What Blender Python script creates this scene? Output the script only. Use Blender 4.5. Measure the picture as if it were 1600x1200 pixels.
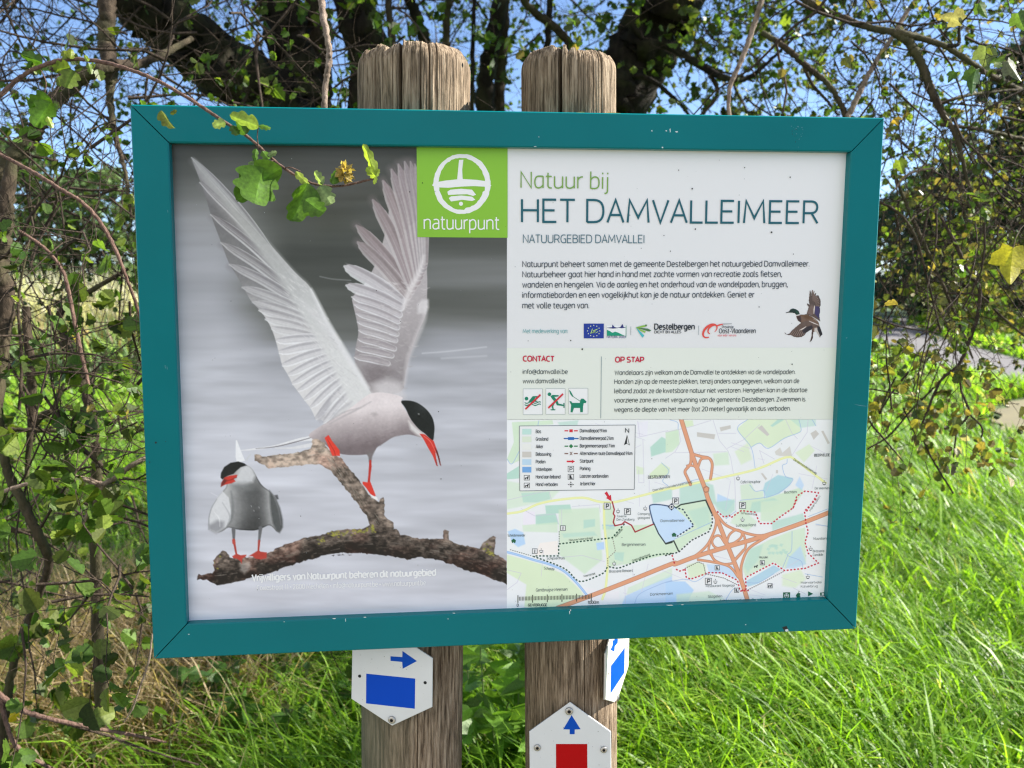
import bpy, math, random
import numpy as np

# ------------------------------------------------------------------ clearing
for _o in list(bpy.data.objects):
    bpy.data.objects.remove(_o)
scn = bpy.context.scene
COL = scn.collection
rnd = random.Random(7)
nrg = np.random.default_rng(11)

# ------------------------------------------------------------------ camera
CAM = np.array([0.0, 0.0, 1.55])
F = 1350.0                       # focal length in pixels of the 1600 px wide photograph
PITCH, ROLL = 0.11797, 0.0016
_fw = np.array([0, math.cos(PITCH), -math.sin(PITCH)])
_up = np.array([0, math.sin(PITCH), math.cos(PITCH)])
_x = np.array([1.0, 0, 0])
XR = math.cos(ROLL) * _x + math.sin(ROLL) * _up
UR = -math.sin(ROLL) * _x + math.cos(ROLL) * _up
FW = _fw
cd = bpy.data.cameras.new('camera')
cam = bpy.data.objects.new('camera', cd)
COL.objects.link(cam)
from mathutils import Matrix, Vector
_m = Matrix(((XR[0], UR[0], -FW[0], CAM[0]), (XR[1], UR[1], -FW[1], CAM[1]), (XR[2], UR[2], -FW[2], CAM[2]), (0, 0, 0, 1)))
cam.matrix_world = _m
cd.sensor_fit = 'HORIZONTAL'
cd.sensor_width = 36.0
cd.lens = F / 1600 * 36.0
cd.clip_start = 0.05
cd.clip_end = 2000
cd.dof.use_dof = True
cd.dof.focus_distance = 1.19
cd.dof.aperture_fstop = 7.5
scn.camera = cam

# ------------------------------------------------------------------ sky, sun, exposure
SUN_EL, SUN_AZ = math.radians(38), math.radians(80)     # azimuth clockwise from +Y (towards +X)
w = bpy.data.worlds.new('World')
scn.world = w
w.use_nodes = True
nt = w.node_tree
sky = nt.nodes.new('ShaderNodeTexSky')
sky.sky_type = 'NISHITA'
sky.sun_disc = False
sky.sun_elevation = SUN_EL
sky.sun_rotation = SUN_AZ
sky.air_density = 0.6
sky.dust_density = 0.2
sky.ozone_density = 2.5
bg = nt.nodes['Background']
bg.inputs['Strength'].default_value = 0.09
# unseen cloud bank behind the camera, added to light the board from above
def _n(t, **kw):
    q = nt.nodes.new(t)
    for k_, v_ in kw.items(): setattr(q, k_, v_)
    return q
tcw = _n('ShaderNodeTexCoord'); sep = _n('ShaderNodeSeparateXYZ'); nt.links.new(tcw.outputs['Generated'], sep.inputs[0])
def _ramp(sock, a, b):
    m_ = _n('ShaderNodeMapRange', interpolation_type='SMOOTHSTEP'); m_.inputs['From Min'].default_value = a; m_.inputs['From Max'].default_value = b
    nt.links.new(sock, m_.inputs['Value']); return m_.outputs[0]
def _mul(a, b):
    m_ = _n('ShaderNodeMath', operation='MULTIPLY'); nt.links.new(a, m_.inputs[0]); nt.links.new(b, m_.inputs[1]); return m_.outputs[0]
cn = _n('ShaderNodeTexNoise'); cn.inputs['Scale'].default_value = 2.2; cn.inputs['Detail'].default_value = 7
nt.links.new(tcw.outputs['Generated'], cn.inputs['Vector'])
cm = _mul(_mul(_ramp(sep.outputs['Y'], -.12, -.45), _ramp(sep.outputs['Z'], .04, .22)), _mul(_ramp(sep.outputs['X'], .75, -.1), _ramp(cn.outputs['Fac'], .36, .52)))
cx = _n('ShaderNodeMix', data_type='RGBA'); cx.inputs['B'].default_value = (6.6, 6.3, 5.9, 1)
nt.links.new(cm, cx.inputs['Factor']); nt.links.new(sky.outputs['Color'], cx.inputs['A'])
nt.links.new(cx.outputs['Result'], bg.inputs['Color'])
sl = bpy.data.lights.new('sun', 'SUN')
sl.energy = 5.0
sl.angle = math.radians(0.5)
sl.color = (1.0, 0.95, 0.86)
so = bpy.data.objects.new('sun', sl)
COL.objects.link(so)
_sd = Vector((math.sin(SUN_AZ) * math.cos(SUN_EL), math.cos(SUN_AZ) * math.cos(SUN_EL), math.sin(SUN_EL)))
so.rotation_euler = _sd.to_track_quat('Z', 'Y').to_euler()
so.location = (6, 3, 8)
scn.view_settings.view_transform = 'Standard'
scn.view_settings.look = 'None'
scn.view_settings.gamma = 1.0
scn.view_settings.exposure = 1.62
scn.render.engine = 'CYCLES'
scn.cycles.use_denoising = True
scn.cycles.denoising_prefilter = 'NONE'
scn.cycles.max_bounces = 8
scn.cycles.transparent_max_bounces = 8
scn.cycles.filter_width = 1.25
scn.cycles.caustics_reflective = False
scn.cycles.caustics_refractive = False

# ------------------------------------------------------------------ small helpers
def lin(c):
    c = np.asarray(c, float) / 255.0
    return np.where(c <= 0.04045, c / 12.92, ((c + 0.055) / 1.055) ** 2.4)

def ray(px, py):
    return FW + (px - 800.0) / F * XR + (600.0 - py) / F * UR

def at_depth(px, py, d):
    """the world point that the photograph shows at px,py, d metres in front of the lens"""
    return CAM + ray(px, py) * d

def tag(o, label=None, cat=None, group=None, kind=None):
    if label: o['label'] = label
    if cat: o['category'] = cat
    if group: o['group'] = group
    if kind: o['kind'] = kind
    return o

def empty(name, loc, rz=0.0, label=None, cat=None, group=None):
    o = bpy.data.objects.new(name, None)
    o.empty_display_size = 0.1
    COL.objects.link(o)
    o.location = loc
    o.rotation_euler = (0, 0, rz)
    return tag(o, label, cat, group)

def mesh_obj(name, verts, faces, mats, parent=None, smooth=False, colors=None, mat_idx=None):
    me = bpy.data.meshes.new(name)
    verts = np.asarray(verts, np.float32).reshape(-1, 3)
    if isinstance(faces, np.ndarray):
        nf, k = faces.shape
        me.vertices.add(len(verts)); me.vertices.foreach_set('co', verts.ravel())
        me.loops.add(nf * k); me.loops.foreach_set('vertex_index', faces.astype(np.int32).ravel())
        me.polygons.add(nf)
        me.polygons.foreach_set('loop_start', np.arange(0, nf * k, k, dtype=np.int32))
        me.polygons.foreach_set('loop_total', np.full(nf, k, np.int32))
        me.update(calc_edges=True)
    else:
        me.from_pydata(verts.tolist(), [], faces)
    for m_ in (mats if isinstance(mats, (list, tuple)) else [mats]):
        me.materials.append(m_)
    if mat_idx is not None:
        me.polygons.foreach_set('material_index', np.asarray(mat_idx, np.int32))
    if colors is not None:
        at = me.color_attributes.new('Col', 'FLOAT_COLOR', 'POINT')
        cc = np.ones((len(verts), 4), np.float32); cc[:, :3] = colors
        at.data.foreach_set('color', cc.ravel())
    if smooth:
        me.polygons.foreach_set('use_smooth', np.ones(len(me.polygons), bool))
    me.validate(clean_customdata=False)
    o = bpy.data.objects.new(name, me)
    COL.objects.link(o)
    if parent is not None:
        o.parent = parent
    return o

class MB:
    """collects polygons (with a material slot each) and links them as one mesh object"""
    def __init__(self):
        self.v, self.f, self.mi, self.seg = [], [], [], []
    def mark(self, name):
        self.seg.append((len(self.f), name))
    def build_each(self, mats, parent=None):
        """one object per marked piece"""
        for (a, nm_), (b, _) in zip(self.seg, self.seg[1:] + [(len(self.f), '')]):
            if b > a:
                m = MB()
                for f, i in zip(self.f[a:b], self.mi[a:b]): m.poly([self.v[q] for q in f], i)
                m.build(nm_, mats, parent)
    def poly(self, pts, mi=0):
        k = len(self.v)
        self.v += [tuple(p) for p in pts]
        self.f.append(list(range(k, k + len(pts)))); self.mi.append(mi)
    def raw(self, v, f, mi=0):
        k = len(self.v)
        self.v += [tuple(p) for p in v]
        for q in f:
            self.f.append([i + k for i in q]); self.mi.append(mi)
    def build(self, name, mats, parent=None, smooth=False):
        o = mesh_obj(name, self.v, self.f, mats, parent, smooth, mat_idx=self.mi)
        return o

# ------------------------------------------------------------------ materials
def new_mat(name):
    m = bpy.data.materials.new(name); m.use_nodes = True
    n = m.node_tree.nodes; b = n['Principled BSDF']
    return m, n, m.node_tree.links, b

def plain(name, rgb, rough=0.5, metal=0.0, spec=0.5, noise=0.0, nscale=20.0, bump=0.0, bscale=200.0):
    """rgb = linear base colour; noise = wear and unevenness of the colour"""
    m, n, l, b = new_mat(name)
    b.inputs['Roughness'].default_value = rough
    b.inputs['Metallic'].default_value = metal
    b.inputs['Specular IOR Level'].default_value = spec
    b.inputs['Base Color'].default_value = (*rgb, 1)
    tc = n.new('ShaderNodeTexCoord')
    if noise > 0:
        t = n.new('ShaderNodeTexNoise'); t.inputs['Scale'].default_value = nscale; t.inputs['Detail'].default_value = 6
        l.new(tc.outputs['Object'], t.inputs['Vector'])
        mx = n.new('ShaderNodeMix'); mx.data_type = 'RGBA'
        a = np.array(rgb)
        mx.inputs['A'].default_value = (*np.clip(a * (1 - noise), 0, 1), 1)
        mx.inputs['B'].default_value = (*np.clip(a * (1 + noise), 0, 1), 1)
        l.new(t.outputs['Fac'], mx.inputs['Factor']); l.new(mx.outputs['Result'], b.inputs['Base Color'])
        rr = n.new('ShaderNodeMapRange'); rr.inputs['To Min'].default_value = rough * 0.8; rr.inputs['To Max'].default_value = min(1, rough * 1.25)
        l.new(t.outputs['Fac'], rr.inputs['Value']); l.new(rr.outputs['Result'], b.inputs['Roughness'])
    if bump > 0:
        t2 = n.new('ShaderNodeTexNoise'); t2.inputs['Scale'].default_value = bscale; t2.inputs['Detail'].default_value = 3
        l.new(tc.outputs['Object'], t2.inputs['Vector'])
        bp = n.new('ShaderNodeBump'); bp.inputs['Strength'].default_value = bump; bp.inputs['Distance'].default_value = 0.001
        l.new(t2.outputs['Fac'], bp.inputs['Height']); l.new(bp.outputs['Normal'], b.inputs['Normal'])
    return m

def attr_mat(name, rough=0.4, spec=0.4):
    m, n, l, b = new_mat(name)
    a = n.new('ShaderNodeAttribute'); a.attribute_name = 'Col'
    l.new(a.outputs['Color'], b.inputs['Base Color'])
    b.inputs['Roughness'].default_value = rough
    b.inputs['Specular IOR Level'].default_value = spec
    return m

PG = np.array([1.22, 1.175, 1.14])           # printed colours: photograph value -> base colour
_inks = {}
def ink(name, srgb, rough=0.38):
    k = (name, tuple(srgb))
    if k not in _inks: _inks[k] = _ink(name, srgb, rough)
    return _inks[k]
def _ink(name, srgb, rough):
    return plain(name, tuple(np.clip(lin(srgb) * PG, 0, 0.86)), rough, spec=0.35)

# ------------------------------------------------------------------ single-stroke lettering (cap height 10)
GL = {
'a': ('M4.9 7.3 L2.6 7.4 C.9 7.4 0 6.2 0 3.7 C0 1.2 .8 0 2.2 0 C3.4 0 4.3 .8 4.9 2 M4.9 7.4 L4.9 0', 4.9),
'b': ('M0 10.8 L0 0 M0 5.4 C.6 6.6 1.5 7.4 2.7 7.4 C4.3 7.4 5 6.1 5 3.7 C5 1.3 4.2 0 2.4 0 L0 .15', 5),
'c': ('M4.2 7.1 C3.8 7.3 3.2 7.4 2.7 7.4 C.9 7.4 0 6.1 0 3.7 C0 1.3 .9 0 2.7 0 C3.3 0 3.8 .1 4.3 .4', 4.1),
'd': ('M5 10.8 L5 0 M5 7.2 L2.6 7.4 C.8 7.4 0 6.1 0 3.7 C0 1.3 .8 0 2.3 0 C3.4 0 4.4 .8 5 2', 5),
'e': ('M0.1 3.9 L4.9 3.9 C4.9 6.2 4.2 7.4 2.6 7.4 C.9 7.4 0 6.1 0 3.7 C0 1.3 .9 0 2.7 0 C3.4 0 4.1 .2 4.6 .5', 4.9),
'f': ('M3.4 10.7 C2 11 1.2 10.3 1.2 8.8 L1.2 0 M-.2 7.2 L3.1 7.2', 3),
'g': ('M5 7.2 L2.6 7.4 C.8 7.4 0 6.2 0 3.8 C0 1.4 .8 .3 2.3 .3 C3.4 .3 4.4 1 5 2.2 M5 7.4 L5 -.8 C5 -2.4 4.2 -3 2.6 -3 C1.8 -3 1.1 -2.9 .5 -2.7', 5),
'h': ('M0 10.8 L0 0 M0 5.6 C.6 6.8 1.7 7.4 2.8 7.4 C4.3 7.4 4.9 6.5 4.9 5.2 L4.9 0', 4.9),
'i': ('M0 7.4 L0 0 M0 10.2 L0 9.2', .1),
'j': ('M.9 7.4 L.9 -1.2 C.9 -2.5 .3 -3.1 -.9 -3 M.9 10.2 L.9 9.2', .9),
'k': ('M0 10.8 L0 0 M4.4 7.4 L.6 4 M.6 4 L4.6 0', 4.4),
'l': ('M0 10.8 L0 1.6 C0 .5 .4 0 1.4 0', 1.1),
'm': ('M0 7.4 L0 0 M0 5.6 C.6 6.8 1.5 7.4 2.4 7.4 C3.7 7.4 4.1 6.5 4.1 5.2 L4.1 0 M4.1 5.6 C4.7 6.8 5.6 7.4 6.5 7.4 C7.8 7.4 8.2 6.5 8.2 5.2 L8.2 0', 8.2),
'n': ('M0 7.4 L0 0 M0 5.6 C.6 6.8 1.7 7.4 2.8 7.4 C4.3 7.4 4.9 6.5 4.9 5.2 L4.9 0', 4.9),
'o': ('M2.6 7.4 C.8 7.4 0 6.1 0 3.7 C0 1.3 .8 0 2.6 0 C4.4 0 5.2 1.3 5.2 3.7 C5.2 6.1 4.4 7.4 2.6 7.4', 5.2),
'p': ('M0 7.4 L0 -3.1 M0 5.4 C.6 6.6 1.5 7.4 2.7 7.4 C4.3 7.4 5 6.1 5 3.7 C5 1.3 4.2 0 2.4 0 L0 .15', 5),
'q': ('M5 7.4 L5 -3.1 M5 7.2 L2.6 7.4 C.8 7.4 0 6.1 0 3.7 C0 1.3 .8 0 2.3 0 C3.4 0 4.4 .8 5 2', 5),
'r': ('M0 7.4 L0 0 M0 5.3 C.6 6.7 1.6 7.4 3 7.3', 2.8),
's': ('M4 7.1 C3.4 7.3 2.8 7.4 2.2 7.4 C.9 7.4 .1 6.8 .1 5.6 C.1 3.2 4.3 4.3 4.3 1.9 C4.3 .6 3.4 0 2 0 C1.2 0 .5 .1 0 .4', 4.2),
't': ('M1 9.6 L1 2 C1 .6 1.6 0 2.7 0 L3.3 .1 M-.3 7.3 L3.2 7.3', 3.1),
'u': ('M0 7.4 L0 2.2 C0 .8 .7 0 2 0 C3.2 0 4.3 .7 4.8 1.8 M4.8 7.4 L4.8 0', 4.8),
'v': ('M0 7.4 L2.3 0 L4.6 7.4', 4.6),
'w': ('M0 7.4 L1.8 0 L3.7 6.9 L5.6 0 L7.4 7.4', 7.4),
'x': ('M0 7.4 L4.5 0 M4.5 7.4 L0 0', 4.5),
'y': ('M0 7.4 L2.4 .2 M4.7 7.4 L2 -1.4 C1.6 -2.6 .9 -3.1 -.2 -3', 4.7),
'z': ('M.2 7.35 L4.2 7.35 L.1 .05 L4.3 .05', 4.3),
'A': ('M0 0 L3.2 10 L6.4 0 M1.1 3.3 L5.3 3.3', 6.4),
'B': ('M0 0 L0 9.9 L3 9.9 C4.7 9.9 5.3 8.9 5.3 7.6 C5.3 6.2 4.4 5.3 3 5.3 L0 5.3 M3 5.3 C4.8 5.3 5.7 4.2 5.7 2.7 C5.7 1 4.7 .1 3 .1 L0 .1', 5.6),
'C': ('M5.4 9.6 C4.8 9.9 4.1 10 3.5 10 C1 10 0 8 0 5 C0 2 1 0 3.5 0 C4.2 0 4.9 .1 5.5 .4', 5.3),
'D': ('M0 0 L0 9.9 L2.6 9.9 C5.4 9.9 6.4 8 6.4 5 C6.4 2 5.4 .1 2.6 .1 L0 .1', 6.4),
'E': ('M5 9.9 L0 9.9 L0 .1 L5.1 .1 M0 5.2 L4.4 5.2', 4.9),
'F': ('M5 9.9 L0 9.9 L0 0 M0 5 L4.3 5', 4.7),
'G': ('M5.7 9.6 C5 9.9 4.3 10 3.6 10 C1 10 0 8 0 5 C0 2 1 0 3.5 0 C4.4 0 5.3 .2 5.9 .5 L5.9 5 L3.6 5', 5.9),
'H': ('M0 10 L0 0 M6.2 10 L6.2 0 M0 5.2 L6.2 5.2', 6.2),
'I': ('M0 10 L0 0', .1),
'J': ('M2.6 10 L2.6 2.4 C2.6 .7 1.8 -.1 .2 0', 2.6),
'K': ('M0 10 L0 0 M5.3 10 L.4 5.2 M.9 5.6 L5.6 0', 5.3),
'L': ('M0 10 L0 .1 L4.8 .1', 4.5),
'M': ('M0 0 L.7 10 L4.2 2.2 L7.7 10 L8.4 0', 8.4),
'N': ('M0 0 L0 10 L6 0 L6 10', 6),
'O': ('M3.4 10 C.9 10 0 8 0 5 C0 2 .9 0 3.4 0 C5.9 0 6.8 2 6.8 5 C6.8 8 5.9 10 3.4 10', 6.8),
'P': ('M0 0 L0 9.9 L2.9 9.9 C4.7 9.9 5.5 8.8 5.5 7 C5.5 5.2 4.6 4.1 2.9 4.1 L0 4.1', 5.3),
'R': ('M0 0 L0 9.9 L2.9 9.9 C4.7 9.9 5.5 8.8 5.5 7.2 C5.5 5.6 4.6 4.6 2.9 4.6 L0 4.6 M3.2 4.6 L5.8 0', 5.6),
'S': ('M5 9.6 C4.3 9.9 3.6 10 2.8 10 C1.1 10 .1 9.1 .1 7.5 C.1 4.1 5.5 5.7 5.5 2.5 C5.5 .9 4.4 0 2.5 0 C1.5 0 .6 .2 0 .5', 5.4),
'T': ('M0 9.9 L5.8 9.9 M2.9 9.9 L2.9 0', 5.8),
'U': ('M0 10 L0 3.2 C0 1 1 0 3 0 C5 0 6 1 6 3.2 L6 10', 6),
'V': ('M0 10 L3.1 0 L6.2 10', 6.2),
'W': ('M0 10 L2.2 0 L4.6 9 L7 0 L9.2 10', 9.2),
'X': ('M0 10 L5.6 0 M5.6 10 L0 0', 5.6),
'Y': ('M0 10 L2.9 4.6 L5.8 10 M2.9 4.6 L2.9 0', 5.8),
'Z': ('M.2 9.9 L5.4 9.9 L0 .1 L5.5 .1', 5.4),
'0': ('M2.7 10 C.8 10 0 8.2 0 5 C0 1.8 .8 0 2.7 0 C4.6 0 5.4 1.8 5.4 5 C5.4 8.2 4.6 10 2.7 10', 5.4),
'1': ('M0 8.4 L2 10 L2 0', 2.6),
'2': ('M.2 9.5 C.9 9.8 1.6 10 2.4 10 C4 10 4.9 9 4.9 7.5 C4.9 5.2 2 3 .1 .1 L5.2 .1', 5.2),
'3': ('M.2 9.6 C3 10.6 4.9 9.6 4.9 7.6 C4.9 6 3.9 5.2 1.7 5.2 M1.7 5.2 C4.2 5.2 5.2 4.2 5.2 2.6 C5.2 .2 2.8 -.5 0 .4', 5.2),
'7': ('M0 9.9 L5 9.9 L1.8 0', 5),
'8': ('M2.6 5.3 C1 5.6 .3 6.5 .3 7.7 C.3 9.2 1.2 10 2.6 10 C4 10 4.9 9.2 4.9 7.7 C4.9 6.5 4.2 5.6 2.6 5.3 C.8 5 0 4 0 2.6 C0 .9 1 0 2.6 0 C4.2 0 5.2 .9 5.2 2.6 C5.2 4 4.4 5 2.6 5.3', 5.2),
'9': ('M5 6.9 C5 8.9 4.2 10 2.5 10 C.8 10 0 8.9 0 7 C0 5.1 .8 4.1 2.4 4.1 C4 4.1 5 5.1 5 6.9 C5 3 4 .4 1 0', 5),
'.': ('M0 .1 L0 1.1', .2),
',': ('M.2 1.2 L-.3 -1.4', .3),
':': ('M0 .1 L0 1.1 M0 5.2 L0 6.2', .2),
'-': ('M0 3.9 L2.8 3.9', 2.8),
'(': ('M1.6 11.4 C-.3 8 -.3 2 1.6 -1.6', 1.5),
')': ('M0 11.4 C1.9 8 1.9 2 0 -1.6', 1.5),
'@': ('M6.2 2.6 C5.4 2 4 1.8 3.3 2.4 C2.3 3.2 2.6 6.2 4.4 6.4 L6.2 6.3 L6.2 2.6 C7.4 1.6 8.3 3 8.2 4.8 C8 8 6.4 9.4 4.2 9.4 C1.4 9.4 0 7 0 4 C0 .6 2 -1.4 5 -1.4 L7 -1', 8.2),
'&': ('M5.6 0 L1.2 7 C.4 9 1.4 10 2.6 10 C4.4 10 4.8 7.8 2.6 6 C-1 3.4 0 0 2.6 0 C4.6 0 5.4 2 5.6 4.4', 5.6),
'*': ('M1.3 5.6 L1.3 3', 2.6),        # bullet
'q2': ('', 0),
'A2': ('M.6 7 C1.3 7.3 2 7.4 2.7 7.4 C4.2 7.4 4.7 6.6 4.7 5.2 L4.7 0 M4.7 4.4 L2.6 4.3 C.9 4.2 0 3.4 0 2 C0 .7 .8 0 2 0 C3.2 0 4.2 .7 4.7 1.7', 4.7),
}
GAPL = dict(A=.9, V=.9, T=.9, v=1.2, w=1.2, W=.9, y=1.2, f=1.4, t=1.4, r=1.9, j=1.6, L=1.9, k=1.9, z=1.5, Y=.9, x=1.2, X=1.0)
GAPR = dict(A=.9, V=.9, T=.9, v=1.2, w=1.2, W=.9, y=1.2, f=.8, t=1.2, r=1.0, L=1.0, k=1.2, z=1.5, Y=.9, x=1.2, l=1.4, e=1.6, c=1.3, K=1.1, X=1.0)
_gc = {}
def glyph(ch):
    if ch in _gc: return _gc[ch]
    spec, wd = GL[ch]
    strokes, cur, tk, i = [], None, spec.split(), 0
    toks = []
    for t in tk:
        if t[0] in 'MLC':
            toks.append(t[0]); toks.append(float(t[1:]))
        else: toks.append(float(t))
    while i < len(toks):
        c = toks[i]; i += 1
        if c == 'M':
            if cur: strokes.append(np.array(cur))
            cur = [(toks[i], toks[i + 1])]; i += 2
        elif c == 'L':
            cur.append((toks[i], toks[i + 1])); i += 2
        else:
            p0 = np.array(cur[-1]); p1 = np.array(toks[i:i + 2]); p2 = np.array(toks[i + 2:i + 4]); p3 = np.array(toks[i + 4:i + 6]); i += 6
            for t in np.linspace(0, 1, 7)[1:]:
                q = (1 - t) ** 3 * p0 + 3 * (1 - t) ** 2 * t * p1 + 3 * (1 - t) * t * t * p2 + t ** 3 * p3
                cur.append(tuple(q))
    if cur: strokes.append(np.array(cur))
    _gc[ch] = (strokes, wd)
    return _gc[ch]

def ribbon(pts, hw):
    """the two sides of a stroke of half width hw along pts (2-D), mitred"""
    pts = np.asarray(pts, float)
    d = np.diff(pts, axis=0); L = np.hypot(d[:, 0], d[:, 1]); keep = np.r_[True, L > 1e-9]
    pts = pts[keep]; d = np.diff(pts, axis=0); L = np.hypot(d[:, 0], d[:, 1])[:, None]
    if len(d) == 0: return None
    n = np.c_[-d[:, 1], d[:, 0]] / L
    closed = np.hypot(*(pts[0] - pts[-1])) < 1e-6 and len(pts) > 3
    nn = np.zeros_like(pts)
    nn[0], nn[-1] = n[0], n[-1]
    a = n[:-1] + n[1:]
    ln = np.hypot(a[:, 0], a[:, 1])[:, None]; ln[ln < 1e-6] = 1e-6
    a = a / ln
    cosv = np.clip((a * n[1:]).sum(1), 0.45, 1)[:, None]
    nn[1:-1] = a / cosv
    if closed:
        b = n[0] + n[-1]; b /= max(np.hypot(*b), 1e-6); c = max(0.5, float(b @ n[0]))
        nn[0] = nn[-1] = b / c
    return pts + nn * hw, pts - nn * hw

def line_width(s):
    x = 0.0; prev = None; pos = []
    for ch in s:
        if ch == ' ':
            x += 4.9; prev = None; pos.append(None); continue
        g = GL['A2' if ch == '\u00e1' else ch]
        if prev is not None: x += GAPR.get(prev, 1.9) * .5 + GAPL.get(ch, 1.9) * .5 + .25
        pos.append(x); x += g[1]; prev = ch
    return x, pos

def text_line(mb, s, P0, P1, cap, wt, y, mi=0, slant=0.0):
    """letters s on the board from P0 to P1 (board x,z), cap height cap (metres), stroke weight wt in tenths of the cap height"""
    P0, P1 = np.array(P0, float), np.array(P1, float)
    W, pos = line_width(s)
    u = P1 - P0; Lm = np.hypot(*u); u = u / Lm
    v = np.array([-u[1], u[0]])
    sx = Lm / W; sy = cap / 10.0
    for ch, x0 in zip(s, pos):
        if x0 is None: continue
        strokes, _ = glyph('A2' if ch == '\u00e1' else ch)
        w_ = wt * (2.2 if ch == '*' else 1.15 if ch in '.,:' else 1.0)
        for k, st in enumerate(strokes):
            q = np.c_[(st[:, 0] + x0 + slant * st[:, 1]) * sx, st[:, 1] * sy]
            r = ribbon(q, w_ * sy * .5)
            if r is None: continue
            a, b = r
            yy = y - k * 3e-5
            n = len(a); base = len(mb.v)
            for p in np.r_[a, b]:
                g = P0 + u * p[0] + v * p[1]
                mb.v.append((g[0], yy, g[1]))
            for j in range(n - 1):
                mb.f.append([base + j, base + n + j, base + n + j + 1, base + j + 1]); mb.mi.append(mi)

# ------------------------------------------------------------------ the printed pictures (flat prints on the panel): painted as colours of a fine mesh
class Canvas:
    def __init__(self, x0, y0, x1, y1, step):
        self.x0, self.y0, self.step = x0, y0, step
        self.w = int(round((x1 - x0) / step)) + 1; self.h = int(round((y1 - y0) / step)) + 1
        self.X, self.Y = np.meshgrid(x0 + np.arange(self.w) * step, y0 + np.arange(self.h) * step)
        self.c = np.zeros((self.h, self.w, 3)); self.id = np.zeros((self.h, self.w), np.int8)
    def box(self, pts, pad):
        x0, y0 = pts.min(0) - pad; x1, y1 = pts.max(0) + pad
        i0 = max(0, int((x0 - self.x0) / self.step)); i1 = min(self.w, int((x1 - self.x0) / self.step) + 2)
        j0 = max(0, int((y0 - self.y0) / self.step)); j1 = min(self.h, int((y1 - self.y0) / self.step) + 2)
        return (slice(j0, max(j0, j1)), slice(i0, max(i0, i1)))
    def segdist(self, pts, X, Y, closed, wd=None):
        best = np.full(X.shape, 1e9); n = len(pts)
        for k in range(n if closed else n - 1):
            ax, ay = pts[k]; bx, by = pts[(k + 1) % n]
            dx, dy = bx - ax, by - ay; L2 = dx * dx + dy * dy + 1e-9
            t = np.clip(((X - ax) * dx + (Y - ay) * dy) / L2, 0, 1)
            d = np.hypot(X - ax - t * dx, Y - ay - t * dy)
            if wd is not None: d = d - (wd[k] + (wd[k + 1] - wd[k]) * t)
            np.minimum(best, d, out=best)
        return best
    def inside(self, pts, X, Y):
        r = np.zeros(X.shape, bool); n = len(pts)
        for k in range(n):
            ax, ay = pts[k]; bx, by = pts[(k + 1) % n]
            if ay == by: continue
            m = ((ay > Y) != (by > Y)) & (X < (bx - ax) * (Y - ay) / (by - ay) + ax)
            r ^= m
        return r
    def blend(self, s, al, col):
        col = np.asarray(col, float)
        if col.ndim == 1: col = col[None, None, :]
        self.c[s] = self.c[s] * (1 - al[..., None]) + col * al[..., None]
    def poly(self, pts, col, soft=1.0, alpha=1.0, oid=None, fn=None, grow=0.0):
        pts = np.asarray(pts, float); s = self.box(pts, soft + 1)
        X, Y = self.X[s], self.Y[s]
        if X.size == 0: return
        d = self.segdist(pts, X, Y, True); ins = self.inside(pts, X, Y)
        sd = np.where(ins, -d, d) - grow
        al = np.clip(.5 - sd / max(soft, 1e-3), 0, 1) * alpha
        if fn is not None: col = fn(X, Y, -sd, s)
        self.blend(s, al, col)
        if oid is not None: self.id[s][al > .5] = oid
    def stroke(self, pts, wd, col, soft=.8, alpha=1.0, oid=None):
        pts = np.asarray(pts, float)
        wd = np.full(len(pts), wd * .5) if np.isscalar(wd) else np.asarray(wd, float) * .5
        if len(wd) != len(pts): wd = np.interp(np.linspace(0, 1, len(pts)), np.linspace(0, 1, len(wd)), wd)
        s = self.box(pts, wd.max() + soft + 1); X, Y = self.X[s], self.Y[s]
        if X.size == 0: return
        d = self.segdist(pts, X, Y, False, wd)
        al = np.clip(.5 - d / soft, 0, 1) * alpha
        self.blend(s, al, col)
        if oid is not None: self.id[s][al > .5] = oid
    def dashed(self, pts, wd, col, on, off):
        pts = np.asarray(pts, float); d = np.hypot(*np.diff(pts, axis=0).T); L = np.r_[0, np.cumsum(d)]
        t = 0.0
        while t < L[-1]:
            tt = np.linspace(t, min(t + on, L[-1]), 4)
            self.stroke(np.c_[np.interp(tt, L, pts[:, 0]), np.interp(tt, L, pts[:, 1])], wd, col, soft=.7)
            t += on + off

def smooth_noise(w, h, sx, sy, seed, octaves=3):
    """soft blotches, sx by sy canvas pixels large"""
    r = np.random.default_rng(seed); out = np.zeros((h, w)); amp = 1.0; tot = 0
    for o in range(octaves):
        gw, gh = max(2, int(w / sx) + 2), max(2, int(h / sy) + 2)
        g = r.random((gh, gw)) * 2 - 1
        xs = np.linspace(0, gw - 1.001, w); ys = np.linspace(0, gh - 1.001, h)
        xi, yi = xs.astype(int), ys.astype(int); fx, fy = xs - xi, ys - yi
        fx = fx * fx * (3 - 2 * fx); fy = fy * fy * (3 - 2 * fy)
        a = g[np.ix_(yi, xi)] * (1 - fx) + g[np.ix_(yi, xi + 1)] * fx
        b = g[np.ix_(yi + 1, xi)] * (1 - fx) + g[np.ix_(yi + 1, xi + 1)] * fx
        out += amp * (a * (1 - fy)[:, None] + b * fy[:, None]); tot += amp
        amp *= .5; sx = max(1.5, sx / 2); sy = max(1.5, sy / 2)
    return out / tot

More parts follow.
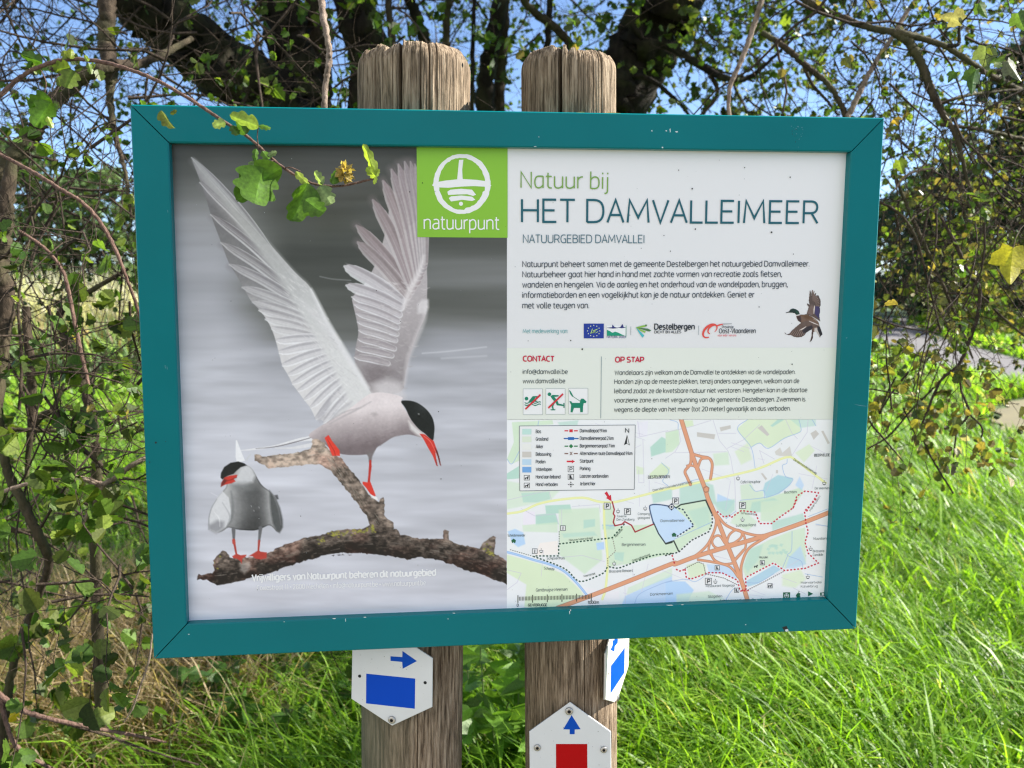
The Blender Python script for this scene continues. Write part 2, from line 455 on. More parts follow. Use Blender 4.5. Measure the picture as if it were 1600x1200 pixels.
def curve(pts, n=24):
    """smooth line through pts"""
    p = np.asarray(pts, float)
    if len(p) < 3: return p
    q = np.vstack([2 * p[0] - p[1], p, 2 * p[-1] - p[-2]]); out = []
    m = max(2, n // (len(p) - 1))
    for i in range(1, len(q) - 2):
        t = np.linspace(0, 1, m, endpoint=False)[:, None]
        out.append(.5 * (2 * q[i] + (q[i + 1] - q[i - 1]) * t + (2 * q[i - 1] - 5 * q[i] + 4 * q[i + 1] - q[i + 2]) * t ** 2 + (3 * q[i] - q[i - 1] - 3 * q[i + 1] + q[i + 2]) * t ** 3))
    return np.vstack(out + [p[-1:]])

def soften(p, n=2):
    """rounds the corners of a closed outline"""
    p = np.asarray(p, float)
    for _ in range(n):
        q = np.roll(p, -1, axis=0); p = np.stack([.75 * p + .25 * q, .25 * p + .75 * q], 1).reshape(-1, 2)
    return p

def zz(x0, y0, s):
    return lambda *p: np.array([(x0 + a / s, y0 + b / s) for a, b in p])

def paint_terns():
    C = Canvas(256, 213, 792, 988, 1.0)
    X, Y = C.X, C.Y
    # soft water behind the birds: three columns of grey values, drawn out sideways
    yl = [213, 260, 300, 340, 380, 420, 440, 470, 500, 520, 545, 570, 600, 700, 800, 900, 990]
    vl = [52, 72, 100, 142, 146, 160, 150, 162, 160, 176, 172, 186, 184, 190, 193, 196, 200]
    ym = [213, 260, 300, 350, 380, 400, 430, 460, 480, 500, 530, 545, 580, 620, 700, 800, 900, 990]
    vm = [54, 64, 70, 76, 70, 62, 66, 84, 80, 92, 104, 142, 160, 176, 186, 190, 192, 198]
    yr = [213, 300, 370, 395, 410, 440, 456, 480, 495, 520, 540, 570, 620, 700, 800, 900, 990]
    vr = [58, 62, 66, 84, 104, 112, 90, 86, 98, 140, 152, 160, 172, 180, 186, 190, 196]
    a, b, c_ = np.interp(Y, yl, vl), np.interp(Y, ym, vm), np.interp(Y, yr, vr)
    wob = smooth_noise(C.w, C.h, 160, 30, 3) * 18
    t1 = np.clip((X + wob - 330) / 130, 0, 1); t1 = t1 * t1 * (3 - 2 * t1)
    t2 = np.clip((X + wob - 560) / 130, 0, 1); t2 = t2 * t2 * (3 - 2 * t2)
    g = a * (1 - t1) + b * t1; g = g * (1 - t2) + c_ * t2
    g = g + smooth_noise(C.w, C.h, 260, 26, 5) * (7 + 8 * np.clip((Y - 480) / 80, 0, 1)) + smooth_noise(C.w, C.h, 150, 9, 9, 2) * 5 + smooth_noise(C.w, C.h, 95, 13, 15, 3) * 15 * np.clip((Y - 500) / 80, 0, 1)
    dk = np.clip((150 - g) / 90, 0, 1)[..., None]
    C.c[:] = g[..., None] * (np.array([.982, 1.0, 1.055]) * (1 - dk) + np.array([1.0, 1.03, .97]) * dk)
    for (p, wd, al) in (([(660, 552), (700, 549), (760, 542)], 2.2, .35), ([(690, 560), (760, 556)], 3, .22), ([(500, 432), (520, 436), (548, 438)], 1.6, .3), ([(330, 770), (345, 778)], 1, .4)):
        C.stroke(curve(p), wd, (225, 228, 235), 2.0, al)

    Z5, Z6, Z7, Z8 = zz(260, 220, 4.), zz(440, 380, 4.), zz(290, 660, 4.), zz(500, 600, 10 / 3.)
    FL, PE, DR = 1, 2, 3
    n1 = smooth_noise(C.w, C.h, 14, 14, 21); n2 = smooth_noise(C.w, C.h, 5, 5, 22, 2)

    def wing_feathers(tips, roots, base, edge, dark, wdt, oid):
        """one narrow vane per flight feather: pale shaft and edge, darker inner half"""
        for k, (t, r) in enumerate(zip(tips, roots)):
            t, r = np.array(t, float), np.array(r, float)
            d = t - r; L = np.hypot(*d); d /= L; nrm = np.array([-d[1], d[0]])
            s = np.linspace(0, 1, 12)
            bow = np.sin(s * np.pi) * L * .035
            pth = r + np.outer(s, t - r) + np.outer(bow, nrm)
            prof = np.interp(s, [0, .3, .8, .95, 1], [.7, 1, .84, .46, .06]) * wdt[k]
            C.stroke(pth, prof * 1.12, edge, 1.2, .85, oid)
            C.stroke(pth + nrm * wdt[k] * .07, prof * .86, base[k], 1.3, .92, oid)
            C.stroke(pth + nrm * wdt[k] * .27, prof * .26, dark[k], 2.0, .58)
            C.stroke(pth - nrm * wdt[k] * .10, np.full(12, .9), (222, 223, 227), 1.2, .30)

    # ---------------- far (right hand) wing of the flying bird
    rw = np.vstack([[(640, 262), (652, 320), (661, 360), (666, 400), (668, 440), (667, 470), (668, 482), (663, 500), (655, 515), (648, 535), (640, 556), (632, 590), (631, 615), (580, 618), (570, 600), (560, 585), (553, 566), (556, 540), (561, 520), (557, 498), (552, 478), (549, 463), (575, 440), (600, 380), (612, 300)]])
    rw = soften(rw)
    C.poly(rw, (176, 170, 174), 1.2, 1, FL, fn=lambda x, y, d, s: np.stack([np.interp(y, [260, 430, 500, 560, 595, 618], [165, 172, 164, 146, 138, 172]) + o for o in (2, -3, 1)], -1) + (n1[s] * 5)[..., None])
    pt = [(556, 352), (558, 378), (582, 312), (598, 282), (611, 264), (622, 256), (632, 252), (641, 252), (648, 256)]
    pr = [(640, 455), (636, 462), (644, 448), (650, 440), (654, 432), (657, 425), (660, 420), (662, 415), (664, 410)]
    shade = [(150, 138, 142), (156, 146, 149), (150, 138, 142), (154, 142, 146), (150, 140, 145), (152, 142, 148), (150, 144, 150), (160, 152, 158), (168, 162, 166)]
    wing_feathers(pt, pr, shade, (186, 181, 184), [(118, 108, 110)] * 9, [20, 20, 21, 21, 20, 18, 17, 15, 12], FL)
    # the outer halves of the primaries go smoky
    for t, r in zip(pt, pr):
        t, r = np.array(t), np.array(r); q = r + np.outer(np.linspace(.45, 1.0, 8), t - r)
        C.stroke(q, np.linspace(2, 13, 8), (122, 112, 116), 8, .38)
    sec_t = [(537, 416), (540, 446), (549, 464), (553, 476), (556, 490), (558, 503), (560, 516), (559, 530), (556, 545), (553, 558)]
    sec_r = [(625, 470), (625, 480), (624, 492), (622, 502), (621, 512), (620, 522), (618, 532), (616, 545), (612, 556), (606, 568)]
    wing_feathers(sec_t, sec_r, [(186, 183, 189)] * 2 + [(182, 178, 184)] * 2 + [(172, 168, 173)] * 3 + [(160, 154, 159)] * 3, (212, 213, 218), [(140, 134, 140)] * 10, [22, 19, 14, 12, 11, 11, 11, 11, 11, 11], FL)
    # under-wing coverts: rows of small pale crescents
    r0 = np.random.default_rng(5)
    for k in range(150):
        y = 440 + 165 * r0.random(); x0 = np.interp(y, [440, 500, 560, 605], [600, 565, 560, 575]); x1 = np.interp(y, [440, 500, 560, 605], [664, 655, 640, 630])
        x = x0 + (x1 - x0) * r0.random(); L = 5 + 6 * r0.random()
        v = np.interp(y, [440, 520, 590], [196, 176, 156]) + r0.normal() * 9
        C.stroke(curve([(x, y), (x + L * .5, y + 2.2), (x + L, y + 1.2)]), [.6, 2.2, .8], (v + 2, v - 2, v + 1), 1.6, .5)
    C.stroke(curve([(662, 400), (655, 425), (640, 455), (630, 482)]), [3, 8, 10, 4], (214, 211, 214), 6, .8)
    C.stroke(curve([(667, 470), (662, 500), (650, 530), (638, 560), (632, 600)]), [6, 8, 8, 7, 5], (196, 192, 196), 5, .6)
    C.poly(Z6((850, 380), (880, 350), (912, 355), (918, 400), (900, 440), (850, 440)), (208, 206, 210), 5, .8, FL)
    C.poly(Z6((520, 780), (620, 760), (690, 800), (560, 900), (540, 900)), (112, 104, 108), 14, .6)
    C.poly(Z6((560, 880), (660, 850), (745, 870), (770, 970), (620, 980)), (200, 197, 201), 12, .8, FL)

    # ---------------- near (left hand) wing
    lw = np.array([(297, 242), (322, 267), (345, 297), (375, 332), (400, 357), (425, 385), (447, 410), (465, 430), (485, 447), (500, 478), (512, 504), (522, 520), (540, 550), (557, 577), (578, 612), (590, 626), (560, 655), (520, 664), (500, 655), (494, 657), (486, 638), (476, 626), (466, 612), (457, 601), (451, 587), (441, 572), (437, 556), (430, 528), (422, 508), (412, 492), (404, 482), (394, 473), (386, 460), (370, 430), (358, 413), (347, 383), (329, 335), (321, 305), (308, 270)])
    fnl = lambda x, y, d, s: np.stack([np.interp(y, [240, 300, 400, 500, 600, 660], [138, 160, 178, 196, 204, 206]) - 62 * np.clip((-((x - 297) * 236 - (y - 242) * 203) / 311 - 6) / 20, 0, 1) * np.clip((500 - y) / 60, 0, 1) + o for o in (0, 0, 3)], -1) + (n1[s] * 4)[..., None]
    lw = soften(lw)
    C.poly(lw, (190, 190, 194), 1.2, 1, FL, fn=fnl)
    lt = [(299, 246), (312, 285), (329, 335), (345, 379), (358, 413), (378, 449), (394, 472), (404, 485), (414, 499), (424, 514)]
    lr = [(440, 420), (455, 440), (465, 455), (472, 470), (478, 482), (486, 494), (494, 506), (500, 516), (505, 525), (510, 534)]
    bs = [(150, 152, 156), (132, 131, 135), (126, 124, 129), (140, 139, 143), (154, 153, 158), (170, 170, 174), (184, 184, 188), (188, 188, 192), (190, 190, 194), (192, 192, 196)]
    wing_feathers(lt, lr, bs, (205, 207, 211), [(104, 102, 107), (98, 95, 100), (98, 94, 99), (108, 105, 110), (116, 114, 119), (134, 132, 138), (142, 140, 146), (148, 146, 152), (150, 148, 154), (150, 148, 154)], [12, 13, 14, 15, 15, 15, 15, 15, 15, 15], FL)
    for t, r in list(zip(lt, lr))[:7]:       # smoky trailing edges of the outer primaries
        t, r = np.array(t), np.array(r); q = r + np.outer(np.linspace(.35, .98, 9), t - r) + np.array([-2.0, 2.5])
        C.stroke(q, np.linspace(2, 9, 9), (112, 110, 115), 7, .34)
    st = [(432, 534), (436, 552), (441, 572), (451, 587), (457, 601), (466, 612), (476, 626), (486, 638), (494, 656), (506, 662)]
    sr = [(505, 530), (512, 538), (518, 546), (524, 554), (529, 562), (534, 570), (540, 578), (545, 586), (550, 594), (556, 606)]
    wing_feathers(st, sr, [(196, 196, 201)] * 10, (222, 224, 229), [(150, 149, 156)] * 10, [15, 15, 14, 13, 12, 12, 12, 12, 13, 12], FL)
    # smooth leading edge and coverts laid over the feather roots
    le = np.array([(297, 242), (322, 267), (345, 297), (375, 332), (400, 357), (425, 385), (447, 410), (465, 430), (485, 447), (500, 478), (512, 504), (522, 520), (540, 550), (557, 577), (578, 612), (588, 626), (550, 640), (528, 590), (503, 545), (470, 490), (435, 435), (395, 380), (350, 320), (318, 280)])
    le = soften(le)
    C.poly(le, (172, 174, 176), 9, .92, None, fn=lambda x, y, d, s: np.stack([np.interp(y, [240, 300, 360, 420, 500, 560, 630], [146, 158, 166, 176, 196, 206, 208]) + o for o in (0, 2, 4)], -1))
    C.stroke(curve([(486, 452), (500, 480), (514, 508), (530, 535), (550, 568), (574, 606)]), [3, 6, 8, 9, 9, 7], (216, 217, 221), 5, .8)
    C.stroke(curve([(470, 470), (490, 490), (512, 515), (530, 545)]), [4, 10, 12, 6], (206, 207, 211), 9, .6)
    for k in range(170):
        t = r0.random(); ax, ay = np.array([450, 440]) + t * np.array([100, 190]); x = ax + (r0.random() - .35) * 44; y = ay + (r0.random() - .5) * 30
        if y < 430 or x > 480 + (y - 440) * .58: continue
        v = 202 + r0.normal() * 10
        C.stroke([(x, y), (x - 5 - 4 * r0.random(), y - 4 - 3 * r0.random())], [2.2, .6], (v, v, v + 3), 1.5, .45)
    C.poly(Z6((290, 1120), (330, 1060), (400, 1010), (440, 990), (420, 1010), (370, 1040), (320, 1100)), (150, 150, 158), 5, .55)
    C.poly(Z6((215, 1090), (240, 1050), (300, 960), (310, 1000), (270, 1090), (240, 1120)), (158, 158, 166), 6, .55)
    C.stroke(curve(Z6((290, 1130), (380, 1085), (470, 1045))), [1.2, 2, .8], (138, 136, 142), 1.4, .6)

    # ---------------- tail streamers, body, head
    C.stroke(curve([(500, 684), (470, 687), (430, 697), (395, 702), (374, 704)], 40), [9, 6, 3.4, 2.6, 1.0], (216, 218, 223), 1.1, 1, FL)
    C.stroke(curve([(492, 682), (460, 691), (430, 698), (400, 701)], 30), [1.0, 1.6, 1.3, .6], (88, 86, 92), 1.0, .85)
    C.stroke(curve([(505, 692), (470, 698), (455, 700), (430, 700)]), [8, 5, 3, 1], (208, 210, 215), 1.5, 1, FL)
    body = np.vstack([Z6((160, 1200), (230, 1150), (300, 1110), (420, 1040), (520, 960), (560, 935), (640, 930), (770, 960)), Z8((415, 90), (470, 170), (520, 240), (545, 262), (530, 280), (520, 277), (470, 262), (430, 265), (380, 275), (330, 310), (300, 326), (286, 346), (268, 362), (250, 367), (180, 371), (105, 366), (60, 345), (20, 305), (-20, 300), (-40, 285))])
    def bodyfn(x, y, d, s):
        t = np.clip((y - (640 - (x - 560) * .10)) / 58, 0, 1)
        v = 212 - 104 * t ** 1.05 - 18 * np.exp(-((x - 640) ** 2 + (y - 668) ** 2) / 250.) + np.clip((x - 628) / 22, 0, 1) * 14 * (1 - t)
        v = v + 26 * np.clip((505 - x) / 20, 0, 1)
        v = v + n1[s] * 6 + n2[s] * 3
        return np.stack([v + 4, v - 3 - 3 * t, v - 2 * t], -1)
    body = soften(body)
    C.poly(body, (190, 188, 190), 1.4, 1, FL, fn=bodyfn)
    C.stroke(curve(Z6((300, 1130), (380, 1085), (470, 1040), (560, 990))), [1, 2.5, 3, 1], (158, 154, 158), 2.5, .55)
    C.stroke(curve(Z8((40, 200), (120, 150), (200, 125))), [1, 2.5, 1], (150, 146, 150), 2.5, .5)
    C.poly(Z8((270, 152), (290, 148), (300, 160), (280, 168)), (146, 140, 142), 6, .6)
    for k in range(240):
        x, y = 505 + 130 * r0.random(), 640 + 68 * r0.random()
        s = C.box(np.array([[x, y]]), 0)
        if C.id[s].size == 0 or C.id[s].flat[0] != FL: continue
        v = C.c[s].reshape(-1, 3)[0] + r0.normal() * 9
        C.stroke([(x, y), (x - 4 - 3 * r0.random(), y + 1.5)], [1.6, .5], v, 1.3, .45)
    C.poly(Z8((460, 190), (500, 225), (545, 262), (530, 280), (500, 262), (470, 235)), (222, 221, 222), 5, .8, FL)
    capf = Z8((415, 88), (450, 84), (500, 92), (550, 125), (585, 170), (597, 215), (595, 260), (590, 297), (575, 287), (545, 256), (520, 240), (490, 207), (465, 172), (445, 122))
    capf = soften(capf)
    C.poly(capf, (24, 27, 29), 1.3, 1, FL, fn=lambda x, y, d, s: np.stack([22 + 20 * np.exp(-((x - 660) ** 2 + (y - 634) ** 2) / 120.) + o for o in (0, 3, 5)], -1))
    C.poly(Z8((510, 153), (518, 153), (519, 163), (510, 163)), (150, 152, 154), 1.2, .9)
    C.poly(Z8((508, 160), (522, 160), (522, 172), (508, 172)), (10, 10, 11), 2.5, .9)
    C.poly(Z8((518, 258), (545, 262), (572, 284), (592, 296), (608, 340), (622, 385), (630, 425), (624, 420), (612, 375), (600, 350), (606, 392), (613, 428), (606, 424), (588, 375), (562, 330), (538, 285)), (196, 54, 46), 1.1, 1, FL)
    C.poly(Z8((598, 330), (612, 350), (622, 385), (630, 426), (625, 420), (614, 380)), (52, 26, 28), 1.2, .9)
    C.poly(Z8((600, 395), (606, 392), (613, 428), (607, 424)), (120, 40, 38), 1.2, .8)
    C.stroke(curve(Z8((540, 270), (575, 300), (600, 350))), [1.2, 1.6, .8], (226, 120, 110), 1, .7)

    # ---------------- dead branch
    dr = np.vstack([Z7((68, 965), (85, 950), (150, 940), (178, 922), (168, 862), (200, 825), (235, 793), (262, 802), (278, 842), (330, 838), (400, 842), (500, 820), (600, 770), (720, 725), (870, 692), (900, 678), (1000, 662), (1100, 664), (1145, 640), (1130, 600), (1080, 520), (960, 370), (900, 300), (830, 262), (700, 270), (520, 293), (490, 270), (430, 240), (425, 200), (440, 192), (475, 207), (545, 203), (700, 185), (780, 160), (790, 135), (785, 105), (810, 94), (870, 122), (885, 160), (960, 215))[:], Z8((105, 372), (220, 520), (270, 590), (302, 612), (310, 595), (330, 592), (342, 605), (336, 660), (335, 682), (382, 722), (390, 748), (425, 780), (520, 800), (618, 806), (640, 802), (636, 765), (655, 752), (674, 765), (676, 815), (730, 832), (830, 855), (850, 822), (880, 802), (905, 788), (922, 800), (908, 880), (975, 918), (982, 1050), (880, 1010), (760, 972), (680, 940), (600, 915), (520, 905), (450, 917), (380, 900), (220, 885), (100, 882), (0, 900)), Z7((1100, 828), (970, 822), (850, 842), (700, 882), (560, 932), (500, 952), (420, 968), (360, 992), (270, 1010), (195, 1022), (160, 1002), (130, 985), (75, 985))])
    rs = np.random.default_rng(14); q = []
    for k in range(len(dr)):                 # ragged bark outline
        a, b = dr[k], dr[(k + 1) % len(dr)]; m = max(1, int(np.hypot(*(b - a)) / 3.5))
        for t in np.arange(m) / m: q.append(a + (b - a) * t + rs.normal(size=2) * .75)
    dr = np.array(q)
    nb = smooth_noise(C.w, C.h, 22, 10, 31, 4); nc = smooth_noise(C.w, C.h, 6, 4, 32, 3); nd = smooth_noise(C.w, C.h, 34, 30, 33, 2)
    def barkfn(x, y, d, s):
        top = np.clip(1 - d / 16., 0, 1)
        v = 62 + nb[s] * 40 + nc[s] * 62 + nd[s] * 22 + 34 * np.exp(-((d - 6) / 5) ** 2) * (y < np.interp(x, [300, 400, 480, 560, 660, 800], [884, 872, 842, 832, 838, 872]))
        v = v - 44 * np.clip((y - np.interp(x, [300, 400, 480, 560, 660, 800], [890, 880, 850, 840, 850, 882])) / 14, -0.4, 1)
        up = np.clip((770 - y) / 20, 0, 1) * np.clip((520 - x) / 30, 0, 1)
        v = v + up * 62
        lit = np.clip((782 - y) / 60, 0, 1) * (1 - up); v = v + lit * 22
        v = np.clip(v, 18, 190)
        red = np.clip(nd[s] * 2.2, 0, 1)
        return np.stack([v * 1.04 + 3 + 8 * red, v * .96 - 4 * red, v * .88 - 5 * red], -1)
    C.poly(dr, (80, 72, 64), 1.2, 1, DR, fn=barkfn, grow=-1.0)
    keep = C.c.copy()
    for k in range(130):      # bark ridges and lit flakes
        t = r0.random(); x = 330 + 460 * t; yc = np.interp(x, [330, 400, 480, 560, 660, 800], [893, 883, 855, 842, 850, 888]); y = yc + (r0.random() - .5) * 26
        a_ = np.interp(x, [330, 480, 600, 800], [-.12, -.33, .05, .42]); L = 5 + 10 * r0.random()
        v = r0.choice([34, 44, 105, 125, 96])
        C.stroke([(x, y), (x + L * math.cos(a_), y + L * math.sin(a_))], [.6, 1.8], (v + 6, v, v - 6), 1.1, .5)
    for k in range(60):
        t = r0.random(); x, y = 516 + t * 72, 712 + t * 108; x += (r0.random() - .5) * 20; v = r0.choice([48, 60, 130, 140])
        C.stroke([(x, y), (x + 4, y + 6)], [.6, 1.8], (v + 4, v, v - 8), 1.1, .5)
    for k in range(50):
        x = 402 + 100 * r0.random(); y = 711 + (r0.random() - .5) * 17 - (x - 402) * .06; v = r0.choice([84, 172, 160, 70, 190])
        C.stroke([(x, y), (x + 9, y - 1.5)], [.6, 1.6], (v + 6, v, v - 8), 1.1, .5)
    for cx, cy, rx, ry, nn in ((527, 833, 16, 4, 26), (558, 829, 18, 4, 24), (581, 824, 5, 6, 14), (762, 861, 8, 8, 16), (502, 843, 8, 5, 8), (332, 880, 10, 10, 9), (586, 770, 6, 16, 6)):
        for k in range(nn):
            x, y = cx + r0.normal() * rx * .5, cy + r0.normal() * ry * .5
            C.poly(np.array([(x, y), (x + 3, y + 1), (x + 2, y + 3), (x - 1, y + 2)]), (150, 148, 62) if k % 3 else (112, 116, 52), 1.2, .75)
    C.c[C.id != DR] = keep[C.id != DR]
    C.poly(Z7((340, 880), (400, 870), (410, 900), (370, 950), (345, 930)), (176, 172, 168), 5, .55)
    C.poly(Z7((620, 830), (700, 800), (720, 810), (640, 850)), (150, 140, 130), 4, .45)

    # legs and feet of the flying bird
    C.poly(Z8((240, 360), (290, 340), (272, 378), (268, 408), (255, 408), (252, 380)), (112, 106, 108), 2, .95, FL)
    C.stroke(Z8((262, 400), (262, 430), (258, 470), (254, 515)), [3.2, 4.4, 3.4, 4.2], (176, 48, 42), 1, 1, FL)
    C.poly(Z8((222, 508), (246, 512), (262, 508), (290, 580), (284, 588), (262, 572), (240, 540), (222, 520)), (204, 56, 46), 1.2, 1, FL)
    C.poly(Z8((262, 575), (298, 590), (302, 606), (280, 598)), (226, 226, 226), 1.2, .9)
    C.poly(Z8((24, 280), (45, 265), (62, 295), (102, 345), (104, 374), (64, 374), (46, 330)), (212, 62, 50), 1.2, 1, FL)
    C.stroke(Z8((40, 290), (75, 350), (80, 372)), [1, 1.4, 1], (150, 36, 34), 1, .6)

    # ---------------- the bird standing below
    C.poly(Z7((314, 110), (322, 112), (345, 175), (372, 240), (320, 250), (313, 215)), (222, 225, 230), 1.2, 1, PE)
    C.poly(Z7((404, 196), (410, 200), (384, 240), (372, 232)), (190, 194, 200), 1.2, 1, PE)
    pb = Z7((250, 330), (330, 250), (385, 266), (415, 285), (436, 320), (452, 355), (480, 398), (530, 430), (562, 470), (588, 530), (604, 600), (607, 655), (588, 690), (566, 680), (543, 652), (520, 640), (492, 655), (440, 676), (390, 675), (330, 671), (290, 660), (262, 655), (235, 680), (192, 693), (146, 668), (146, 600), (160, 540), (192, 480), (232, 430), (262, 395))
    def pbfn(x, y, d, s):
        cx_ = 398 + (y - 760) * .02
        core = np.exp(-((x - cx_) / np.where(x < cx_, 36, 24)) ** 2) * np.clip((y - 724) / 44, 0, 1) ** .8
        v = 192 - 112 * core - 26 * np.clip((y - 795) / 30, 0, 1) + 8 * np.exp(-((x - 424) / 7) ** 2) * np.clip((y - 745) / 20, 0, 1)
        v = v - 46 * np.clip((2.6 - d) / 2.6, 0, 1)
        v = np.clip(v + n1[s] * 6 + n2[s] * 4, 40, 230)
        return np.stack([v, v + 2, v + 4], -1)
    pb = soften(pb)
    C.poly(pb, (180, 182, 186), 1.3, 1, PE, fn=pbfn)
    C.poly(Z7((146, 600), (160, 540), (192, 480), (232, 430), (270, 470), (285, 560), (282, 610), (250, 655), (192, 693), (146, 668)), (204, 207, 212), 2, .9, PE)
    C.stroke(curve(Z7((285, 430), (296, 520), (288, 600), (262, 650))), [1.5, 4, 4, 1], (96, 100, 104), 4, .6)
    C.stroke(curve(Z7((146, 668), (146, 600), (162, 536), (196, 478))), [1.2, 1.6, 1.4, 1], (140, 143, 150), 1.3, .8)
    C.poly(Z7((146, 640), (200, 610), (240, 620), (240, 660), (192, 693), (146, 668)), (132, 134, 141), 6, .8, PE)
    C.stroke(curve(Z7((230, 500), (275, 580), (262, 640))), [1, 2, 1], (150, 152, 158), 2, .6)
    C.stroke(curve(Z7((180, 560), (210, 600), (214, 650))), [1, 1.6, 1], (226, 228, 232), 1.6, .6)
    C.poly(Z7((524, 425), (560, 470), (590, 535), (606, 605), (607, 655), (588, 690), (566, 676), (545, 630), (530, 540)), (62, 66, 68), 4, .85, PE)
    C.poly(Z7((555, 455), (575, 452), (582, 478), (570, 482)), (70, 72, 76), 2, .9, PE)
    C.stroke(curve(Z7((545, 450), (580, 540), (596, 640))), [1, 2.6, 1], (128, 130, 134), 2.2, .5)
    for (x, y) in ((392, 790), (404, 792), (396, 797)):
        C.poly(np.array([(x, y), (x + 1.5, y), (x + 1, y + 2.4)]), (210, 212, 214), 1, .6)
    C.poly(Z7((320, 330), (350, 282), (392, 270), (418, 290), (436, 330), (420, 372), (360, 395), (300, 385)), (198, 201, 206), 6, .9, PE)
    C.poly(Z7((284, 392), (330, 378), (400, 380), (420, 420), (330, 430)), (112, 116, 118), 10, .7)
    C.poly(Z7((219, 345), (222, 315), (242, 278), (282, 252), (330, 244), (368, 256), (382, 268), (345, 280), (318, 303), (300, 322), (262, 334), (230, 356)), (26, 28, 30), 1.3, 1, PE)
    C.poly(Z7((221, 402), (224, 378), (244, 344), (272, 334), (325, 326), (318, 346), (300, 352), (312, 368), (288, 380), (250, 388)), (186, 54, 46), 1.2, 1, PE)
    C.poly(Z7((221, 402), (224, 378), (240, 350), (262, 362), (240, 388)), (84, 34, 34), 2.5, .8, PE)
    C.stroke(Z7((262, 366), (290, 356), (320, 342)), [1, 1.4, 1], (110, 30, 30), 1, .7)
    for leg in (Z7((300, 668), (302, 740), (318, 826)), Z7((468, 660), (460, 740), (455, 804))):
        C.stroke(leg[:2], [6, 3.4], (96, 98, 102), 1.4, 1, PE)
        C.stroke(leg[1:], [3.6, 2.8], (158, 60, 52), 1, 1, PE)
    C.stroke(Z7((301, 736), (302, 752)), 5, (176, 70, 60), 1, .9)
    C.poly(Z7((292, 836), (318, 820), (345, 830), (380, 826), (378, 836), (355, 852), (352, 884), (340, 864), (318, 850), (300, 850)), (172, 62, 54), 1.2, 1, PE)
    C.poly(Z7((394, 836), (440, 808), (455, 798), (470, 808), (508, 812), (506, 848), (470, 856), (440, 852), (418, 836)), (168, 58, 50), 1.4, 1, PE)
    fe = (C.id == FL) | (C.id == PE)
    C.c += ((smooth_noise(C.w, C.h, 3, 3, 77, 2) * 5)[..., None]) * fe[..., None]
    return C

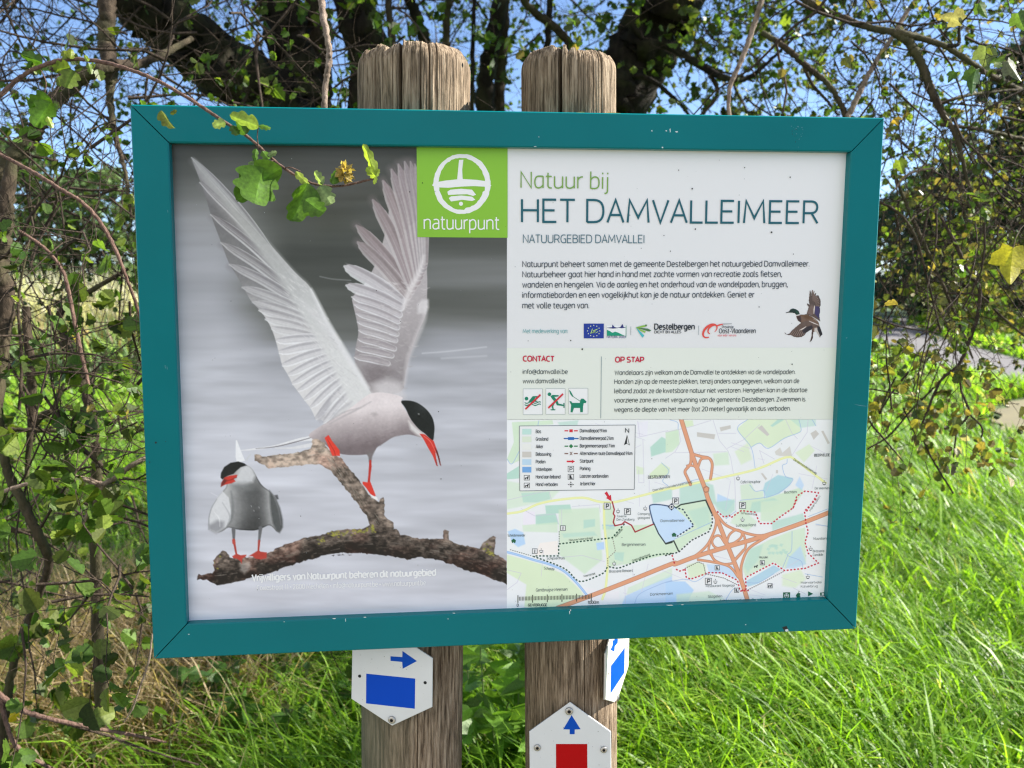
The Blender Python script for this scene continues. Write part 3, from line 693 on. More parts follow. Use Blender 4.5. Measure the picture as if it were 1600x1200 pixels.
Zd = zz(1210, 440, 12.)
def paint_duck():
    C = Canvas(1222, 446, 1290, 538, .5)
    C.c[:] = (0, 0, 0); C.id[:] = 0
    r0 = np.random.default_rng(8)
    nb = smooth_noise(C.w, C.h, 8, 8, 3)
    P = lambda pts, col, soft=.8, al=1.0: C.poly(Zd(*pts), col, soft, al, 1 if al > .9 else None)
    P([(640, 350), (650, 260), (662, 150), (680, 200), (684, 260), (700, 150), (716, 160), (716, 230), (738, 165), (745, 185), (740, 240), (775, 205), (780, 215), (765, 262), (812, 250), (822, 262), (835, 290), (850, 320), (862, 370), (862, 440), (845, 475), (850, 560), (835, 620), (845, 700), (855, 745), (800, 710), (740, 680), (700, 650), (600, 610), (610, 570), (640, 470), (608, 430), (610, 405), (655, 430)], (84, 70, 66))
    for k in range(11):
        a = math.radians(-92 + k * 10); ox, oy = 720, 450
        C.stroke(Zd((ox + 60 * math.cos(a), oy + 90 * math.sin(a)), (ox + 120 * math.cos(a), oy + (285 - k * 14) * math.sin(a))), [.4, .9], (164, 140, 130), .6, .75)
        C.stroke(Zd((ox + 70 * math.cos(a + .08), oy + 90 * math.sin(a + .08)), (ox + 128 * math.cos(a + .08), oy + (280 - k * 14) * math.sin(a + .08))), [.4, .8], (44, 36, 36), .6, .7)
    P([(612, 590), (650, 480), (700, 440), (735, 470), (730, 600), (690, 640)], (112, 94, 90), 3, .8)
    P([(765, 460), (845, 470), (850, 560), (832, 640), (842, 705), (800, 660), (750, 600)], (58, 50, 92), 1.2, .95)
    C.stroke(Zd((750, 455), (742, 520), (738, 600)), [1, 1.6, .8], (222, 214, 208), .7, .95)
    C.stroke(Zd((690, 650), (770, 700), (840, 740)), [.8, 1.5, .7], (220, 216, 214), .7, .95)
    P([(405, 640), (460, 620), (520, 615), (600, 610), (690, 650), (780, 710), (825, 760), (840, 830), (870, 900), (880, 960), (895, 985), (860, 1020), (850, 1050), (800, 960), (770, 930), (735, 945), (700, 910), (690, 860), (600, 800), (500, 770), (440, 730), (412, 680)], (104, 82, 70))
    P([(412, 650), (490, 640), (500, 700), (490, 765), (450, 735)], (52, 34, 38), 2, .85)
    P([(500, 640), (600, 618), (700, 665), (740, 720), (600, 700)], (92, 66, 46), 3, .8)
    P([(730, 700), (800, 735), (845, 760), (800, 740)], (226, 226, 228), 1.2, .9)
    P([(750, 870), (830, 860), (850, 980), (850, 1050), (800, 960), (740, 945)], (196, 192, 190), 2, .9)
    P([(800, 830), (850, 850), (880, 930), (895, 985), (855, 1020), (830, 960), (805, 900)], (34, 30, 36), 1.2)
    P([(180, 948), (200, 958), (225, 985), (270, 975), (330, 910), (420, 830), (500, 765), (600, 735), (680, 740), (760, 775), (830, 800), (820, 830), (740, 870), (650, 915), (590, 955), (560, 1000), (500, 1035), (420, 1042), (360, 1030), (310, 1002), (240, 995), (205, 980)], (92, 76, 70))
    for k in range(13):
        x = 300 + k * 20; C.stroke(Zd((x, 1015 - abs(k - 6) * 2), (x + 60, 925 - k * 4)), [.9, .5], (44, 36, 36) if k % 2 else (150, 130, 122), .6, .75)
    P([(520, 900), (600, 850), (700, 820), (720, 870), (620, 940), (540, 975)], (42, 36, 44), 1.5, .9)
    C.stroke(Zd((470, 912), (530, 885), (590, 845)), [.5, 1.6, .8], (224, 218, 214), .7, .95)
    C.stroke(Zd((650, 740), (740, 780), (825, 815)), [.8, 1.4, .7], (218, 212, 208), .7, .9)
    P([(700, 895), (735, 900), (718, 990), (715, 1060), (690, 1105), (655, 1135), (672, 1090), (690, 1020)], (74, 52, 48))
    P([(205, 580), (270, 555), (300, 515), (345, 500), (400, 515), (445, 545), (470, 600), (460, 620), (410, 625), (370, 585), (300, 578), (260, 575), (215, 586)], (26, 44, 40))
    P([(205, 580), (272, 556), (285, 575), (215, 588)], (70, 66, 66), 1, .95)
    P([(395, 545), (440, 560), (452, 600), (420, 605)], (40, 82, 62), 2, .7)
    C.stroke(Zd((410, 634), (465, 622)), 1.3, (226, 228, 228), .7, 1, 1)
    C.c += (nb * 7)[..., None] * (C.id > 0)[..., None]
    return C

def paint_map():
    C = Canvas(792, 655, 1308, 953, .5)
    X, Y = C.X, C.Y
    ZA, ZB, ZC, ZD = zz(790, 650, 1600 / 260.), zz(1040, 650, 1600 / 270.), zz(790, 780, 1600 / 260.), zz(1040, 780, 1600 / 270.)
    base = np.array([222, 227, 231.]); C.c[:] = base
    gr, gr2, wd, wat, blt = (201, 222, 200), (208, 225, 196), (176, 211, 200), (176, 206, 238), (202, 202, 198)
    r0 = np.random.default_rng(12)
    P = lambda pts, col, soft=1.0, al=1.0: C.poly(pts, col, soft, al)
    # fields and woods
    P(ZA((60, 60), (450, 40), (460, 80), (130, 100), (130, 430), (60, 460), (10, 420), (80, 250)), gr)
    P(ZA((0, 560), (130, 480), (130, 600), (0, 610)), wd)
    P(ZA((0, 620), (520, 720), (440, 800), (200, 860), (0, 900)), gr, 3, .7)
    P(ZA((150, 740), (420, 730), (430, 800), (300, 830), (170, 830)), wd, 2, .8)
    P(ZA((380, 860), (620, 850), (640, 930), (390, 940)), wd, 1.5)
    P(ZA((500, 60), (700, 40), (690, 90), (520, 95)), wd, 2, .7)
    P(ZA((1260, 60), (1370, 50), (1360, 200), (1270, 210)), (222, 224, 234))
    P(ZA((1390, 300), (1500, 200), (1560, 230), (1560, 340), (1400, 390)), wd, 2)
    P(ZA((1380, 560), (1500, 450), (1580, 500), (1570, 560), (1400, 600)), gr2, 2)
    P(ZA((1255, 480), (1330, 500), (1330, 560), (1260, 560)), gr2, 2, .8)
    P(ZA((1400, 740), (1600, 700), (1600, 800), (1420, 840)), wd, 3, .8)
    P(ZB((660, 120), (760, 30), (1240, 20), (1250, 150), (1090, 210), (960, 300), (870, 250), (780, 290)), gr2, 1.5, .9)
    P(ZB((970, 90), (1040, 30), (1120, 20), (990, 100)), wd, 1.5)
    P(ZB((1150, 30), (1390, 20), (1390, 90), (1250, 110)), wd, 2, .6)
    P(ZB((0, 150), (120, 120), (130, 260), (60, 330), (0, 340)), gr, 2)
    P(ZB((150, 40), (250, 40), (260, 90), (170, 110)), gr2, 2)
    P(ZB((440, 350), (580, 330), (590, 450), (450, 460)), gr, 3, .8)
    P(ZB((640, 330), (760, 250), (800, 400), (700, 450)), gr2, 3, .8)
    P(ZB((1200, 340), (1330, 260), (1380, 320), (1280, 430)), gr2, 2, .8)
    P(ZB((130, 640), (330, 600), (440, 640), (470, 800), (300, 889), (130, 820)), wd, 3, .8)
    P(ZB((480, 720), (640, 790), (560, 889), (470, 830)), wat, 2, .8)
    P(ZB((690, 640), (790, 620), (830, 700), (900, 690), (910, 760), (700, 780)), gr, 2, .8)
    P(ZB((680, 790), (1000, 740), (1250, 660), (1280, 700), (1150, 889), (680, 889)), gr, 2)
    P(ZB((800, 800), (1000, 760), (1080, 800), (880, 889), (780, 889)), wd, 3, .8)
    P(ZB((1200, 640), (1240, 560), (1280, 640), (1260, 690)), wat, 2, .7)
    P(ZB((920, 620), (1040, 545), (1180, 575), (1150, 640), (1050, 720), (930, 760), (900, 690)), (172, 208, 218), 2)
    P(ZB((1010, 330), (1060, 290), (1080, 340), (1150, 280), (1170, 370), (1060, 370), (1020, 360)), blt)
    for q in (((500, 105), (600, 85), (604, 115), (510, 142)), ((290, 150), (460, 170), (450, 215), (290, 190)), ((850, 110), (890, 85), (960, 170), (940, 185)), ((1340, 160), (1390, 130), (1420, 165), (1370, 220)), ((1440, 140), (1460, 135), (1520, 250), (1500, 260)), ((880, 530), (900, 530), (940, 580), (925, 595)), ((1020, 500), (1040, 500), (1040, 530), (1020, 530))):
        P(ZB(*q), (194, 193, 190))
    # lower half
    P(ZC((170, 110), (280, 120), (290, 260), (170, 310)), (226, 224, 236))
    P(ZC((290, 150), (480, 130), (510, 240), (290, 250)), wd, 1.5)
    P(ZC((160, 250), (500, 220), (500, 320), (170, 310)), gr, 2, .8)
    P(ZC((510, 100), (900, 80), (930, 580), (760, 720), (520, 540)), gr, 3, .9)
    P(ZC((750, 200), (860, 190), (860, 260), (750, 280)), wd, 2, .9)
    P(ZC((540, 330), (850, 310), (880, 350), (560, 370)), wd, 3, .7)
    P(ZC((870, 420), (945, 410), (950, 480), (880, 490)), wat, 1.5)
    P(ZC((940, 100), (1030, 60), (1060, 260), (1420, 240), (1540, 430), (1600, 430), (1600, 520), (1180, 620), (1000, 650), (960, 500)), gr, 2)
    P(ZC((930, 240), (1060, 250), (1040, 290), (930, 290)), wd, 2, .8)
    P(ZC((1040, 510), (1140, 510), (1130, 600), (1050, 580)), wd, 2, .8)
    P(ZC((0, 530), (330, 620), (560, 720), (760, 910), (500, 1040), (180, 1040), (200, 820), (0, 700)), gr2, 2)
    P(ZC((330, 420), (500, 400), (510, 530), (280, 540)), (232, 228, 226), 2)
    P(ZC((700, 830), (900, 880), (1090, 880), (1100, 1020), (800, 1020)), (228, 226, 232), 3, .7)
    P(ZC((1150, 930), (1600, 720), (1600, 1000), (1120, 1010)), (186, 209, 236), 2)
    P(ZC((1180, 850), (1600, 660), (1600, 740), (1160, 920)), gr, 2, .7)
    P(ZC((20, 310), (90, 285), (170, 320), (190, 430), (120, 460), (60, 410)), wat, 2)
    lake = np.vstack([ZC((1385, 70), (1420, 48), (1560, 70)), ZD((60, 70), (160, 95), (260, 245), (95, 350), (75, 385), (0, 410)), ZC((1560, 425), (1530, 425), (1460, 330), (1420, 220))])
    P(lake, (190, 214, 244), 1)
    P(ZD((70, 60), (370, 10), (420, 130), (430, 270), (240, 370), (120, 480), (0, 520), (0, 420), (80, 380), (265, 245)), gr, 1.5)
    P(ZD((200, 110), (400, 60), (410, 230), (300, 270)), wd, 4, .6)
    P(ZD((440, 30), (640, 0), (640, 100), (560, 180), (480, 100)), wd, 3, .8)
    P(ZD((640, 130), (720, 100), (850, 210), (760, 290), (600, 220)), gr, 3, .8)
    P(ZD((880, 20), (1150, 0), (1180, 60), (1000, 210), (880, 200)), gr, 3, .9)
    P(ZD((980, 210), (1270, 130), (1290, 190), (990, 290)), wd, 3, .8)
    P(ZD((780, 470), (950, 380), (1170, 290), (1290, 260), (1300, 600), (1100, 640), (1000, 580), (740, 720), (710, 640)), gr, 2, .9)
    P(ZD((760, 460), (900, 420), (860, 560), (760, 680), (720, 620)), wd, 4, .7)
    P(ZD((1140, 540), (1250, 430), (1300, 600), (1200, 640), (1110, 640)), wat, 3, .7)
    for k in range(16):
        x, y = 940 + r0.random() * 180, 400 + r0.random() * 90
        P(ZD((x, y), (x + 28, y + 5), (x + 15, y + 30), (x - 8, y + 18)), wd, 2, .8)
    P(ZD((740, 760), (1000, 610), (1070, 650), (860, 780), (760, 810)), (172, 204, 222), 1.5)
    P(ZD((0, 760), (180, 760), (260, 840), (200, 960), (0, 960)), wat, 2)
    P(ZD((190, 610), (300, 580), (370, 610), (370, 700), (220, 730)), gr2, 2, .9)
    P(ZD((380, 600), (640, 620), (660, 740), (540, 690), (400, 680)), wat, 2, .7)
    P(ZD((1080, 700), (1250, 650), (1300, 740), (1200, 820), (1080, 800)), gr2, 4, .8)
    P(ZD((100, 880), (400, 850), (540, 920), (480, 960), (100, 960)), gr, 3, .7)
    C.c += smooth_noise(C.w, C.h, 60, 50, 4)[..., None] * 3
    # minor roads
    road = lambda p, wdt=.9, col=(196, 196, 212), al=.8: C.stroke(p, wdt, col, .7, al)
    for k in range(95):
        x, y = 795 + r0.random() * 500, 658 + r0.random() * 290
        a_ = r0.choice([.25, 1.75, -.45, .25]) + r0.normal() * .12; L = 10 + 38 * r0.random()
        s = C.box(np.array([[x, y]]), 0)
        if C.c[s].size and C.c[s].reshape(-1, 3)[0][0] > 216:
            road([(x, y), (x + L * math.cos(a_), y + L * math.sin(a_))], .8, (200, 199, 216), .75)
    for p in (ZB((420, 40), (230, 100), (0, 150)), ZB((440, 40), (500, 230), (575, 320), (600, 380), (640, 600), (650, 889)), ZB((570, 300), (720, 220), (870, 80)), ZB((490, 160), (650, 160)), ZB((90, 340), (560, 330)), ZB((1110, 30), (1170, 160), (1220, 210)), ZB((1320, 20), (1310, 150), (1165, 370)), ZB((870, 320), (910, 440)), ZB((870, 320), (1010, 400)), ZB((120, 120), (140, 230), (90, 330), (0, 390)), ZC((0, 880), (110, 800), (150, 710), (20, 680)), ZC((520, 560), (740, 540), (950, 600)), ZC((510, 240), (480, 140), (280, 160), (150, 90)), ZC((540, 90), (540, 300)), ZD((1300, 880), (1180, 820)), ZD((1390, 240), (1500, 250)), ZA((1270, 50), (1290, 200), (1560, 140)), ZA((1320, 230), (1330, 640), (1280, 640), (1280, 520)), ZA((10, 810), (300, 740), (500, 700)), ZA((1380, 620), (1380, 760)), ZA((420, 730), (440, 800)), ZA((640, 870), (900, 850), (910, 923))):
        road(p)
    # streams
    for p in (ZA((130, 340), (60, 460), (10, 410)), ZA((310, 90), (320, 45)), ZB((760, 30), (665, 120), (790, 290), (830, 490)), ZB((790, 290), (870, 250), (950, 300), (1100, 205), (1240, 150), (1250, 100), (1230, 20)), ZB((1350, 20), (1390, 90)), ZB((1125, 400), (1120, 440), (1080, 460), (1110, 560), (1180, 590), (1080, 690), (940, 750), (690, 780)), ZB((780, 640), (830, 695), (910, 690), (915, 760)), ZB((40, 35), (110, 60), (115, 120)), ZB((150, 620), (320, 580)), ZA((1500, 450), (1570, 530), (1510, 620), (1560, 670)), ZD((80, 370), (430, 210)), ZD((1170, 300), (1165, 470), (1130, 520), (1250, 570), (1270, 640)), ZD((1130, 520), (1080, 640)), ZD((740, 770), (860, 770), (1000, 690)), ZD((0, 770), (180, 740), (280, 760), (400, 680)), ZD((540, 960), (600, 860), (640, 820)), ZC((1240, 1000), (1290, 910), (1480, 820), (1600, 780)), ZD((1320, 160), (1500, 90)), ZD((1390, 230), (1500, 250)), ZD((1290, 690), (1450, 720)), ZC((1000, 260), (1060, 250), (930, 250)), ZD((560, 180), (650, 110))):
        C.stroke(curve(p), 1.0, (150, 178, 216), .7, .85)
    riv = curve(ZC((0, 505), (100, 530), (260, 580), (420, 625), (560, 690), (680, 800), (780, 920)), 40)
    C.stroke(riv, 3.6, (140, 178, 226), .9); C.stroke(riv, 1.2, (178, 206, 240), .8)
    # yellow roads
    for p in (np.vstack([ZA((0, 940), (160, 915), (300, 850), (480, 810), (740, 785), (880, 820), (1010, 830), (1150, 805), (1600, 690)), ZB((60, 675), (240, 630), (560, 560), (850, 490), (1060, 400), (1140, 380), (1200, 405), (1480, 620))]), ZC((945, 60), (950, 250), (975, 480), (980, 640), (960, 860), (930, 960))):
        C.stroke(curve(p, 60), 3.6, (214, 224, 160), 1.0, .95); C.stroke(curve(p, 60), 2.0, (228, 232, 170), .9)
    # motorways
    case, fill = (160, 116, 98), (214, 154, 122)
    mw = []
    mw.append((curve(np.vstack([ZB((145, 35), (240, 340), (290, 480), (360, 660)), ZD((395, 0), (470, 170), (570, 420), (650, 620), (710, 780), (755, 925))]), 60), 5.6))
    mw.append((curve(np.vstack([ZC((500, 1045), (800, 935), (1200, 780), (1600, 620)), ZD((90, 600), (280, 530), (570, 440), (900, 345), (1250, 225), (1520, 120))]), 60), 5.6))
    for q, wdt in ((ZB((245, 350), (330, 375), (400, 390), (430, 440), (425, 520), (415, 580)), 3.2), (ZB((235, 350), (230, 440), (180, 510), (200, 570), (230, 635)), 3.2), (ZB((300, 470), (330, 400), (390, 390)), 2.6), (ZB((200, 460), (250, 460), (290, 480)), 2.2),
                   (ZD((470, 130), (460, 260), (400, 400), (330, 480), (250, 540)), 2.8), (ZD((480, 150), (560, 240), (700, 300), (840, 335), (940, 330)), 3.0), (ZD((300, 560), (430, 580), (560, 610), (620, 650), (670, 720)), 2.6), (ZD((700, 720), (700, 620), (740, 500), (800, 430), (950, 340)), 3.0),
                   (ZD((560, 420), (590, 330), (650, 285), (700, 300), (700, 350), (640, 400), (590, 415)), 2.4), (ZD((550, 410), (500, 340), (450, 350), (430, 400), (470, 450), (560, 450)), 2.4), (ZD((420, 500), (450, 560), (540, 600), (640, 590)), 2.4), (ZD((620, 590), (700, 500), (740, 440), (730, 350), (700, 300)), 2.2), (ZD((410, 400), (400, 480), (450, 560)), 2.2), (ZD((640, 560), (720, 470)), 2.4)):
        mw.append((curve(q, 40), wdt))
    for p, wdt in mw: C.stroke(p, wdt + 1.4, case, .8)
    for p, wdt in mw: C.stroke(p, wdt, fill, .8)
    C.poly(ZB((350, 660), (380, 645), (405, 665), (400, 700), (370, 712), (348, 695)), case, 1); C.poly(ZB((358, 668), (380, 655), (397, 670), (392, 694), (370, 702), (357, 690)), fill, 1)
    # walking routes
    red, dk, gn, bl = (182, 30, 52), (40, 52, 50), (20, 60, 46), (28, 48, 80)
    C.stroke(ZC((1025, 25), (1045, 100), (1035, 140), (1050, 160), (1035, 220), (1050, 255), (1120, 240), (1145, 215), (1210, 250), (1245, 315), (1420, 240)), 2.0, (150, 34, 46), .8)
    C.stroke(ZD((0, 410), (75, 385), (120, 480)), 2.0, dk, .8)
    C.stroke(ZD((105, 75), (140, 50), (370, 8), (425, 130)), 2.0, dk, .8)
    C.stroke(ZC((1420, 220), (1470, 330), (1540, 430), (1600, 415)), 1.8, dk, .8)
    C.stroke(curve(ZC((1420, 230), (1385, 90), (1400, 55), (1480, 52), (1600, 72))), 1.8, (48, 72, 112), .8)
    C.dashed(ZD((60, 70), (160, 95), (260, 245), (95, 350)), 2.1, bl, 1.3, 4.2)
    C.dashed(ZC((1140, 240), (1025, 370), (510, 430), (510, 545), (270, 545)), 2.1, gn, 1.3, 4.2)
    C.dashed(curve(ZC((270, 550), (500, 635), (600, 690), (715, 790), (900, 730), (960, 690), (985, 650), (1080, 662), (1200, 620), (1420, 540), (1600, 520)), 50), 2.1, gn, 1.3, 4.2)
    C.dashed(ZC((515, 310), (515, 430)), 1.1, (80, 90, 84), 1.2, 2.4); C.dashed(ZC((45, 485), (270, 550)), 1.1, (80, 90, 84), 1.2, 2.4)
    C.dashed(ZC((1030, 380), (1055, 500), (980, 570), (985, 650)), 1.1, (120, 110, 104), 1.2, 2.4)
    C.dashed(ZD((0, 520), (120, 490), (240, 380), (400, 300), (432, 220), (430, 140)), 2.1, dk, 1.3, 4.2)
    for q in (((480, 115), (540, 165), (590, 150), (605, 170), (700, 105), (830, 120), (870, 225), (980, 225), (1050, 170), (1180, 80), (1215, 0)), ((1390, 0), (1285, 110), (1300, 230), (1320, 300), (1290, 400), (1320, 500), (1415, 590), (1290, 640), (1100, 660), (1000, 590), (740, 725), (745, 830), (690, 850)), ((180, 650), (190, 720), (230, 740), (400, 680), (520, 680), (665, 750), (690, 850), (765, 845)), ((60, 520), (80, 590)), ((100, 650), (130, 665), (180, 650))):
        C.dashed(ZD(*q), 2.1, red, 1.3, 4.2)
    C.dashed(ZB((1180, 850), (1215, 740), (1290, 695), (1415, 710), (1300, 889)), 2.1, red, 1.3, 4.2)
    for q in (((180, 640), (300, 580), (350, 600), (370, 690), (540, 730), (660, 790)), ((1090, 670), (900, 770), (760, 840))):
        C.dashed(ZD(*q), 1.2, (90, 84, 84), 1.2, 2.2)
    return C

def canvas_objects(C, to_local, names, mat, parent, y, skip=None):
    """one mesh per picture element (region id), all from the same fine grid"""
    V = to_local(C.X.ravel(), C.Y.ravel(), y)
    col = np.clip(lin(np.clip(C.c.reshape(-1, 3), 0, 255)) * PG, 0, 1)
    h, w_ = C.h, C.w
    idx = np.arange(h * w_).reshape(h, w_)
    q = np.stack([idx[:-1, :-1], idx[1:, :-1], idx[1:, 1:], idx[:-1, 1:]], -1).reshape(-1, 4)
    fid = C.id[:-1, :-1].ravel()
    out = {}
    for k, nm in names.items():
        f = q[fid == k]
        if len(f) == 0: continue
        used = np.zeros(h * w_, bool); used[f.ravel()] = True
        mp = np.cumsum(used) - 1
        out[k] = mesh_obj(nm, V[used], mp[f], mat, parent, colors=col[used])
    return out

# ------------------------------------------------------------------ the information board: plane fitted to the photograph
BC = np.array([0.01308, 1.17344, CAM[2] - 0.14341]); BYAW = 0.10085
BN = np.array([-math.sin(BYAW), math.cos(BYAW), 0.0]); BX = np.array([math.cos(BYAW), math.sin(BYAW), 0.0])
def to_board(px, py, depth=0.0):
    """board coordinates (x right, y away, z up; origin on the ground below the board) of the point of the plane `depth` behind
    the frame's front that the photograph shows at px,py"""
    px, py = np.asarray(px, float), np.asarray(py, float)
    R_ = FW[None] + ((px.ravel() - 800) / F)[:, None] * XR[None] + ((600 - py.ravel()) / F)[:, None] * UR[None]
    t = ((BC - CAM) @ BN + depth) / (R_ @ BN)
    P = CAM + R_ * t[:, None] - np.array([BC[0], BC[1], 0])
    return np.c_[P @ BX, P @ BN, P[:, 2]]
def b2(px, py, depth=0.0):
    p = to_board([px], [py], depth)[0]
    return np.array([p[0], p[2]])

board = empty('information_board', (BC[0], BC[1], 0), BYAW, 'teal framed nature reserve information board screwed to two wooden posts', 'information board')

M_teal = plain('teal_powder_coat', (0.0, 0.150, 0.166), 0.32, 0, 0.16, noise=0.14, nscale=7, bump=0.08, bscale=900)
M_chip = plain('chipped_paint', (0.62, 0.66, 0.66), 0.6)
M_gap = plain('dark_joint', (0.006, 0.008, 0.008), 0.9, spec=0.1)
M_back = plain('aluminium_back', (0.35, 0.36, 0.37), 0.45, 0.7)
M_white = plain('printed_white', tuple(lin((210, 213, 217)) * PG), 0.3, spec=0.35, noise=0.025, nscale=5)
M_speck = plain('dirt_speck', (0.035, 0.035, 0.03), 0.9, spec=0.1)
M_grey_speck = plain('dust_mark', (0.34, 0.36, 0.36), 0.9, spec=0.1)
M_print = attr_mat('printed_colours', 0.32, 0.35)

oc = [b2(203, 163), b2(1382, 184), b2(1338, 983), b2(240, 1030)]
ic = [b2(263.5, 222.5), b2(1330, 237), b2(1294, 937), b2(291.5, 975.5)]
REC, CH, DEP = 0.014, 0.0016, 0.034
def lerp(a, b, t): return a + (b - a) * t
railcol = []
for k in range(4):
    o0, o1, i0, i1 = oc[k], oc[(k + 1) % 4], ic[k], ic[(k + 1) % 4]
    e = (o1 - o0) / np.hypot(*(o1 - o0)); g = 0.0008
    o0, i0, o1, i1 = o0 + e * g, i0 + e * g, o1 - e * g, i1 - e * g
    inw = np.array([e[1], -e[0]])                       # towards the opening
    prof = [(o0, o1, 0, DEP), (o0, o1, 0, CH), (o0, o1, CH * .9, 0), (i0, i1, -CH, 0), (i0, i1, 0, CH * .9), (i0, i1, 0, REC + .004), (i0, i1, -.03, REC + .004), (i0, i1, -.03, DEP), (o0, o1, .0015, DEP + .0005)]
    mb = MB(); rows = []
    mit0 = (i0 - o0) / max(1e-9, (i0 - o0) @ inw); mit1 = (i1 - o1) / max(1e-9, (i1 - o1) @ inw)
    for a, b, off, dpt in prof[:-1]:
        pa, pb_ = a + mit0 * off, b + mit1 * off
        rows.append(((pa[0], dpt, pa[1]), (pb_[0], dpt, pb_[1])))
    n = len(rows)
    for j in range(n):
        a, b = rows[j], rows[(j + 1) % n]
        mb.poly([a[0], a[1], b[1], b[0]])
    mb.poly([r[0] for r in rows][::-1]); mb.poly([r[1] for r in rows])
    railcol.append(mb)
# paint chips and scratches on the rails: (rail, photograph outline)
def chip(k, pts, mi=1, dpt=-.00012):
    q = [b2(*p) for p in pts]
    railcol[k].poly([(p[0], dpt, p[1]) for p in q], mi)
r1 = random.Random(3)
for x, y, w_, h_ in ((1047, 204, 1.6, 7), (1057, 206, 5, 2.2), (1041, 204.5, 3, 1.8), (1018.5, 204.5, 2, 2.5), (1035, 230.5, 3, 2.5), (836, 229, 5, 1), (842, 214, 1, 2)):
    chip(0, [(x - w_ / 2, y - h_ / 3), (x + w_ * .3, y - h_ / 2), (x + w_ / 2, y + h_ / 4), (x - w_ * .1, y + h_ / 2)])
for k in range(26):
    x, y = 1245 + r1.gauss(0, 4.5), 207 + r1.gauss(0, 9); s = r1.uniform(.35, .9)
    chip(0, [(x - s, y), (x, y - s), (x + s, y + s * .4), (x, y + s)], 3 if k % 3 else 2)
for pts in ([(1333, 631), (1345, 633.4), (1358, 635), (1345, 634.4)], [(1321, 527.6), (1324, 527.2), (1323, 529)]):
    chip(1, pts, 3)
for x, y, w_, h_ in ((890, 957, 1.4, 5.5), (891.5, 953.5, 1.6, 3), (295, 991, 3, 1.2), (1165, 976, 2, 1.5), (700, 967, 2, 1.2), (522, 966.5, 6, 1.6), (540, 969, 1, 6), (570, 964.4, 5, 1.4), (444, 971.5, 2, 1), (1046, 945.6, 12, 1.4), (1066, 944.8, 5, 1.0), (709, 958, 5, 1.1), (1182, 937.5, 3, 1)):
    chip(2, [(x - w_ / 2, y - h_ / 3), (x + w_ * .3, y - h_ / 2), (x + w_ / 2, y + h_ / 4), (x - w_ * .1, y + h_ / 2)])
for x, y, w_, h_ in ((258, 573, .8, 6), (261, 575, .8, 5), (262, 330, .6, 5)):
    chip(3, [(x - w_ / 2, y - h_ / 2), (x + w_ / 2, y - h_ / 3), (x + w_, y + h_ / 2), (x, y + h_ / 3)], 3)
for x, y, s in ((243.5, 691.5, 2.0), (234, 722, 1.2), (259, 690, .8)):
    chip(3, [(x - s, y), (x, y - s), (x + s, y), (x, y + s)], 2)
chip(2, [(1222, 980), (1229, 978), (1232, 984), (1226, 986.5)], 2); chip(2, [(1226, 984), (1231, 982.5), (1232, 986), (1228, 987)], 1, -.0003)
M_scuff = plain('scuff', (0.10, 0.26, 0.29), 0.7)
for k, mb in enumerate(railcol):
    mb.build('frame_rail', [M_teal, M_chip, M_speck, M_scuff], board)
for k in range(4):                                   # dark joint filler behind each mitre
    mb = MB()
    a, b = ic[k], oc[k]; d = (b - a) / np.hypot(*(b - a)); nn = np.array([-d[1], d[0]]) * .002
    q = [a + nn, a - nn, b - d * .004 - nn, b - d * .004 + nn]
    mb.poly([(p[0], .006, p[1]) for p in q]); mb.build('mitre_joint', [M_gap], board)
ex = .018
xs0, xs1 = min(ic[0][0], ic[3][0]) - ex, max(ic[1][0], ic[2][0]) + ex
zs0, zs1 = min(ic[2][1], ic[3][1]) - ex, max(ic[0][1], ic[1][1]) + ex
mb = MB()
def slab(mb, x0, x1, y0, y1, z0, z1, mi=0):
    v = [(x0, y0, z0), (x1, y0, z0), (x1, y1, z0), (x0, y1, z0), (x0, y0, z1), (x1, y0, z1), (x1, y1, z1), (x0, y1, z1)]
    mb.raw(v, [(0, 1, 5, 4), (1, 2, 6, 5), (2, 3, 7, 6), (3, 0, 4, 7), (4, 5, 6, 7), (3, 2, 1, 0)], mi)
slab(mb, xs0, xs1, REC, REC + .0035, zs0, zs1)
PX0 = b2(792, 600, REC)
pol = lambda mb, pts, y, mi=0: mb.poly([(*(lambda q: (q[0], y, q[1]))(b2(px, py, REC)),) for px, py in pts], mi)
for k in range(150):                                  # flecks of dirt and dull marks all over the sheet
    x, y = r1.uniform(300, 1300), r1.uniform(245, 940); s = r1.choice([.35, .4, .5, .5, .7])
    pol(mb, [(x - s, y), (x, y - s), (x + s * 1.3, y), (x, y + s)], REC - .0012, 1 if k % 3 == 0 else 2)
for x, y, s in ((1081, 295, 1.4), (1047, 392.5, 1.0), (1060, 266, 1.0), (1163, 262, 1.0), (1185.5, 479.5, 1.0), (909.5, 545.5, 1.6), (891.5, 532, 1.1), (1234, 277, 1.2), (1086, 358, 1.3), (1037, 368, .9), (685, 643, .9), (689, 748, 1), (640, 300, 1.0), (588, 454, .9), (626, 502, .8), (660, 286, 1.0), (470, 806, .8), (1237, 569, 1.2), (1205, 363, 1.6), (1239, 397, .9)):
    pol(mb, [(x - s, y + s * .3), (x - s * .2, y - s), (x + s, y - s * .4), (x + s * .4, y + s)], REC - .0013, 1)
panel = mb.build('panel', [M_white, M_speck, M_grey_speck], board)

def loc(X, Y, y):
    p = to_board(X, Y, REC); p[:, 1] = y; return p
# --- wildlife photograph
CT = paint_terns()
po = canvas_objects(CT, loc, {0: 'wildlife_photo', 1: 'flying_tern_picture', 2: 'standing_tern_picture', 3: 'dead_branch_picture'}, M_print, board, REC - .0003)
for k in (1, 2, 3): po[k].parent = po[0]
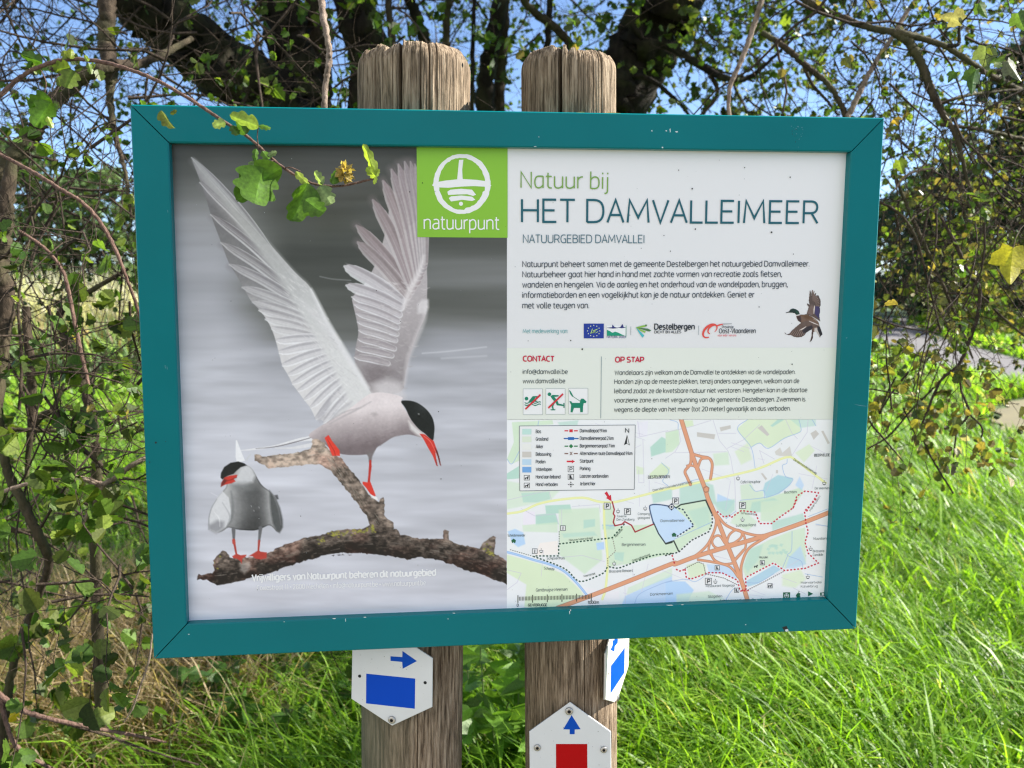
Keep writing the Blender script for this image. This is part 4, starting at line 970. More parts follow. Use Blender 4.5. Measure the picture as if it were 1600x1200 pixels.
# --- coloured fields of the right half
def sheet(name, pts, srgb, y, parent=board):
    mb = MB(); pol(mb, pts, y); return mb.build(name, [ink(name + '_ink', srgb)], parent)
sheet('contact_section', [(792, 543.5), (1312, 543), (1306, 655.5), (792, 656)], (210, 217, 211), REC - .0003)
# --- logo square
logo = sheet('logo_square', [(651, 228), (793, 228), (793, 371.5), (652, 370.5)], (124, 178, 50), REC - .0007)
M_ink_white = ink('white_ink', (232, 236, 236))
Zl = zz(640, 220, 16 / 3.)
mb = MB()
def blob(mb, pts, y, mi=0):
    pol(mb, pts, y, mi)
ring_o, ring_i = [], []
rl = random.Random(5)
for k in range(72):
    a = 2 * math.pi * k / 72
    ro = 1 + rl.uniform(-.010, .010); wv = 38 + 11 * math.cos(a * 2 + .6) * .6 + rl.uniform(-3, 3) + (14 if 0.3 < a < 1.4 else 0)
    ring_o.append((436 + 238 * ro * math.cos(a), 360 + 250 * ro * math.sin(a)))
    ring_i.append((436 + (238 - wv) * math.cos(a), 360 + (250 - wv) * math.sin(a)))
ro_, ri_ = Zl(*ring_o), Zl(*ring_i)
for k in range(72):
    j = (k + 1) % 72
    pol(mb, [ro_[k], ro_[j], ri_[j], ri_[k]], REC - .00082)
pol(mb, Zl((186, 372), (205, 348), (300, 332), (430, 318), (560, 326), (640, 338), (682, 375), (640, 384), (540, 378), (430, 382), (320, 392), (220, 388)), REC - .00086)
pol(mb, Zl((412, 160), (448, 158), (438, 240), (442, 326), (396, 326), (404, 240)), REC - .00090)
pol(mb, Zl((314, 425), (340, 408), (430, 400), (520, 408), (554, 450), (530, 460), (480, 446), (400, 448), (322, 452)), REC - .00086)
pol(mb, Zl((326, 478), (345, 464), (430, 456), (520, 466), (548, 492), (520, 502), (440, 492), (345, 506)), REC - .00086)
pol(mb, Zl(*[(428 + 17 * math.cos(a), 525 + 17 * math.sin(a)) for a in np.linspace(0, 2 * math.pi, 14)[:-1]]), REC - .00086)
mb.build('emblem', [M_ink_white], logo)
TX = REC - .0009
def words(name, lines, srgb, parent=board, y=TX, weight=None):
    """lines: (text, x0, y0, x1, y1, cap height px, weight)"""
    mb = MB()
    for s, x0, y0, x1, y1, cap, wt in lines:
        p0, p1 = b2(x0, y0, REC), b2(x1, y1, REC)
        c = b2(x0, y0 - cap, REC)[1] - p0[1]
        text_line(mb, s, p0, p1, c, wt, y)
    return mb.build(name, [ink(name + '_ink', srgb)], parent)
words('wordmark', [('n\u00e1tuurpunt', 663, 357.8, 779.5, 358.6, 20.4, 1.0)], (240, 244, 230), logo, REC - .0011)
words('heading', [('Natuur bij', 814, 293.2, 949, 295, 24.8, .85)], (112, 150, 70))
words('title', [('HET DAMVALLEIMEER', 815.5, 347, 1276, 349, 35.6, .98)], (22, 84, 98))
words('subtitle', [('NATUURGEBIED DAMVALLEI', 817.5, 379.3, 1006, 379.6, 12.4, 1.05)], (64, 100, 116))
words('introduction_text', [
    ('Natuurpunt beheert samen met de gemeente Destelbergen het natuurgebied Damvalleimeer.', 816.5, 417, 1264, 416.2, 8.6, 1.3),
    ('Natuurbeheer gaat hier hand in hand met zachte vormen van recreatie zoals fietsen,', 816.5, 433, 1221, 432.2, 8.6, 1.3),
    ('wandelen en hengelen. Via de aanleg en het onderhoud van de wandelpaden, bruggen,', 816.5, 449.2, 1230, 448.2, 8.6, 1.3),
    ('informatieborden en een vogelkijkhut kan je de natuur ontdekken. Geniet er', 816.5, 465.2, 1178, 464.4, 8.6, 1.3),
    ('met volle teugen van.', 816.5, 481.6, 920, 481.4, 8.6, 1.3)], (58, 66, 78))
words('partners_caption', [('Met medewerking van:', 817, 520.4, 887, 520.3, 6.2, 1.1)], (92, 156, 160))
words('section_heading', [('CONTACT', 817.5, 564.2, 865.5, 564.4, 7.8, 2.3)], (182, 36, 66))
words('section_heading', [('OP STAP', 961.5, 565.7, 1005.2, 565.9, 7.8, 2.3)], (182, 36, 66))
words('contact_text', [('info@damvallei.be', 817, 584, 886.5, 584, 6.6, 1.3), ('www.damvallei.be', 817, 598.6, 882.5, 598.4, 6.6, 1.3)], (62, 74, 78))
words('visitor_text', [
    ('Wandelaars zijn welkom om de Damvallei te ontdekken via de wandelpaden.', 960.5, 585.6, 1242, 584.2, 6.7, 1.3),
    ('Honden zijn op de meeste plekken, tenzij anders aangegeven, welkom aan de', 960, 599.6, 1248, 598.3, 6.7, 1.3),
    ('leiband zodat ze de kwetsbare natuur niet verstoren. Hengelen kan in de daartoe', 960, 614.2, 1260.5, 612.4, 6.7, 1.3),
    ('voorziene zone en met vergunning van de gemeente Destelbergen. Zwemmen is', 959.8, 628.6, 1257.5, 626.8, 6.7, 1.3),
    ('wegens de diepte van het meer (tot 20 meter) gevaarlijk en dus verboden.', 959.6, 643.3, 1234.5, 641.2, 6.7, 1.3)], (70, 78, 80))
words('photo_caption', [('Vrijwilligers van Natuurpunt beheren dit natuurgebied', 394.5, 907.2, 680.5, 898.6, 9.6, 2.3)], (240, 242, 246), po[0])
words('photo_address', [('Coxiestraat 11 * 2800 Mechelen * info@natuurpunt.be * www.natuurpunt.be', 402, 921.6, 665, 913.6, 7.4, 1.2)], (226, 230, 236), po[0])
mb = MB(); pol(mb, [(939, 557), (939.9, 557), (938.9, 653.5), (938, 653.5)], TX); mb.build('divider', [ink('divider_ink', (120, 140, 148))], board)
# --- partner logos
bl = [(912, 505.6), (943.4, 505.6), (943.2, 528.6), (912, 528.6)]
fl = sheet('flag_logo', bl, (28, 52, 140), REC - .0006)
mb = MB()
for k in range(12):
    a = 2 * math.pi * k / 12; cx, cy = 927.5 + 9.6 * math.cos(a), 517 + 8.6 * math.sin(a)
    pol(mb, [(cx + (1.25 if j % 2 == 0 else .55) * math.sin(2 * math.pi * j / 10), cy - (1.25 if j % 2 == 0 else .55) * math.cos(2 * math.pi * j / 10)) for j in range(10)], TX)
mb.build('stars', [ink('star_ink', (200, 208, 190))], fl)
mb = MB()
for pts in ([(922, 521.5), (925, 513.2), (926, 513.6), (924, 520.4), (928, 520), (930, 514), (931, 514.4), (929.6, 519)], [(926, 516.5), (934, 513.2), (933, 515), (927, 518)], [(929, 521), (935, 516.5), (933, 519.5)]):
    pol(mb, pts, REC - .00095)
mb.build('life_word', [ink('life_ink', (160, 190, 130))], fl)
nat = sheet('bird_logo', [(948, 508.5), (978.4, 508.5), (978, 524.6), (948, 524.6)], (216, 222, 228), REC - .0006)
mb = MB()
for p in ([(946.5, 512.2), (956, 511.2), (957, 507), (960, 511), (966, 512.4), (958, 513.4)], [(964, 511.6), (969, 511), (972.5, 506), (974, 510.6), (978, 511.6), (971, 512.8)]): pol(mb, p, TX, 0)
pol(mb, [(948, 515.2), (952, 517), (957, 520), (961, 518.2), (966, 519.8), (970, 522), (976, 524.4), (948, 524.6)], TX, 1)
pol(mb, [(977.6, 508.6), (978.4, 508.6), (978.2, 527), (977.4, 527)], REC - .00093, 1)
mb.build('bird_mark', [ink('navy_ink', (44, 48, 110)), ink('green_ink', (20, 140, 110))], nat)
words('logo_lettering', [('NATURA 2000', 948, 528, 977, 528, 3.2, 1.5)], (70, 74, 130), nat)
mb = MB()
pol(mb, [(985, 510), (985.8, 510), (985.6, 523.6), (984.9, 523.6)], TX)
mb.build('divider', [ink('divider_ink', (150, 160, 166))], board); mb = MB()
pol(mb, [(1091, 508.6), (1091.8, 508.6), (1091.4, 523.4), (1090.7, 523.4)], TX)
mb.build('divider', [ink('divider_ink', (150, 160, 166))], board)
mb = MB()
for p, mi in (([(993, 511.5), (1004, 508.5), (1012, 507.5), (1008, 510.5), (998, 512.5)], 0), ([(993, 511.5), (1012, 513.4), (1017.5, 516.2), (1014, 518)], 2), ([(993, 511.5), (1009, 518), (1007, 520), (1001, 517)], 0), ([(993, 511.5), (998, 516), (1006.5, 524), (1003.5, 527.6), (999.6, 522)], 1)):
    pol(mb, p, TX - .00004 * len(mb.f), mi)
pol(mb, [(1008, 507), (1010, 507), (1010, 510), (1008, 510)], REC - .0012, 2)
mb.build('rays_logo', [ink('lime_ink', (128, 176, 70)), ink('aqua_ink', (70, 170, 180)), ink('moss_ink', (70, 110, 70))], board)
words('logo_lettering', [('Destelbergen', 1022.5, 514.6, 1084.5, 514.6, 8.4, 1.9), ('DICHT BIJ ALLES', 1022.5, 520.6, 1063.8, 520.4, 3.8, 1.8)], (40, 44, 54))
mb = MB()
def arcs(cx, cy, rx, ry, a0, a1, w0, w1, rot, y, mi):
    A = np.linspace(a0, a1, 26); pts = []
    for t in A:
        u, v = rx * math.cos(t), ry * math.sin(t); pts.append((cx + u * math.cos(rot) - v * math.sin(rot), cy + u * math.sin(rot) + v * math.cos(rot)))
    r = ribbon(np.array(pts), .5); q0, q1 = r
    c = np.array(pts); ws = np.interp(np.linspace(0, 1, 26), [0, .5, 1], [w0, w1, w0 * .6])[:, None]
    a_, b_ = c + (q0 - c) * ws, c + (q1 - c) * ws
    for k in range(25): pol(mb, [a_[k], a_[k + 1], b_[k + 1], b_[k]], y, mi)
arcs(1109, 517, 13, 7.6, 2.2, 7.2, 1.6, 3.6, -.75, TX, 0)
arcs(1113, 514.5, 8.4, 5.2, -3.6, 1.6, 1.4, 3.0, -.75, REC - .00096, 0)
pol(mb, [(1118, 509), (1124, 506.4), (1130, 505.6), (1129, 507.2), (1120, 510)], REC - .00102, 0)
pol(mb, [(1129, 505.7), (1143, 505.4), (1143, 506.2), (1129, 506.8)], REC - .00106, 1)
mb.build('ribbon_logo', [ink('red_ink', (206, 74, 66)), ink('grey_ink', (130, 130, 134))], board)
words('logo_lettering', [('Provincie', 1128, 512.8, 1145.5, 512.8, 4, 1.5), ('Oost-Vlaanderen', 1123.5, 520.4, 1180, 520.2, 6.8, 1.5)], (72, 76, 84))
words('logo_lettering', [('voor ieder van ons', 1121, 525.4, 1150, 525.4, 3.2, 1.2)], (206, 90, 100))
# --- the duck
CD = paint_duck()
canvas_objects(CD, loc, {1: 'flying_duck_picture'}, M_print, board, REC - .0004)
# --- prohibition pictograms
Zp = zz(790, 540, 1600 / 270.)
M_pg, M_pr, M_pb, M_pw = ink('pictogram_green', (14, 120, 94)), ink('pictogram_red', (190, 44, 56)), ink('pictogram_border', (160, 172, 170)), ink('pictogram_ground', (222, 226, 226))
def frame_px(mb, x0, y0, x1, y1, t, y, mi):
    for q in ([(x0, y0), (x1, y0), (x1, y0 + t), (x0, y0 + t)], [(x0, y1 - t), (x1, y1 - t), (x1, y1), (x0, y1)], [(x0, y0 + t), (x0 + t, y0 + t), (x0 + t, y1 - t), (x0, y1 - t)], [(x1 - t, y0 + t), (x1, y0 + t), (x1, y1 - t), (x1 - t, y1 - t)]): pol(mb, q, y, mi)
def circ(cx, cy, r, n=14): return [(cx + r * math.cos(a), cy + r * math.sin(a)) for a in np.linspace(0, 2 * math.pi, n + 1)[:-1]]
def pict(nm, box, shapes, bar):
    mb = MB(); (x0, y0), (x1, y1) = Zp(*box)
    pol(mb, [(x0, y0), (x1, y0), (x1, y1), (x0, y1)], REC - .0006, 3)
    frame_px(mb, x0, y0, x1, y1, .6, REC - .0008, 2)
    for k, s in enumerate(shapes): pol(mb, Zp(*s), REC - .0009 - k * .00004, 0)
    if bar: pol(mb, Zp(*bar), REC - .0013, 1)
    mb.build(nm, [M_pg, M_pr, M_pb, M_pw], board)
def wavy(y0):
    top = [(175 + 10 * k, y0 + 7 * math.sin(k * .8)) for k in range(16)]; return top + [(x, y + 9) for x, y in top[::-1]]
pict('swimming_pictogram', ((160, 398), (343, 640)), [circ(193, 490, 17), [(215, 512), (250, 468), (300, 466), (310, 476), (268, 482), (286, 512), (300, 520), (210, 518)], wavy(522), wavy(542)], [(178, 582), (318, 445), (326, 462), (186, 594)])
pict('skating_pictogram', ((370, 396), (552, 637)), [circ(405, 450, 17), [(414, 470), (432, 456), (490, 458), (490, 470), (450, 474), (478, 510), (470, 530), (440, 505)], [(460, 520), (480, 510), (490, 536), (540, 548), (540, 560), (474, 552)], [(534, 530), (544, 530), (545, 575), (535, 575)], [(448, 508), (462, 520), (440, 560), (446, 592), (434, 594), (424, 556)], [(414, 590), (462, 588), (456, 598), (418, 598)]], [(390, 570), (526, 440), (536, 452), (398, 584)])
pict('dog_pictogram', ((582, 393), (763, 635)), [[(586, 410), (600, 420), (626, 466), (618, 474), (598, 448)], [(622, 466), (690, 512), (688, 516), (620, 471)], [(590, 516), (606, 514), (616, 530), (686, 530), (690, 504), (702, 490), (722, 492), (748, 518), (742, 530), (722, 532), (716, 560), (714, 615), (690, 616), (688, 576), (632, 576), (618, 618), (600, 616), (606, 548)]], None)
# --- the map
CM = paint_map()
mp = canvas_objects(CM, loc, {0: 'route_map'}, M_print, board, REC - .0003)[0]
Zg = zz(790, 655, 1600 / 210.)
mb = MB()
lc = Zg((163, 80), (1542, 68), (1530, 834), (168, 852))
pol(mb, lc, REC - .0006, 0)
for k in range(4):
    a, b = lc[k], lc[(k + 1) % 4]; d = (b - a) / np.hypot(*(b - a)); nn = np.array([-d[1], d[0]]) * .45
    pol(mb, [a - nn, b - nn, b + nn, a + nn], REC - .0007 - k * .00002, 1)
legend = mb.build('map_legend', [ink('legend_white', (222, 225, 232)), ink('legend_line', (96, 104, 112))], mp)
mb = MB(); sw = [(180, 214, 208), (206, 218, 202), (220, 226, 220), (192, 190, 186), (176, 204, 236), (110, 160, 214)]
for k, c in enumerate(sw):
    y = 114 + k * 90.4; mb.mark('legend_swatch'); pol(mb, Zg((198, y), (306, y), (306, y + 67), (198, y + 67)), REC - .0008, k)
mb.build_each([ink('swatch_ink', c) for c in sw], mp)
mb = MB(); lm = [ink('legend_red', (196, 36, 54)), ink('legend_blue', (28, 96, 172)), ink('legend_green', (36, 116, 70)), ink('legend_brown', (122, 94, 84)), ink('legend_black', (34, 38, 42)), ink('legend_paper', (226, 228, 232))]
def bar(y, x0, x1, mi, h=14): pol(mb, Zg((x0, y - h / 2), (x1, y - h / 2), (x1, y + h / 2), (x0, y + h / 2)), REC - .0008, mi)
for y, mi, hw in ((137, 0, 20), (229, 1, 36), (320, 2, 0), (408, 3, 0)):
    mb.mark('legend_symbol'); bar(y, 700, 744, mi); bar(y, 812, 858, mi)
    if mi == 1: bar(y, 690, 700, 4, 13); bar(y, 858, 868, 4, 13)
    if hw: bar(y, 778 - hw, 778 + hw, mi, 34)
    if mi == 2: pol(mb, Zg((778, 294), (804, 320), (778, 346), (752, 320)), REC - .0009, 2)
    if mi == 3: pol(mb, Zg((760, 388), (770, 388), (797, 426), (787, 426)), REC - .0009, 3); pol(mb, Zg((787, 388), (797, 388), (770, 426), (760, 426)), REC - .0010, 3)
mb.mark('legend_symbol'); pol(mb, Zg((726, 492), (790, 492), (786, 480), (826, 502), (786, 524), (790, 512), (726, 512)), REC - .0008, 0)
for (x0, y0, x1, y1) in ((740, 556, 812, 628), (740, 652, 812, 718), (217, 664, 287, 726), (217, 756, 287, 818)):
    mb.mark('legend_symbol')
    a, b = Zg((x0, y0), (x1, y1)); pol(mb, [(a[0], a[1]), (b[0], a[1]), (b[0], b[1]), (a[0], b[1])], REC - .0007, 5); frame_px(mb, a[0], a[1], b[0], b[1], .75, REC - .0008, 4)
    if y0 == 652: pol(mb, Zg((758, 664), (780, 664), (782, 690), (796, 698), (796, 708), (758, 708)), REC - .0009, 4)
    dogm = [(228, 690), (236, 694), (256, 690), (262, 676), (278, 682), (270, 694), (268, 714), (258, 714), (254, 702), (240, 704), (238, 716), (228, 714)]
    if x0 == 217: dy = y0 - 664; pol(mb, Zg(*[(x, y + dy) for x, y in dogm]), REC - .0009, 4)
mb.mark('legend_symbol'); pol(mb, Zg((776, 738), (788, 764), (814, 776), (788, 788), (776, 814), (764, 788), (738, 776), (764, 764)), REC - .0008, 4); pol(mb, Zg(*circ(776, 776, 19)), REC - .0009, 5); pol(mb, Zg(*circ(776, 776, 11)), REC - .0010, 4)
mb.mark('north_arrow'); pol(mb, Zg((1444, 184), (1444, 290), (1408, 308)), REC - .0008, 4)
for q in (((1444, 184), (1476, 308), (1470, 308), (1442, 196)), ((1476, 308), (1444, 292), (1444, 287), (1476, 303))): pol(mb, Zg(*q), REC - .0009 - .00003 * len(q), 4)
mb.build_each(lm, mp)
def zl(s, x0, y0, x1, y1, cap, wt): 
    a, b = Zg((x0, y0), (x1, y1)); return (s, a[0], a[1], b[0], b[1], cap / 7.62, wt)
for l_ in ([zl(t, 360, 163 + k * 90, 360 + w_, 163 + k * 90, 38, 1.5) for k, (t, w_) in enumerate((('Bos', 58), ('Grasland', 143), ('Akker', 84), ('Bebouwing', 178), ('Poelen', 110), ('Waterlopen', 188), ('Hond aan leiband', 288), ('Hond verboden', 256)))]
      + [zl(t, 884, 154 + k * 90, 884 + w_, 154 + k * 90, 38, 1.5) for k, (t, w_) in enumerate((('Damvalleipad 9 km', 316), ('Damvalleimeerpad 2 km', 396), ('Bergenmeersenpad 7 km', 410), ('Alternatieve route Damvalleipad 9 km', 620), ('Startpunt', 158), ('Parking', 120), ('Laarzen aanbevolen', 334), ('Je bent hier', 182)))]
      + [zl('N', 1424, 156, 1464, 156, 46, 2.2), zl('P', 762, 611, 790, 611, 38, 2.0)]): words('legend_text', [l_], (66, 72, 80), mp, REC - .0011)
# map signs and names
mb = MB()
def psign(x, y, s=5.2, mi=1):
    pol(mb, [(x - s, y - s), (x + s, y - s), (x + s, y + s), (x - s, y + s)], REC - .0006, 0); frame_px(mb, x - s, y - s, x + s, y + s, .8, REC - .0007, mi)
PS = [(948.5, 790.5), (980.3, 799), (1055.3, 782.5), (1160, 789.5), (1106.6, 908)]
for x, y in PS: mb.mark('parking_sign'); psign(x, y)
IS = [(879.5, 825), (835.5, 861)]
for x, y in IS: mb.mark('information_sign'); psign(x, y, 4.2)
BS = [(1120.5, 887), (1150.8, 922), (1191, 879)]
for x, y in BS:
    mb.mark('boot_sign'); psign(x, y, 3.8); pol(mb, [(x - 1.8, y - 2.4), (x + .2, y - 2.4), (x + .4, y + .4), (x + 1.8, y + 1.2), (x + 1.8, y + 2.4), (x - 1.8, y + 2.4)], REC - .0008, 1)
for x, y in ((1203, 915), (1181, 884.5)):
    mb.mark('dog_sign')
    if x > 1190: psign(x, y, 3.8)
    pol(mb, [(x - 3, y - 1), (x - 2, y - .4), (x + .6, y - .8), (x + 1.6, y - 2.4), (x + 3.2, y - 1.4), (x + 2, y), (x + 1.8, y + 2.6), (x + .6, y + 2.6), (x, y + .8), (x - 1.4, y + .8), (x - 1.8, y + 2.6), (x - 2.8, y + 2.4)], REC - .0008, 1)
for x, y in ((965.6, 798.4), (1008, 794), (845.5, 860.5), (959.5, 880), (1153, 747), (1287.5, 754.5), (1160, 811.5), (1266.4, 857), (1262, 901), (1117.6, 908.4)):   # cups
    mb.mark('cup_sign')
    pol(mb, [(x - 3, y - 1), (x + 3, y - 1), (x + 2.2, y + 2.4), (x + .9, y + 3.4), (x - .9, y + 3.4), (x - 2.2, y + 2.4)], REC - .0006, 1)
    pol(mb, [(x - 2.3, y - .4), (x + 2.3, y - .4), (x + 1.6, y + 2.0), (x - 1.6, y + 2.0)], REC - .0007, 0)
    pol(mb, [(x - .4, y - 4), (x + .4, y - 4), (x + .4, y - 2), (x - .4, y - 2)], REC - .0006, 1)
x, y = 1049, 791.8; mb.mark('position_mark')
pol(mb, [(x, y - 6), (x + 2.5, y - 2.5), (x + 6, y), (x + 2.5, y + 2.5), (x, y + 6), (x - 2.5, y + 2.5), (x - 6, y), (x - 2.5, y - 2.5)], REC - .0007, 2); pol(mb, circ(x, y, 4.2), REC - .0008, 2); pol(mb, circ(x, y, 3.1), REC - .0009, 0); pol(mb, circ(x, y, 1.7), REC - .0010, 2)
for x, y in ((802.5, 845), (1053, 835.5)):
    mb.mark('hut_sign')
    pol(mb, [(x, y - 3.6), (x + 3.6, y - .8), (x + 2.4, y + 3.2), (x + .8, y + 3.2), (x, y + 1), (x - .8, y + 3.2), (x - 2.4, y + 3.2), (x - 3.6, y - .8)], REC - .0007, 3)
mb.mark('start_arrow'); pol(mb, [(944.5, 770.5), (948, 767.6), (952, 774.6), (954.4, 773), (955.4, 783), (946.8, 778), (949, 776.6)], REC - .0007, 4)
mb.mark('app_icon'); a = zz(1040, 780, 1600 / 270.)
pol(mb, a((1086, 862), (1152, 860), (1150, 928), (1088, 930)), REC - .0006, 3)
mb.build_each([ink('sign_paper', (228, 230, 232)), ink('sign_line', (66, 74, 80)), ink('here_ink', (34, 48, 74)), ink('hut_green', (30, 92, 62)), ink('start_red', (196, 38, 58))], mp)
mb = MB(); mb.mark('app_emblem')
r_o, r_i = a(*circ(1119, 893, 22, 20)), a(*circ(1119, 893, 18, 20))
for k in range(20): pol(mb, [r_o[k], r_o[(k + 1) % 20], r_i[(k + 1) % 20], r_i[k]], REC - .0007, 0)
pol(mb, a((1098, 890), (1140, 890), (1140, 897), (1098, 897)), REC - .00075, 0); pol(mb, a((1116, 873), (1122, 873), (1122, 890), (1116, 890)), REC - .0008, 0)
mb.mark('app_icon'); pol(mb, a((1210, 880), (1222, 866), (1240, 868), (1248, 876), (1240, 886), (1248, 896), (1238, 908), (1226, 906), (1214, 908), (1204, 892)), REC - .0007, 1); pol(mb, a((1226, 862), (1234, 848), (1238, 850), (1232, 864)), REC - .0007, 1)
mb.mark('app_icon'); pol(mb, a((1318, 852), (1364, 874), (1318, 898)), REC - .0007, 1)
mb.mark('app_icon'); pol(mb, a((1428, 864), (1478, 860), (1476, 890), (1430, 892)), REC - .0007, 1); pol(mb, a((1442, 868), (1464, 867), (1463, 886), (1443, 887)), REC - .0008, 0)
mb.build_each([ink('icon_white', (226, 230, 230)), ink('icon_green', (24, 92, 70))], mp)
sc_ = []
mb = MB(); ZCc = zz(790, 780, 1600 / 260.)
for k in range(51):
    x = 118 + k * 14.1; yb = 972 - k * .06; big = k % 10 == 0
    w_ = 4 if big else 3
    pol(mb, ZCc((x - w_, (922 if big else 936) - k * .35), (x + w_, (922 if big else 936) - k * .35), (x + w_, (996 if big else 974) - k * .35), (x - w_, (996 if big else 974) - k * .35)), REC - .0007)
mb.build('scale_bar', [ink('scale_ink', (62, 70, 60))], mp)
ZDd = zz(1040, 780, 1600 / 270.); ZBb = zz(1040, 650, 1600 / 270.); ZAa = zz(790, 650, 1600 / 260.)
def nm(Z, s, a, b, cap, wt=1.2):
    p, q = Z(a, b); return (s, p[0], p[1], q[0], q[1], cap, wt)
for l_ in ([nm(ZCc, 'Bergenmeersen', (1118, 448), (1342, 446), 4.2), nm(ZCc, 'Gentbrugse Meersen', (292, 886), (592, 878), 4.6), nm(ZCc, 'Scheldemeander', (20, 358), (188, 356), 3.6), nm(ZCc, 'Schelde', (368, 672), (466, 684), 3.8),
    nm(ZCc, 'Schipsenhuis', (396, 578), (566, 576), 3.8), nm(ZCc, 'Brasserie Reinaert', (998, 704), (1222, 696), 3.8), nm(ZCc, 'Taverne', (1066, 172), (1160, 172), 3.2), nm(ZCc, 'Den Zandberg', (1066, 204), (1235, 203), 3.2), nm(ZCc, 'Camping', (1270, 150), (1384, 150), 3.4), nm(ZCc, 'grasgoed', (1270, 188), (1384, 187), 3.4),
    nm(ZCc, 'Damvalleimeer', (1490, 218), (1720, 214), 3.8), nm(ZCc, 'Donkmeersen', (1390, 925), (1605, 915), 3.8), nm(ZDd, 'Slagelen', (392, 910), (520, 906), 3.8), nm(ZDd, 'Restaurant Slagelaar', (372, 812), (640, 806), 3.4), nm(ZDd, "Luthase Rand", (652, 252), (832, 248), 3.8), nm(ZDd, 'Heusden', (866, 546), (944, 546), 3.4),
    nm(ZDd, 'Muurskens', (1366, 374), (1496, 372), 3.6), nm(ZDd, 'Brasserie', (1362, 490), (1466, 488), 3.6), nm(ZDd, 'Candide', (1362, 524), (1454, 522), 3.6), nm(ZDd, 'Moervaartvallei', (1250, 780), (1440, 776), 3.2), nm(ZDd, 'Kalverbrug', (1250, 816), (1404, 812), 3.2), nm(ZBb, 'Bochten', (1098, 716), (1210, 712), 3.8), nm(ZBb, 'Caf\u0065 Nenuphar', (694, 622), (876, 618), 3.8), nm(ZBb, 'De Veerman', (1380, 678), (1512, 676), 3.4)]): words('place_name', [l_], (96, 108, 110), mp, REC - .0008)
for l_ in ([nm(ZAa, 'DESTELBERGEN', (1370, 600), (1576, 594), 4.2, 1.6), nm(ZBb, 'BEERVELDE', (1376, 374), (1516, 370), 3.8, 1.6), nm(ZCc, 'GENTBRUGGE', (216, 1028), (396, 1026), 4, 1.6), nm(ZCc, '0', (108, 1030), (122, 1030), 4.4, 1.6), nm(ZCc, '1000m', (790, 1004), (894, 1002), 4.4, 1.6),
    nm(ZDd, 'Achtergrondkaart: OpenStreetMap', (498, 946), (1040, 930), 3.2, 1.3)]): words('village_name', [l_], (64, 72, 74), mp, REC - .0009)
for l_ in ([nm(ZBb, 'Dendermondesteenweg', (1180, 408), (1390, 540), 3.2), nm(ZAa, 'Dendermondesteenweg', (1416, 724), (1790, 640), 3.2), nm(ZCc, 'Meersstraat', (1060, 366), (1126, 290), 3), nm(ZCc, 'Nieuwe Meersdreef', (610, 402), (836, 380), 3), nm(ZCc, 'Damvalleistraat', (1220, 600), (1390, 538), 3.2), nm(ZCc, 'Meerstraat', (752, 748), (862, 720), 3), nm(ZBb, 'Heerbaan', (1340, 880), (1432, 744), 2.8), nm(ZDd, 'Schoolstraat', (694, 134), (840, 148), 3)]): words('street_name', [l_], (58, 76, 62), mp, REC - .0010)
for x, y in PS:
    words('sign_initial', [('P', x - 1.6, y + 3.2, x + 1.9, y + 3.2, 6.4, 2.0)], (50, 58, 64), mp, REC - .0010)
for x, y in IS:
    words('sign_initial', [('I', x - .1, y + 2.6, x + .3, y + 2.6, 5.2, 2.2)], (50, 58, 64), mp, REC - .0010)

